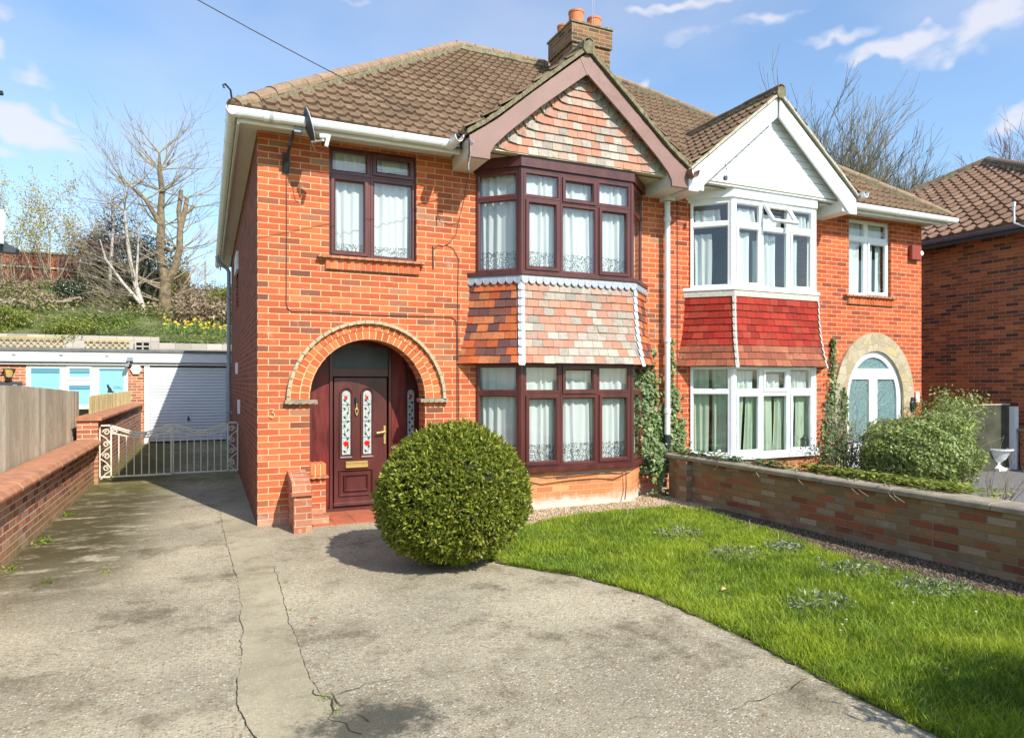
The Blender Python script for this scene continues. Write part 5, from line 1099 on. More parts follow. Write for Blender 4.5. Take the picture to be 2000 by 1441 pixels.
def yew():
    r = np.random.default_rng(9); n = 15000; d = r.normal(size=(n, 3)); d /= np.linalg.norm(d, axis=1)[:, None]
    w1 = .5 + .5 * np.sin(d[:, 0] * 9 + 3 * np.sin(d[:, 1] * 7)) * np.sin(d[:, 2] * 8 + d[:, 1] * 5)
    low = np.clip((d[:, 2] + .95) * 1.8, .0, 1)
    k = (.90 + .09 * r.random(n) + .045 * w1 + .05 * np.sin(d[:, 0] * 3.1 + 1) * np.sin(d[:, 1] * 2.7 + d[:, 2] * 2.2) + .03 * np.sin(d[:, 0] * 21 + d[:, 2] * 17) * np.sin(d[:, 1] * 23)); k = np.where(d[:, 2] < -.75, k * .985, k)
    P = BC + d * BR_ * k[:, None]; ok = P[:, 2] > .012; P, d = P[ok], d[ok]; n = len(P)
    ax = d * .75 + r.normal(size=(n, 3)) * .55 + np.array([0, 0, .25]); ax /= np.linalg.norm(ax, axis=1)[:, None]
    V, T = [], []; base = 0
    side0 = np.cross(ax, r.normal(size=(n, 3))); side0 /= np.linalg.norm(side0, axis=1)[:, None]; up0 = np.cross(side0, ax)
    Ls = .044 * r.uniform(.6, 1.3, n)[:, None]
    for q, (fa, fo) in enumerate(((0, 0.0), (.9, .25), (-.9, .25), (.5, .1), (-.55, .45))):
        dr = ax * math.cos(fa) + side0 * math.sin(fa); pw = up0 * .0050 + side0 * .0028; st = P + ax * Ls * fo
        tip = st + dr * Ls * (.9 if q else 1.1); mid = st + dr * Ls * .5
        v = np.stack([st, mid + pw * 1.3, tip, mid - pw * 1.3], 1).reshape(-1, 3); i = np.arange(n) * 4 + base; T += [np.stack([i, i + 1, i + 2, i + 3], 1)]; V.append(v); base += 4 * n
    return np.concatenate(V), np.concatenate(T)
v, t = yew(); o = npmesh('foliage', v - np.array([1.927, 5.54, 0]), t, M['yew']); o.parent = HB
# ================================================================ LEFT BOUNDARY
LW = thing('garden_wall', (-1.68, 8, 0), 'low brick wall with a rounded red coping along the left of the drive', 'wall')
mb = MB(); mb.box(-1.80, -1.585, -3.0, 12.15, -.05, .60); mb.build('brickwork', M['brick_low'], LW)
mb = MB(); rs = random.Random(4)
n = 68
for i in range(n):
    y0 = -3 + i * 15.15 / n; y1 = y0 + 15.15 / n - .003; e = rs.random() * .007; z0 = .600 - .0015 * 0
    pr = [(-1.865, z0 + .005), (-1.495 + e, z0 + .005), (-1.485 + e, z0 + .04), (-1.52 + e, z0 + .085), (-1.60, z0 + .105), (-1.76, z0 + .105), (-1.86, z0 + .075)]
    mb.prism([(x, y0, z + e * .5) for x, z in pr], (0, y1 - y0, 0))
bev(mb.build('coping', M['redcop'], LW), .006)
GP = thing('gate_pier', (-1.67, 12.35, 0), 'square brick pier where the low wall meets the taller wall', 'pier')
mb = MB(); mb.box(-1.815, -1.535, 12.16, 12.45, -.05, .975); mb.build('brickwork', M['brick_low'], GP)
UW = thing('garden_wall', (-1.6, 15, 0), 'taller brick wall with brown coping running from the gate pier to the annex', 'wall')
mb = MB(); mb.box(-1.80, -1.54, 12.451, 19.68, -.05, .955); mb.build('brickwork', M['brick_low'], UW)
mb = MB()
n = 24
for i in range(n):
    y0 = 12.12 + i * 7.5 / n; e = rs.random() * .008; mb.prism([(-1.86, y0, .978), (-1.475 - e, y0, .978), (-1.475 - e, y0, 1.02), (-1.55, y0, 1.055), (-1.80, y0, 1.055)], (0, 7.5 / n - .004, 0))
bev(mb.build('coping', M['redcop'], UW), .006)
# timber fence
m_, t_, p_, o_ = newmat('weathered_fence_board'); g_ = G(t_); ps = g_.obj(); gi = g_.n('ShaderNodeNewGeometry')
c_ = g_.ramp(gi.outputs['Random Per Island'], [(0, (.36, .29, .21)), (.5, (.50, .42, .31)), (1, (.64, .57, .45))])
wv_ = g_.noise(5, 6, .65, g_.sc(ps, (1, 9, .8)), dist=1.5); c_ = g_.mix(g_.mr(wv_, .40, .72, 0, .6), c_, (.27, .20, .12)); c_ = g_.mix(g_.mr(g_.noise(60, 3, .6, g_.sc(ps, (1, 3, .12))), .5, .75, 0, .45), c_, (.22, .17, .11))
kv = g_.n('ShaderNodeTexVoronoi'); kv.inputs['Scale'].default_value = 5; t_.links.new(g_.sc(ps, (1, 1.6, 1.3)), kv.inputs[0]); c_ = g_.mix(g_.mr(kv.outputs['Distance'], .04, .10, .7, 0), c_, (.2, .11, .06))
c_ = g_.mix(g_.mr(g_.noise(1.4, 5, .7, ps), .5, .7, 0, .4), c_, (.62, .58, .48))
t_.links.new(c_, p_.inputs['Base Color']); p_.inputs['Roughness'].default_value = .9; t_.links.new(g_.bump(wv_, .6, .01), p_.inputs['Normal']); M['fence'] = m_
def feather(mb, X, y0, y1, top0, top1, z0, nb, wd, seed):
    rs = random.Random(seed)
    for i in range(nb):
        a = y0 + (y1 - y0) * i / nb; b = a + (y1 - y0) / nb * 1.22; tz = top0 + (top1 - top0) * i / nb + (rs.random() - .5) * .006
        mb.prism([(X - .002, a, z0), (X + .012, a, z0), (X + .034, b, z0), (X + .020, b, z0)], (0, 0, tz - z0))
for k, (a, b, t0, t1, lb) in enumerate([(5.6, 7.6, 1.53, 1.55, 'weathered feather-edge fence panel at the left edge of the picture'), (7.63, 9.5, 1.555, 1.53, 'weathered feather-edge fence panel left of the dark upright gap'), (9.54, 12.9, 1.52, 1.42, 'last weathered fence panel, ending behind the brick gate pier')]):
    F = thing('timber_fence', (-1.93, (a + b) / 2, 0), lb, 'fence panel', 'timber fence panels behind the low wall')
    mb = MB(); feather(mb, -1.93, a, b, t0, t1, .05, int((b - a) / .12), .1, k); mb.build('boards', M['fence'], F)
    mb = MB()
    for z in (.35, .9, 1.3): mb.prism([(-1.99, a, z), (-1.934, a, z), (-1.934, a, z + .08)], (0, b - a, 0))
    mb.box(-2.03, -1.95, b, b + .035, 0, min(t0, t1) + .0); mb.build('rails', M['fence'], F)
# reed screen
RS = MB(); rs = random.Random(7)
for i in range(230): yy = 12.9 + i * .0285; RS.tube([(-1.75 + rs.random() * .01, yy, 1.0), (-1.75 + rs.random() * .01, yy + (rs.random() - .5) * .02, 1.33 + rs.random() * .03)], .0125, 4)
M['reed'] = island('dry_reed', [(0, (.50, .38, .17)), (1, (.70, .58, .32))], .8, dark=.2, bump=0)
mesh_thing(RS, 'reed_screen', M['reed'], 'golden reed screen standing on the taller brick wall', 'reed screen', (-1.75, 15.5, 1.0))
# ---- gate
def gate_leaf(x0, x1, yy, post_left, label):
    T = thing('iron_gate', ((x0 + x1) / 2, yy, 0), label, 'gate', 'cream scrollwork drive gates'); W = x1 - x0; r = .0125
    zb, zt = .075, .86; sx0, sx1 = (x0, x0 + .155) if post_left else (x1 - .155, x1)
    mb = MB(); P = lambda x, z: (x, yy, z)
    mb.box(x0, x1, yy - .012, yy + .012, zb, zb + .022)
    for x in (sx0, sx1, (x1 if post_left else x0)): mb.box(x - .010, x + .010, yy - .012, yy + .012, zb, zt + (.045 if x in (sx0, sx1) else .02))
    mb.box(sx0 - .012, sx1 + .012, yy - .012, yy + .012, zt + .022, zt + .046); mb.build('frame', M['gate'], T)
    a, b = (sx1, x1) if post_left else (x0, sx0)
    def dipz(x, top, dip): t = (x - a) / (b - a); return top - dip * math.sin(math.pi * t) ** 1.3
    mb = MB(); mb.tube([P(a + (b - a) * i / 16, dipz(a + (b - a) * i / 16, zt + .025, .115)) for i in range(17)], r, 6); mb.tube([P(a + (b - a) * i / 16, dipz(a + (b - a) * i / 16, zt - .09, .085)) for i in range(17)], r * .9, 6)
    for s in (0, 1):
        pts = []
        for i in range(9):
            t = i / 8 * .5; tt = t if s == 0 else 1 - t; x = a + (b - a) * tt; pts.append(P(x, zt + .005 - .15 * (t * 2) ** 1.2 - .02 * math.sin(t * 6)))
        mb.tube(pts, r * .8, 6)
    mb.build('top_rails', M['gate'], T)
    n = 7
    for i in range(1, n + 1):
        x = a + (b - a) * i / (n + 1); q = MB(); q.box(x - .0075, x + .0075, yy - .0075, yy + .0075, zb + .02, dipz(x, zt - .09, .085)); q.build('bar', M['gate'], T)
    def scroll(cx, cz, R_, sgn, turns=1.35, a0=0, flip=1):
        return [P(cx + sgn * R_ * (1 - .75 * i / 22) * math.cos(a0 + flip * turns * 2 * math.pi * i / 22), cz + R_ * (1 - .75 * i / 22) * math.sin(a0 + flip * turns * 2 * math.pi * i / 22)) for i in range(23)]
    c = (sx0 + sx1) / 2
    for k in range(4):
        mb = MB()
        z = zt - .09 - k * .19; s = 1 if post_left else -1
        mb.tube(scroll(c + .012 * s, z + .02, .050, s if k % 2 else -s), r * .7, 5); mb.tube([P(sx0 + .012 if (k % 2 == 0) == post_left else sx1 - .012, z - .02), P(c, z - .07), P(sx1 - .012 if (k % 2 == 0) == post_left else sx0 + .012, z - .15)], r * .7, 5); mb.build('scroll', M['gate'], T)
    mb = MB()
    m2 = (a + b) / 2; zc = zt - .135
    for s in (-1, 1): mb.tube(scroll(m2 + s * .042, zc, .032, s), r * .7, 5)
    mb.tube([P(m2 + .095 * math.cos(i * math.pi / 8), zc + .045 * math.sin(i * math.pi / 8)) for i in range(17)], r * .7, 5)
    mb.build('centre_scroll', M['gate'], T)
    for x, s in ((a + .055, 1), (b - .055, -1)): mb = MB(); mb.tube(scroll(x, zt - .055, .045, s, a0=.5), r * .7, 5); mb.build('scroll', M['gate'], T)
    return T
gate_leaf(-1.53, -.53, 12.32, True, 'left leaf of the cream wrought-iron gate, hung on the brick pier'); gate_leaf(-.50, .475, 12.38, False, 'right leaf of the cream wrought-iron gate, against the house wall')
# ================================================================ GARAGE AND ANNEX
GA = thing('garage', (-3, 22, 0), 'long low flat-roofed garage and annex with a white fascia and roller door behind the gate', 'garage')
YG = 19.7
mb = MB(); wall_boxes(mb, -9, 2.5, -.05, 2.0, YG, YG + .2, [(-3.98, -1.83, -.05, 2.0), (-1.47, .56, -.05, 2.0)]); mb.box(-9, 2.5, YG + .6, YG + .62, 0, 2.0, 1); mb.build('front_wall', [M['brick_far'], M['inner']], GA)
mb = MB(); mb.box(-9.2, 2.6, YG - .10, YG - .07, 2.06, 2.32); mb.box(-9.2, 2.6, YG - .07, YG + .2, 2.0, 2.06); mb.build('fascia_board', M['cladding'], GA)
mb = MB(); mb.box(-9.25, 2.65, YG - .13, YG + 2.2, 2.325, 2.40); mb.build('roof', plain('grey_felt', (.16, .17, .17), .9, var=.2), GA)
mb = MB(); mb.box(-9.2, 2.6, YG - .115, YG - .101, 2.055, 2.075); mb.build('drip_trim', M['dishgrey'], GA)
for x in (-4.2, -3.25, -2.28):
    mb = MB(); mb.box(x - .04, x + .04, YG - .108, YG - .10, 2.20, 2.25); mb.build('soffit_vent', M['lead'], GA)
gd = MB(); nsl = 24
for i in range(nsl):
    z0 = .03 + i * 1.92 / nsl; z1 = z0 + 1.92 / nsl; gd.prism([(-1.33, YG + .0, z0), (-1.33, YG - .022, z0 + .012), (-1.33, YG - .012, z1 - .004), (-1.33, YG, z1)], (1.80, 0, 0))
gdo = gd.build('garage_door', M['garagepaint'], GA)
mb = MB(); mb.box(-1.46, -1.34, YG - .04, YG + .03, .0, 2.0); mb.box(.48, .56, YG - .04, YG + .03, 0, 2.0); mb.build('door_frame', M['upvc'], GA)
mb = MB(); mb.tube([(-.44, YG - .02, .60), (-.44, YG - .07, .60)], .035, 10); mb.box(-.455, -.425, YG - .09, YG - .06, .56, .68); mb.build('door_handle', M['black'], gdo)
m_, t_, p_, o_ = newmat('blue_frosted_window'); p_.inputs['Base Color'].default_value = (.26, .58, .70, 1); p_.inputs['Roughness'].default_value = .18; M['bluewin'] = m_
m_, t_, p_, o_ = newmat('dark_blue_blind'); p_.inputs['Base Color'].default_value = (.10, .30, .42, 1); p_.inputs['Roughness'].default_value = .3; M['blind'] = m_
f = window(GA, (-3.98, YG + .0, 1.0), (1, 0, 0), (0, -1, 0), [(0, .78, -.1, 1.0, 0), (.78, 1.42, .58, 1.0, 1), (.78, 1.42, -.1, .58, 0), (1.42, 2.15, -.1, 1.0, 0)], M['upvc'], 'annex_window', fw=.10, gl=M['bluewin'])
mb = MB(); mb.box(-3.88, -3.30, YG - .004 + .01, YG + .012, 1.80, 1.90); mb.box(-3.10, -2.66, YG + .004, YG + .012, 1.80, 1.86); mb.box(-3.10, -2.66, YG + .004, YG + .012, 1.40, 1.48); mb.box(-2.46, -1.93, YG + .004, YG + .012, 1.87, 1.90); mb.build('blind', M['blind'], f)
mb = MB(); yy = YG + .0
cat_ = [(-.06, -.09), (-.045, -.02), (-.07, .05), (-.075, .10), (-.055, .085), (-.035, .10), (-.03, .06), (.0, .02), (.03, -.03), (.045, -.075), (.085, -.085), (.09, -.095), (-.03, -.10)]
mb.prism([(-2.22 + x, yy, 1.42 + z) for x, z in cat_], (0, .004, 0)); mb.tube([(-2.17, yy, 1.47), (-2.10, yy, 1.475), (-2.0, yy, 1.47)], .002, 4)
mb.tube([(-2.15, yy, 1.44), (-2.08, yy, 1.445), (-1.99, yy, 1.44)], .0025, 4); mb.tube([(-2.13, yy, 1.41), (-2.06, yy, 1.42), (-1.97, yy, 1.415), (-1.965, yy, 1.455), (-1.975, yy, 1.40)], .0025, 4); mb.build('cat_sticker', M['black'], f)
AL_ = MB(); AL_.prism([(-1.645 + .13 * math.cos(k * math.pi / 3), YG - .06, 1.90 + .14 * math.sin(k * math.pi / 3)) for k in range(6)], (0, .06, 0)); mesh_thing(bev and AL_, 'alarm_box', M['upvc'], 'white six-sided alarm box on the brick pier beside the garage door', 'alarm box', (-1.645, YG, 1.9))
mb = MB(); mb.box(-1.83, -1.70, YG - .22, YG - .10, 2.10, 2.20); mb.tube([(-1.78, YG - .15, 2.10), (-1.80, YG - .2, 2.02)], .02, 6); mb.box(-1.87, -1.79, YG - .26, YG - .14, 1.96, 2.04); mesh_thing(mb, 'security_light', M['lead'], 'grey security light under the white fascia', 'security light', (-1.8, YG - .1, 2.1))
LN = thing('wall_lantern', (-4.30, YG, 1.75), 'black lantern with amber glass on the annex wall', 'lantern')
mb = MB(); mb.prism([(-4.42, YG - .18, 1.87), (-4.18, YG - .18, 1.87), (-4.18, YG - .02, 1.87), (-4.42, YG - .02, 1.87)], (0, 0, .025)); mb.lathe([(.02, 1.65), (.075, 1.68), (.07, 1.695)], (-4.30, YG - .10, 0), 8); mb.build('cap', M['black'], LN)
mb = MB(); mb.lathe([(.06, 1.69), (.10, 1.868)], (-4.30, YG - .10, 0), 6); mb.build('amber_glass', plain('amber_glass', (.6, .42, .12), .2), LN)
mb = MB(); mb.box(-4.62, -4.05, YG - .03, YG, 1.45, 1.58); sg_ = mesh_thing(mb, 'name_board', M['dishgrey'], 'dark name board on the annex wall beneath the lantern', 'sign', (-4.3, YG, 1.5))
mb = MB(); mb.tube([(-4.23, YG - .035, 1.50), (-4.16, YG - .035, 1.50), (-4.19, YG - .035, 1.43)], .007, 5); mb.build('digit', M['upvc'], sg_)
# ================================================================ BANK BEHIND
def bank_z(x, y):
    t = max(0, min(1, (y - 22.1) / 7.5)); left = max(0, min(1, (-1.0 - x) / 2.5))
    h = 2.75 + (2.15 + .3 * left) * (t ** .8) + max(0, (y - 29.6)) * .02
    return h + .18 * mnoise.noise((x * .6, y * .6, 0)) * min(1, t * 4) + .07 * mnoise.noise((x * 2.3, y * 2.3, 3)) * min(1, t * 4)
mb = MB(); nx, ny = 120, 70; vs = []
for j in range(ny + 1):
    for i in range(nx + 1):
        x = -34 + 60 * i / nx; y = 22.1 + (j / ny) ** 1.5 * 60; vs.append((x, y, bank_z(x, y)))
mb.add(vs, [(j * (nx + 1) + i, j * (nx + 1) + i + 1, (j + 1) * (nx + 1) + i + 1, (j + 1) * (nx + 1) + i) for j in range(ny) for i in range(nx)])
tag(mb.build('hill', M['bankgreen'], smooth=True), kind='structure')
RW = thing('retaining_wall', (-3, 22, 0), 'pale block retaining wall holding back the bank above the garage roof', 'wall')
M['block'] = brick('pale_concrete_block', [(0, (.40, .36, .30)), (1, (.52, .48, .41))], mortar=(.3, .27, .22), w=.42, h=.21, mt=.012, u0=0)
mb = MB(); mb.box(-12, -1.25, 21.9, 22.12, 0, 2.86); mb.box(-1.25, 3.5, 21.95, 22.12, 0, 2.7); mb.build('blockwork', M['block'], RW)
M['trellis'] = island('yellow_trellis_lath', [(0, (.62, .45, .17)), (1, (.74, .58, .28))], .8, dark=.2, bump=0)
def trellis(name, x0, x1, z0, z1, y, mat, label, pitch=.15, w=.010, rot=None):
    mb = MB(); H = z1 - z0
    k = x0 - H
    while k < x1:
        for s in (0, 1):
            a, b = (k, z0), (k + H, z1)
            if s: a, b = (k + H, z0), (k, z1)
            # clip to x-range
            def cl(a, b):
                (xa, za), (xb, zb) = a, b
                if max(xa, xb) <= x0 or min(xa, xb) >= x1: return None
                f = lambda X: za + (zb - za) * (X - xa) / (xb - xa)
                if xa < x0: xa, za = x0, f(x0)
                elif xa > x1: za, xa = f(x1), x1
                (xb_, zb_) = (xb, zb)
                if xb < x0: zb_ = f2 = a[1] + (b[1] - a[1]) * (x0 - a[0]) / (b[0] - a[0]); xb_ = x0
                elif xb > x1: zb_ = a[1] + (b[1] - a[1]) * (x1 - a[0]) / (b[0] - a[0]); xb_ = x1
                return (xa, za), (xb_, zb_)
            q = cl(a, b)
            if q:
                (xa, za), (xb, zb) = q
                if abs(xa - xb) > .02: mb.prism([(xa, y + .012 * s, za - w), (xb, y + .012 * s, zb - w), (xb, y + .012 * s, zb + w), (xa, y + .012 * s, za + w)], (0, .01, 0))
        k += pitch
    for z in (z0, z1): mb.box(x0, x1, y - .012, y - .001, z - .02, z + .02)
    return mesh_thing(mb, name, mat, label, 'trellis', ((x0 + x1) / 2, y, z0), 'yellow diamond trellis on the retaining wall')
trellis('trellis', -7.5, -3.54, 2.43, 2.76, 21.82, M['trellis'], 'longer stretch of yellow diamond trellis at the left end of the retaining wall')
trellis('trellis', -3.06, -1.98, 2.43, 2.74, 21.82, M['trellis'], 'shorter stretch of yellow diamond trellis nearer the big bare tree')
BF = thing('board_fence', (-4, 29.8, 5), 'red-brown board fence with pale rails along the top of the bank', 'fence')
M['redboard'] = island('red_stained_board', [(0, (.24, .065, .035)), (.5, (.36, .10, .05)), (1, (.45, .15, .08))], .85, nscale=4, dark=.35, bump=.3)
mb = MB(); mr_ = MB(); rs = random.Random(3)
def ftop(x): return 6.35 if x < -4.4 else (6.12 if x < -2 else 5.95)
x = -9.5
while x < -.6: 
    mb.box(x, x + .13, 29.8, 29.82, 4.3, ftop(x) + rs.random() * .02); x += .135
for z0 in (.0, .55, 1.1):
    for a, b in ((-9.5, -4.4), (-4.38, -2.0), (-1.98, -.6)): mr_.box(a, b, 29.74, 29.79, ftop(a + .1) - z0 - .06, ftop(a + .1) - z0)
mb.build('boards', M['redboard'], BF); mr_.build('rails', M['fence'], BF)
M['bark'] = plain('grey_brown_bark', (.22, .165, .095), .95, var=.5, nscale=9, bump=1, stain=((.10, .08, .045), .50), streak=False)
M['barkl'] = plain('pale_twig_bark', (.31, .255, .17), .9, var=.35, nscale=6)
M['birch'] = plain('birch_bark', (.46, .41, .34), .8, var=.25, nscale=9, stain=((.10, .08, .06), .50))
M['purple'] = plain('purple_twig', (.22, .13, .13), .9, var=.3); M['twig'] = plain('brown_twig', (.23, .17, .11), .9, var=.35, nscale=9)
def grow(mb, p, d, ln, r, depth, rs, spread=.7, up=.25, seg=5, kids=3, droop=0, minr=.004, twig=.62):
    pts = [Vector(p)]; rad = [r]; d = Vector(d).normalized(); q = Vector(p); n = 4 if r < .012 else 5
    for i in range(seg):
        d = (d + Vector((rs.uniform(-1, 1), rs.uniform(-1, 1), rs.uniform(-1, 1))) * .17 + Vector((0, 0, up * .25 - droop * .3 * i / seg))).normalized()
        q = q + d * ln / seg; pts.append(q.copy()); rad.append(max(minr * .6, r * (1 - .78 * (i + 1) / seg)))
    mb.tube(pts, rad, n if r > .012 else 3, cap=False)
    if depth <= 0: return
    for k in range(kids):
        i = rs.randint(1, seg); b = pts[i]; ax = (pts[i] - pts[i - 1]).normalized(); an = rs.uniform(0, 6.28); o = ax.orthogonal().normalized(); o = Matrix.Rotation(an, 3, ax) @ o
        nd = (ax + o * spread * rs.uniform(.5, 1.2)).normalized()
        grow(mb, b, nd, ln * rs.uniform(.45, .8) * (twig / .62), max(minr, rad[i] * .66), depth - 1, rs, spread, up, max(3, seg - 1), kids, droop, minr, twig)
def tree(name, base, label, group=None): return thing(name, base, label, 'tree', group)
# big pollarded tree, trunk followed from the photograph at its own distance
T = tree('bare_tree', (-1.45, 26, 3.0), 'big bare pollarded tree with two leaders rising above the garage roof', None)
mb = MB(); tr = [(-1.42, 26, 2.7), (-1.40, 26, 3.4), (-1.32, 26, 4.2), (-1.28, 26, 5.0), (-1.42, 26, 5.7), (-1.46, 26, 6.3), (-1.42, 26.05, 6.9), (-1.44, 26.1, 7.5), (-1.40, 26.1, 8.1), (-1.47, 26, 8.8), (-1.48, 26, 9.4)]
mb.tube(tr, [.27, .235, .215, .17, .14, .13, .125, .11, .095, .075, .03], 10)
l2 = [(-1.28, 26, 4.9), (-1.0, 25.9, 5.5), (-.86, 25.85, 6.1), (-.84, 25.8, 6.8), (-.68, 25.8, 7.5), (-.62, 25.8, 7.9)]; mb.tube(l2, [.14, .13, .115, .10, .085, .065], 9)
mb.tube([(-.74, 25.8, 7.3), (-.5, 25.8, 7.5), (-.42, 25.8, 7.65)], [.06, .055, .06], 7); mb.tube([(-.82, 25.8, 6.7), (-.88, 25.8, 7.4), (-.80, 25.8, 8.15)], [.09, .08, .07], 7)
mb.tube([(-1.42, 26, 6.9), (-1.7, 26, 7.4), (-1.9, 26, 7.75), (-2.3, 26, 8.1), (-2.8, 26, 8.5)], [.10, .08, .06, .03, .012], 7)
mb.tube([(-1.4, 26, 6.2), (-1.1, 25.9, 6.05), (-.86, 25.85, 6.3)], [.08, .07, .05], 7)
mb.build('trunk', M['bark'], T)
mb = MB(); rs = random.Random(21)
nodes = [(Vector(tr[i]), .05) for i in (4, 5, 6, 7, 7, 8, 8, 8, 9, 9, 9, 9, 10, 10)] + [(Vector(l2[i]), .045) for i in (1, 1, 2, 2, 3, 5)] + [(Vector((-1.9, 26, 7.75)), .04), (Vector((-2.3, 26, 8.1)), .03), (Vector((-.42, 25.8, 7.6)), .03), (Vector((-.62, 25.8, 7.9)), .02)]
for i, (p, r) in enumerate(nodes):
    for k in range(2):
        s = 1 if (i + k) % 2 else -1; d = Vector((s * rs.uniform(.5, 1), rs.uniform(-.6, .6), rs.uniform(.15, 1.0 if p.z > 8 else .6)))
        grow(mb, p, d, rs.uniform(1.2, 1.9), r * rs.uniform(.5, .75), 2, rs, .6, .25, 6, 3, minr=.006)
mb.build('branches', M['barkl'], T)
mb = MB()
for i in range(16):      # long pale side branches low down, reaching left and right
    p = Vector(tr[1]).lerp(Vector(tr[3]), rs.random()); s = -1 if i % 4 else 1; d = Vector((s, rs.uniform(-.8, .1), rs.uniform(-.05, .55)))
    grow(mb, p, d, rs.uniform(1.6, 2.6) if s < 0 else rs.uniform(1.0, 1.6), .035, 2, rs, .45, .12, 7, 4, minr=.006)
mb.build('low_branches', M['barkl'], T)
T = tree('birch_tree', (-1.75, 25, 3.1), 'slender white-barked birch leaning left beside the big bare tree')
mb = MB(); tb = [(-1.62, 25, 2.8), (-1.72, 25, 3.4), (-1.9, 25, 4.0), (-2.1, 25.05, 4.7), (-2.25, 25.1, 5.4), (-2.35, 25.1, 6.2), (-2.42, 25.1, 7.1), (-2.40, 25.1, 7.9)]
mb.tube(tb, [.11, .10, .085, .075, .065, .05, .035, .012], 8); mb.tube([(-1.95, 25, 4.1), (-2.5, 25, 4.8), (-2.95, 25, 5.5), (-3.1, 25, 6.1)], [.06, .05, .035, .015], 7); mb.tube([(-2.1, 25, 4.6), (-2.05, 25, 5.6), (-2.0, 25, 6.6)], [.045, .035, .012], 6); mb.build('trunk', M['birch'], T)
mb = MB(); rs = random.Random(5)
for i in range(26):
    q = tb[rs.randint(3, 7)]; grow(mb, q, (rs.uniform(-1, 1), rs.uniform(-.5, .5), rs.uniform(.1, .9)), rs.uniform(.8, 1.4), .02, 2, rs, .7, .1, 5, 3, minr=.005)
mb.build('twigs', M['barkl'], T)
T = tree('birch_tree', (-3.2, 27.5, 4), 'purple-twigged bare birch behind the white one')
mb = MB(); mb.tube([(-3.2, 27.5, 4), (-3.1, 27.5, 5.5), (-3.0, 27.5, 7.0), (-3.0, 27.5, 8.2)], [.08, .06, .04, .012], 7); mb.build('trunk', M['birch'], T)
mb = MB(); rs = random.Random(8)
for i in range(46): grow(mb, (-3.05, 27.5, rs.uniform(5.6, 8.0)), (rs.uniform(-1, 1), rs.uniform(-.7, .7), rs.uniform(.0, .8)), rs.uniform(.7, 1.15), .015, 2, rs, .8, .0, 5, 3, droop=.5, minr=.005)
mb.build('twigs', M['purple'], T)
# yellow-flowering shrubs in front of the fence top
M['forsythia'] = leafmat('yellow_blossom', [(0, (.45, .36, .04)), (.5, (.66, .52, .06)), (1, (.76, .64, .14))], .35)
for i, (x, y, h, lb) in enumerate([(-6.3, 28.6, 3.0, 'yellow-flowering bare shrub at the far left end of the red fence'), (-5.1, 28.2, 3.2, 'yellow-flowering bare shrub in front of the small white roof gable'), (-4.0, 28.6, 2.9, 'yellow-flowering bare shrub between the red fence and the dark evergreen')]):
    zb = bank_z(x, y) - .1; T = thing('flowering_shrub', (x, y, zb), lb, 'shrub', 'yellow-flowering shrubs by the board fence'); mb = MB(); rs = random.Random(30 + i)
    for k in range(7): grow(mb, (x + rs.uniform(-.25, .25), y + rs.uniform(-.2, .2), zb), (rs.uniform(-.38, .38), rs.uniform(-.3, .3), 1), h * rs.uniform(.6, .9), .022, 2, rs, .5, .35, 6, 3, minr=.004)
    mb.build('stems', M['barkl'], T); vs = np.array(mb.v); r = np.random.default_rng(i); vs = vs[vs[:, 2] > zb + h * .4]; P = vs[r.integers(0, len(vs), 3400)] + r.normal(size=(3400, 3)) * .09; P = P[(P[:, 2] > zb + h * .42)]
    nn = r.normal(size=P.shape); nn /= np.linalg.norm(nn, axis=1)[:, None]; v, t = leaf_quads(P, nn, .055, r, .8); o = npmesh('blossom', v - np.array([x, y, zb]), t, M['forsythia']); o.parent = T
# bare thicket all along the fence: individual bare shrubs
for i, (x, y, h) in enumerate([(-5.7, 27.4, 2.0), (-4.6, 27.2, 2.2), (-3.5, 26.8, 2.4), (-2.7, 26.6, 2.2), (-.6, 27.2, 1.6), (.25, 26.5, 1.4), (-.1, 25.5, 1.1), (-2.2, 27.5, 2.6)]):
    zb = bank_z(x, y) - .05; mb = MB(); rs = random.Random(60 + i)
    for k in range(7): grow(mb, (x + rs.uniform(-.4, .4), y + rs.uniform(-.2, .2), zb), (rs.uniform(-.6, .6), rs.uniform(-.4, .3), 1), h * rs.uniform(.35, .75), .012, 2, rs, .6, .15, 5, 3, minr=.0035)
    lbs = ['bare twiggy shrub low on the left of the bank', 'bare twiggy shrub under the small white roof gable', 'bare twiggy shrub beside the dark evergreen', 'bare twiggy shrub just left of the birch trunks', 'dry brown shrub right of the big bare trunk', 'dry brown shrub under the blue-grey eaves pipe', 'small dry brown shrub above the daffodils', 'tall bare shrub behind the birch trunks']
    mesh_thing(mb, 'bare_shrub', M['barkl'] if i % 2 else M['twig'], lbs[i], 'shrub', (x, y, zb), 'bare shrubs on the bank')
M['evg'] = leafmat('dark_evergreen_leaf', [(0, (.025, .04, .015)), (.5, (.06, .085, .03)), (1, (.13, .15, .05))], .2)
M['laurel'] = leafmat('bright_shrub_leaf', [(0, (.10, .16, .02)), (.5, (.30, .38, .04)), (.85, (.50, .54, .09)), (1, (.58, .44, .18))], .35)
M['holly'] = leafmat('glossy_dark_leaf', [(0, (.012, .03, .012)), (.6, (.03, .065, .02)), (1, (.12, .18, .08))], .1, .25, spec=.8)
M['cover'] = leafmat('bank_ground_cover', [(0, (.06, .11, .015)), (.4, (.17, .28, .03)), (.8, (.33, .44, .05)), (1, (.42, .36, .14))], .35)
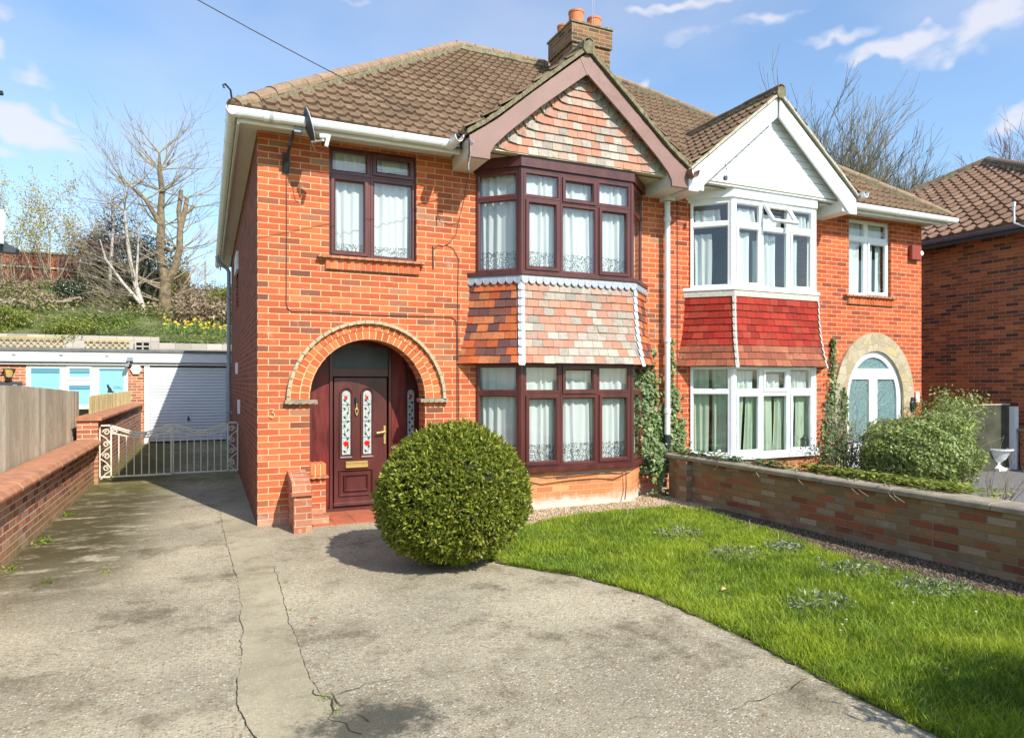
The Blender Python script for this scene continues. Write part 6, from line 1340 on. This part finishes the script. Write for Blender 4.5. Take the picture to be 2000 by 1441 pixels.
def shrub(name, c, rad, n, size, mat, seed, label, cat='shrub', stems=None, **k):
    zb = k.pop('zb', c[2] - rad[2]); T = thing(name, (c[0], c[1], zb), label, cat); o = leaf_cloud('foliage', c, rad, n, size, mat, seed, parent=T, **k)
    mb = MB(); rs = random.Random(seed)
    for i in range(7): grow(mb, (c[0] + rs.uniform(-.1, .1) * rad[0], c[1], zb), (rs.uniform(-.7, .7), rs.uniform(-.6, .6), 1), rad[2] * 1.5, max(.008, .035 * rad[0]), 1, rs, .5, .2, 4, 3)
    mb.build('stems', stems or M['twig'], T); return T
shrub('evergreen_tree', (-2.75, 28.8, 6.0), (1.55, 1.0, 1.35), 9000, .11, M['evg'], 3, 'dark bushy evergreen tree behind the birch and the red fence', 'tree', zb=4.3, shell=.7, clump=90)
shrub('evergreen_shrub', (-1.05, 28.5, 5.2), (.5, .5, .95), 2200, .09, M['laurel'], 13, 'yellow-green conifer seen between the two leaders of the big bare tree', 'shrub', shell=.6, clump=30)
shrub('holly_bush', (-3.95, 25.5, 4.35), (.62, .5, .48), 2600, .07, M['holly'], 4, 'dark glossy bush halfway up the bank', shell=.6, clump=40)
shrub('evergreen_shrub', (-2.2, 25.8, 4.0), (1.0, .6, .5), 2800, .08, M['evg'], 14, 'dark shrub mass behind the foot of the birch', shell=.6, clump=40)
shrub('leafy_shrub', (-5.2, 22.8, 3.22), (.85, .5, .42), 4200, .06, M['laurel'], 5, 'bright yellow-green shrub above the left end of the trellis', shell=.5, clump=70)
shrub('leafy_shrub', (-3.42, 22.3, 2.95), (.68, .45, .42), 3600, .06, M['laurel'], 6, 'shrub with reddish young leaves spilling over the retaining wall', shell=.5, clump=60)
shrub('leafy_shrub', (-2.6, 23.6, 3.25), (.9, .6, .35), 2600, .06, M['cover'], 7, 'low green shrub on the bank left of the birch foot', shell=.6, clump=50)
shrub('leafy_shrub', (.5, 25.2, 4.2), (.5, .5, .65), 2200, .07, M['laurel'], 8, 'green shrub on the bank behind the grey downpipe', shell=.7, clump=40)
shrub('low_hedge', (-.3, 22.3, 2.74), (1.1, .3, .16), 4200, .045, M['cover'], 9, 'low green hedge along the garage roof edge below the daffodils', 'hedge', shell=.6, clump=0, zb=2.6)
# ground cover
def cover(n, x0, x1, y0, y1, size, seed, hmax, mat, label, nm='ground_cover', f=None):
    r = np.random.default_rng(seed); x = r.uniform(x0, x1, n); y = r.uniform(y0, y1, n); m = np.sin(x * 2.1 + np.sin(y * 1.7) * 2) + np.sin(y * 2.9 + x) + r.normal(size=n) * .6; k = m > (-.1 if f is None else f); x, y = x[k], y[k]
    z = np.array([bank_z(a, b) for a, b in zip(x, y)]) + r.random(len(x)) * hmax; P = np.stack([x, y, z], 1); nn = r.normal(size=P.shape) * .7 + np.array([0, -.4, .7]); nn /= np.linalg.norm(nn, axis=1)[:, None]
    v, t = leaf_quads(P, nn, size, r, .4); return tag(npmesh(nm, v, t, mat, 'stuff'), label, 'plants')
cover(26000, -8, 1.3, 22.2, 29.5, .09, 3, .22, M['cover'], 'green ground cover on the bank')
M['drybr'] = leafmat('dry_brown_stalk', [(0, (.22, .14, .08)), (.5, (.38, .27, .16)), (1, (.52, .42, .27))], .2)
cover(9000, -8, 1.3, 23.5, 29.5, .13, 5, .35, M['drybr'], 'dry brown stalks and leaves on the bank', 'dry_stalks', .3)
cover(5000, -1.0, 1.3, 23.6, 28.5, .16, 8, .7, M['drybr'], 'tall dry brown stalks on the right part of the bank', 'dry_stalks', -9)
cover(3000, -8, -3.4, 24.2, 27.5, .12, 11, .3, M['drybr'], 'dry litter and roots on the left part of the bank', 'dry_stalks', -.5)
RT = MB(); rs = random.Random(12)
for i in range(13):
    x = rs.uniform(-6.8, -3.6); y = rs.uniform(24.6, 25.8); p = Vector((x, y, bank_z(x, y) + .08)); pts = [p]
    for k in range(6): p = p + Vector((rs.uniform(-.1, .28), rs.uniform(-.15, .03), rs.uniform(-.14, .10))); pts.append(p.copy())
    RT.tube(pts, [.06, .055, .05, .045, .035, .03, .015], 6)
mesh_thing(RT, 'exposed_roots', M['barkl'], 'pale twisting exposed roots halfway up the left part of the bank', 'roots', (-5, 25, 3.9))
BB = thing('screen_block', (-1.66, 21.8, 2.4), 'pale pierced concrete block beside the right end of the trellis', 'concrete block')
mb = MB()
for a, b, c, d in ((-1.86, -1.46, 2.43, 2.47), (-1.86, -1.46, 2.56, 2.60), (-1.86, -1.46, 2.69, 2.73), (-1.86, -1.82, 2.47, 2.69), (-1.68, -1.64, 2.47, 2.69), (-1.50, -1.46, 2.47, 2.69)): mb.box(a, b, 21.78 + .002 * (d - c < .1), 21.88, c, d)
mb.build('pierced_block', M['block'], BB); mb = MB(); mb.box(-1.85, -1.47, 21.885, 21.895, 2.44, 2.72); mb.build('dark_back', M['black'], BB)
M['daff'] = plain('daffodil_yellow', (.78, .55, .04), .6); M['stemg'] = plain('daffodil_leaf', (.16, .30, .10), .6)
rs = random.Random(9); D0 = None
for i in range(34):
    x = rs.uniform(-1.25, .55); y = rs.uniform(22.45, 23.3); zb = bank_z(x, y) - .02
    if i == 0:
        D0 = thing('daffodil', (x, y, zb), 'yellow daffodil in the clump above the garage roof', 'flower', 'daffodils on the bank'); mb = MB()
        for k in range(6):
            a = k * 1.05; mb.tube([(x, y, zb), (x + .03 * math.cos(a), y + .03 * math.sin(a), zb + .16), (x + .09 * math.cos(a), y + .09 * math.sin(a), zb + .24)], [.008, .007, .002], 3)
        mb.build('leaves', M['stemg'], D0); mb = MB(); c = Vector((x, y - .03, zb + .30)); mb.tube([(x, y, zb), (x, y, zb + .28), c], .004, 4)
        mb.add([c + Vector((.055 * (1 if k % 2 else .4) * math.cos(k * math.pi / 6), .0, .055 * (1 if k % 2 else .4) * math.sin(k * math.pi / 6))) for k in range(12)], [tuple(range(12))]); mb.tube([c, c + Vector((0, -.035, 0))], [.018, .024], 8); mb.build('flower_head', M['daff'], D0)
    else:
        d = D0.copy(); link(d); d.location = (x, y, zb); d.rotation_euler = (0, 0, rs.uniform(-.9, .9)); d.scale = [rs.uniform(.75, 1.1)] * 3
        for c in D0.children: e = c.copy(); link(e); e.parent = d
trs = MB(); 
for k in range(9):
    for s in (-1, 1):
        x = -.72 + k * .085; trs.tube([(x, 27.9, 5.25 + .3 * (s < 0)), (x + s * .45, 27.9, 6.0)], .012, 4)
trs.tube([(-.05, 27.9, 4.4), (-.05, 27.9, 6.1)], .03, 6); trs.tube([(-.95, 27.9, 4.9), (-.3, 27.9, 6.0)], .02, 4)
mesh_thing(trs, 'garden_trellis', M['fence'], 'grey diagonal garden trellis on top of the bank right of the big tree', 'trellis', (-.3, 27.9, 4.6))
GN = thing('small_house', (-5.2, 38, 5), 'distant roof gable with white bargeboards peeping over the red fence', 'house')
mb = MB(); mb.prism([(-7.4, 38, 7.0), (-5.9, 38, 7.0), (-6.65, 38, 7.65)], (0, 3, 0)); mb.box(-7.3, -6.0, 38.02, 41, 4.5, 7.0); mb.build('wall', M['brick_far'], GN)
mb = MB(); mb.prism([(-7.55, 37.9, 6.95), (-6.65, 37.9, 7.72), (-6.65, 37.9, 7.58), (-7.45, 37.9, 6.88)], (0, .06, 0)); mb.prism([(-5.75, 37.9, 6.95), (-6.65, 37.9, 7.72), (-6.65, 37.9, 7.58), (-5.85, 37.9, 6.88)], (0, .06, 0)); mb.build('barge_board', M['upvc'], GN)
# left neighbour: a corner of roof with a white flue, mostly outside the picture
NL = thing('bungalow', (-5.0, 15, 0), 'dark roof corner with a white flue pipe at the left edge of the picture', 'house')
mb = MB(); mb.prism([(-12, 14, 3.8), (-3.3, 14, 3.80), (-2.98, 14, 3.78), (-2.96, 14, 3.86), (-3.1, 14, 3.93), (-3.3, 14, 4.12), (-6, 14, 6.2), (-12, 14, 6.2)], (0, .22, 0)); mb.box(-12, -4.7, 14.22, 17.5, 3.8, 4.2); mb.build('roof', M['dishgrey'], NL)
mb = MB(); mb.box(-12, -4.75, 14.25, 17.4, -.03, 3.8); mb.build('wall', M['brick_far'], NL)
mb = MB(); mb.lathe([(.055, 3.9), (.055, 4.06), (.08, 4.12), (.08, 4.42), (.06, 4.43), (.06, 4.47)], (-3.17, 13.9, 0), 14); mb.build('flue', M['upvc'], NL)
mb = MB(); mb.tube([(-3.6, 12, 5.70), (-2.78, 12, 5.765)], .018, 6); mb.tube([(-2.80, 12, 5.76), (-2.70, 12, 5.775)], .034, 6); mb.tube([(-3.6, 12, 0), (-3.6, 12, 5.9)], .05, 8)
mesh_thing(mb, 'pole', M['black'], 'end of a dark pole bracket against the sky at the left edge', 'pole', (-3.6, 12, 0))
# ================================================================ RIGHT SIDE
GW = thing('garden_wall', (5.87, 4, 0), 'old mossy brick wall with a concrete coping dividing the lawn from the right-hand garden', 'wall')
mb = MB(); mb.box(5.79, 6.0, -2.5, 7.58, -.05, .545); mb.build('brickwork', M['brick_old'], GW)
mb = MB(); rs = random.Random(6); y = -2.5
while y < 7.6:
    l = rs.uniform(.75, .95); e = rs.random() * .006; mb.prism([(5.735, y, .548), (6.055, y, .548), (6.055, y, .588), (6.03, y, .602 + e), (5.76, y, .602 + e), (5.735, y, .59)], (0, min(l, 7.62 - y) - .006, 0)); y += l
bev(mb.build('coping', M['concrete_cop'], GW), .005)
mb = MB(); mb.box(5.70, 5.789, 7.10, 7.30, -.03, .54); mb.build('wall_pier', M['brick_old'], GW)
M['privet'] = leafmat('privet_leaf', [(0, (.15, .21, .04)), (.4, (.34, .44, .11)), (.8, (.54, .62, .22)), (1, (.66, .70, .38))], .4, .45)
M['darkshrub'] = leafmat('dark_shrub_leaf', [(0, (.02, .04, .012)), (.5, (.06, .10, .025)), (.85, (.15, .18, .05)), (1, (.28, .12, .06))], .2)
shrub('privet_bush', (8.45, 5.85, .66), (.72, .62, .50), 21000, .052, M['privet'], 21, 'large pale green leafy bush behind the old garden wall', shell=.38, clump=0, zb=.0, aspect=.5, lumps=.55)
shrub('dark_shrub', (7.72, 6.45, .52), (.42, .36, .44), 4200, .032, M['darkshrub'], 22, 'smaller dark green shrub beside the right bay window', shell=.6, clump=60, zb=.0)
shrub('tall_shrub', (11.25, 7.2, .95), (.55, .42, .46), 3600, .055, M['privet'], 23, 'loose airy shrub at the right corner of the right house', shell=.75, clump=70, zb=.0, stems=M['barkl'])
def twiggy(x, y, zb, h, n, seed, label, mat, sp=.5, r=.01):
    mb = MB(); rs = random.Random(seed)
    for k in range(n): grow(mb, (x + rs.uniform(-.1, .1), y + rs.uniform(-.08, .08), zb), (rs.uniform(-sp, sp), rs.uniform(-sp, sp), 1), h * rs.uniform(.7, 1.05), r, 2, rs, .55, .3, 5, 3, minr=.0022)
    return mesh_thing(mb, 'twiggy_shrub', mat, label, 'shrub', (x, y, zb))
twiggy(8.25, 6.75, .3, .95, 12, 3, 'bare reddish-brown twigs in front of the white arched door', M['barkl'], .42)
twiggy(8.72, 5.05, .0, .55, 9, 4, 'small bare shrub against the grey driveway at the right edge', M['twig'], .8, .009)
# ivy
M['ivy'] = leafmat('ivy_leaf', [(0, (.04, .09, .02)), (.4, (.12, .20, .05)), (.75, (.26, .34, .12)), (1, (.34, .40, .18))], .15, .45, spec=.3)
def ivy(label, pts, n, size, seed, nrm, parentname='ivy', thick=.05, group=None, stem=None, mat=None):
    """pts: list of (point a, point b, width) strokes on a surface with normal nrm"""
    r = np.random.default_rng(seed); P = []; nrm = np.array(nrm, float)
    for (a, b, wa, wb, k) in pts:
        m = int(n * k); t = r.random(m); a_, b_ = np.array(a), np.array(b); w_ = wa + (wb - wa) * t; side = np.cross(nrm, b_ - a_); side /= np.linalg.norm(side)
        P.append(a_ + (b_ - a_) * t[:, None] + side * (r.normal(size=m) * .42 * w_)[:, None] + nrm * (r.random(m) * thick)[:, None])
    P = np.concatenate(P); nn = r.normal(size=P.shape) * .33 + nrm + np.array([0, 0, .35]); nn /= np.linalg.norm(nn, axis=1)[:, None]
    t = r.normal(size=P.shape) * .6 + np.array([0, 0, -1.0]); t -= (t * nn).sum(1)[:, None] * nn; t /= np.linalg.norm(t, axis=1)[:, None]; s = np.cross(nn, t); L_ = (size * r.uniform(.55, 1.3, len(P)))[:, None]
    prof = [(0, 0), (.32, .5), (.5, .28), (1.0, 0), (.5, -.28), (.32, -.5)]
    v = np.stack([P + t * L_ * a + s * L_ * b for a, b in prof], 1).reshape(-1, 3); i = np.arange(len(P)) * 6; f = np.concatenate([np.stack([i, i + 1, i + 2, i + 3], 1), np.stack([i, i + 3, i + 4, i + 5], 1)])
    base = Vector(pts[0][0]); T = thing(parentname, tuple(base), label, 'climber', group); o = npmesh('leaves', v - np.array(base), f, mat or M['ivy']); o.parent = T
    mb = MB(); rs = random.Random(seed)
    for (a, b, wa, wb, k) in pts:
        a, b = Vector(a), Vector(b); c = [a.lerp(b, q / 8) + Vector((rs.uniform(-.03, .03) * (nrm[1] != 0), 0, rs.uniform(-.02, .02))) + Vector(nrm) * .008 for q in range(9)]; mb.tube(c, .006, 4)
    mb.build('stems', M['twig'], T); return T
yv = YF - .01
ivy('ivy climbing the brick on the left of the white downpipe', [((5.72, yv, .3), (5.72, yv, 1.1), .38, .30, .42), ((5.68, yv, 1.0), (5.60, yv, 1.7), .34, .24, .32), ((5.60, yv, 1.6), (5.72, yv, 2.05), .16, .05, .09), ((5.62, 7.6, .05), (5.66, 7.62, .75), .2, .25, .16)], 1500, .055, 3, (0, -1, 0))
ivy('ivy climbing the brick on the right of the white downpipe', [((6.08, yv, .6), (6.06, yv, 1.5), .22, .16, .5), ((6.06, yv, 1.4), (6.0, yv, 2.2), .14, .05, .2), ((6.22, yv, .55), (6.22, yv, 1.0), .16, .06, .15)], 1000, .05, 4, (0, -1, 0))
ivy('ivy climbing between the white bay and the stone arch', [((9.25, yv, .3), (9.25, yv, 1.3), .42, .22, .5), ((9.25, yv, 1.2), (9.27, yv, 2.3), .16, .05, .2), ((9.50, YF - .045, .3), (9.48, YF - .045, 1.5), .25, .05, .22)], 1500, .055, 5, (0, -1, 0))
ivy('ivy trailing over the coping near the downpipe', [((5.88, 7.5, .61), (5.9, 6.3, .61), .12, .16, .5), ((5.95, 6.2, .61), (5.95, 5.6, .61), .1, .14, .3)], 700, .055, 6, (0, 0, 1), thick=.07)
ivy('ivy and groundcover spilling over the coping below the big bush', [((6.02, 5.5, .61), (6.05, 3.75, .61), .12, .2, .9), ((6.3, 5.2, .5), (6.4, 3.7, .55), .3, .4, .5)], 1700, .045, 7, (0, 0, 1), thick=.08, mat=M['laurel'])
mb = MB(); rs = random.Random(5)
for i, yy in enumerate((5.95, 5.35, 4.7, 4.62, 4.3, 4.25, 6.6)): x = 5.78; mb.tube([(x + .1, yy + .1, .62), (x - .02, yy, .60), (x - .06, yy - .07, .54), (x - .08, yy - .16 * rs.random() - .03, .50)], [.006, .005, .004, .003], 4)
mesh_thing(mb, 'trailing_stems', M['barkl'], 'dry bare stems hanging over the edge of the concrete coping', 'stems', (5.8, 5.2, .6))
for i, (x, y, h, lb) in enumerate([(4.55, 6.75, .16, 'curved dry stalk at the top edge of the lawn'), (5.15, 5.4, .14, 'left of two upright dry stalks by the shaded gravel'), (5.08, 4.95, .13, 'right of two upright dry stalks by the shaded gravel')]):
    mb = MB(); mb.tube([(x, y, 0), (x + .01, y, h * .6), (x + .05 * (i == 0), y, h)], [.006, .005, .003], 4); mesh_thing(mb, 'dry_stalk', M['reed'], lb, 'stalk', (x, y, 0))
# urn
UR = thing('garden_urn', (12.93, 7.5, 0), 'white fluted garden urn on the far driveway', 'urn')
mb = MB(); mb.box(12.78, 13.08, 7.35, 7.65, -.003, .045); mb.build('plinth', M['upvc'], UR)
mb = MB(); mb.lathe([(.14, .045), (.10, .07), (.065, .10), (.08, .13), (.15, .19), (.20, .28), (.235, .345), (.27, .36), (.275, .385), (.25, .39), (.22, .37), (.20, .33)], (12.93, 7.5, 0), 24); mb.build('bowl', M['upvc'], UR, smooth=False)
FP = thing('screen_fence', (12.4, 7.45, 0), 'dark weathered board screen closing the gap between the two houses', 'fence')
mb = MB(); mb.box(11.48, 13.22, 7.44, 7.47, 0, 1.165); M['dkboard'] = plain('dark_green_board', (.055, .055, .035), .9, var=.4, nscale=4, bump=.5); mb.build('board', M['dkboard'], FP)
mb = MB(); mb.box(11.48, 13.24, 7.43, 7.48, 1.166, 1.185); mb.build('cap_rail', M['fence'], FP)
mb = MB(); mb.box(13.26, 13.36, 7.36, 7.46, 0, 1.13); mesh_thing(mb, 'fence_post', M['upvc'], 'white post at the right end of the dark board screen', 'post', (13.3, 7.4, 0))
mb = MB(); mb.box(13.30, 13.53, 5.9, 7.30, -.03, .70); LW2 = thing('garden_wall', (13.4, 6.6, 0), 'short dark brick wall beside the white urn at the right edge', 'wall'); mb.build('brickwork', M['brick_dark'], LW2); mb = MB(); mb.box(13.27, 13.56, 5.9, 7.33, .702, .74); mb.build('coping', M['concrete_cop'], LW2)
# neighbouring house on the right
HN = thing('brick_house', (16, 11, 0), 'brown brick house at the right edge, its shaded side wall towards us', 'house')
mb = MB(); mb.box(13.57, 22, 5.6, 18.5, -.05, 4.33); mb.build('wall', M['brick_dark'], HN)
ap = Vector((18.2, 10.75, 7.16)); NX, NY0, NY1, NZ = 13.25, 5.3, 16.2, 4.42
S2 = math.hypot(ap.x - NX, ap.z - NZ); s2 = Vector(((ap.x - NX) / S2, 0, (ap.z - NZ) / S2)); n2 = Vector((-s2.z, 0, s2.x))
hp0 = ((NX, NY0, 0), Vector((ap.y - NY0, -(ap.x - NX), 0)).normalized()); hp1 = ((NX, NY1, 0), Vector((NY1 - ap.y, ap.x - NX, 0)).normalized())
tile_slope('roof_slope', (NX, NY0, NZ), (0, 1, 0), s2, n2, NY1 - NY0, S2, [hp0, hp1], M['pantile_n'], HN, wave=.24, gauge=.33, roll=.055, step=.045, rf=.5, seed=31)
S3 = math.hypot(ap.y - NY0, ap.z - NZ); s3 = Vector((0, (ap.y - NY0) / S3, (ap.z - NZ) / S3)); n3 = Vector((0, -s3.z, s3.y))
tile_slope('roof_slope', (NX, NY0, NZ), (1, 0, 0), s3, n3, 8, S3, [((NX, NY0, 0), Vector((-(ap.y - NY0), ap.x - NX, 0)).normalized())], M['pantile_n'], HN, wave=.24, gauge=.33, roll=.055, step=.045, rf=.5, seed=32)
mb = MB(); mb.add([(NX, NY1, NZ), tuple(ap), (24, ap.y, ap.z), (24, NY1, NZ)], [(0, 1, 2, 3)]); mb.build('roof_slope', M['pantile_n'], HN)
ridge_tiles('hip_tiles', (NX, NY0, NZ + .08), tuple(ap + Vector((0, 0, .06))), HN, M['pantile'], r=.12, seed=3); ridge_tiles('hip_tiles', (NX, NY1, NZ + .08), tuple(ap + Vector((0, 0, .06))), HN, M['pantile'], r=.12, seed=4); ridge_tiles('ridge_tiles', tuple(ap + Vector((0, 0, .07))), (24, ap.y, ap.z + .07), HN, M['pantile'], r=.12, seed=5)
gutter('gutter', [(13.26, 5.2, 4.42), (13.26, 16.4, 4.42)], (-1, 0, 0), HN, M['steelgrey'] if 'steelgrey' in M else M['steelblue'], joints=(.1, .3, .6))
mb = MB(); mb.box(13.28, 13.31, 5.3, 16.3, 4.27, 4.43); mb.box(13.31, 13.57, 5.6, 16.2, 4.335, 4.35); mb.build('eaves_box', M['dishgrey'], HN)
mb = MB(); mb.tube([(13.2, 7.35, 4.75), (13.18, 7.33, 4.42), (13.22, 7.2, 4.34), (13.3, 6.9, 4.33)], .018, 6); mb.tube([(13.2, 7.35, 4.72), (13.2, 7.35, 4.80)], .03, 6); mb.build('cable_bracket', M['upvc'], HN)
# bare trees behind the right-hand roofs
def crown_tree(name, base, trunk_h, n, ln, r, seed, label, spread, lean, mat, dirs):
    T = tree(name, base, label); mb = MB(); rs = random.Random(seed); b = Vector(base); top = b + Z(trunk_h) + Vector(lean) * trunk_h * .1
    mb.tube([b, b.lerp(top, .5), top], [r * 1.5, r * 1.2, r], 8); mb.build('trunk', M['bark'], T); mb = MB()
    for i in range(n):
        a = rs.uniform(dirs[0], dirs[1]); e = rs.uniform(.45, 1.3); grow(mb, top + Vector((0, 0, -rs.random() * trunk_h * .15)), Vector((math.cos(a) * spread, math.sin(a) * .4, e)) + Vector(lean) * .3, ln * rs.uniform(.7, 1.1), r * .5, 3, rs, .5, .35, 6, 4, minr=.011)
    mb.build('branches', mat, T)
M['sunbark'] = plain('grey_olive_branch', (.22, .19, .12), .9, var=.35, nscale=5)
crown_tree('bare_tree', (22.6, 20, 0), 7.6, 46, 2.9, .20, 11, 'big fine-branched bare tree rising just right of the white gable peak', .62, (.1, 0, 0), M['sunbark'], (0, 6.28))
crown_tree('bare_tree', (25.6, 20.5, 0), 7.0, 46, 2.7, .20, 12, 'bare tree with upswept branches in the middle of the gap between the right-hand roofs', .7, (.2, 0, 0), M['sunbark'], (0, 6.28))
crown_tree('bare_tree', (28.2, 20, 0), 7.0, 34, 2.2, .16, 14, 'bare tree leaning right, nearest the roof of the brown brick house', .75, (.4, 0, 0), M['sunbark'], (0, 6.28))
crown_tree('brown_tree', (36.6, 20, 0), 9.6, 16, 2.8, .18, 13, 'brownish budding tree above the roof at the right edge', .8, (-.1, 0, 0), M['purple'], (0, 6.28))
# a street shrub outside the picture whose shade falls on the near corner of the lawn
shrub('street_shrub', (3.95, .72, .66), (.78, .5, .66), 16000, .08, M['evg'], 41, 'dark leafy shrub beside the camera that shades the near right corner of the lawn', 'shrub', shell=.9, clump=0, zb=.0)
# things on the right bay's window board
CT = thing('cat_figurine', (8.28, 7.50, .55), 'small dark cat figure sitting inside the right pane of the lower white bay', 'figurine')
mb = MB(); mb.lathe([(.035, .555), (.045, .58), (.04, .64), (.022, .69), (.018, .70)], (8.26, 7.52, 0), 12); mb.lathe([(.012, .69), (.03, .705), (.032, .73), (.02, .75), (.004, .755)], (8.26, 7.515, 0), 12)
for s in (-1, 1): mb.prism([(8.26 + s * .010, 7.51, .745), (8.26 + s * .032, 7.51, .735), (8.26 + s * .026, 7.51, .778)], (0, .01, 0))
mb.build('body', M['dishgrey'], CT)
mb = MB(); mb.lathe([(.022, .555), (.03, .60), (.03, .61)], (6.70, 7.62, 0), 10); PT = thing('plant_pot', (6.70, 7.62, .55), 'tiny potted plant inside the left pane of the lower white bay', 'pot plant'); mb.build('pot', M['upvc'], PT)
mb = MB(); [mb.tube([(6.70, 7.62, .61), (6.70 + .03 * math.cos(a), 7.62 + .03 * math.sin(a), .67)], .006, 4) for a in (0, 1.5, 3, 4.5)]; mb.build('leaves', M['stemg'], PT)
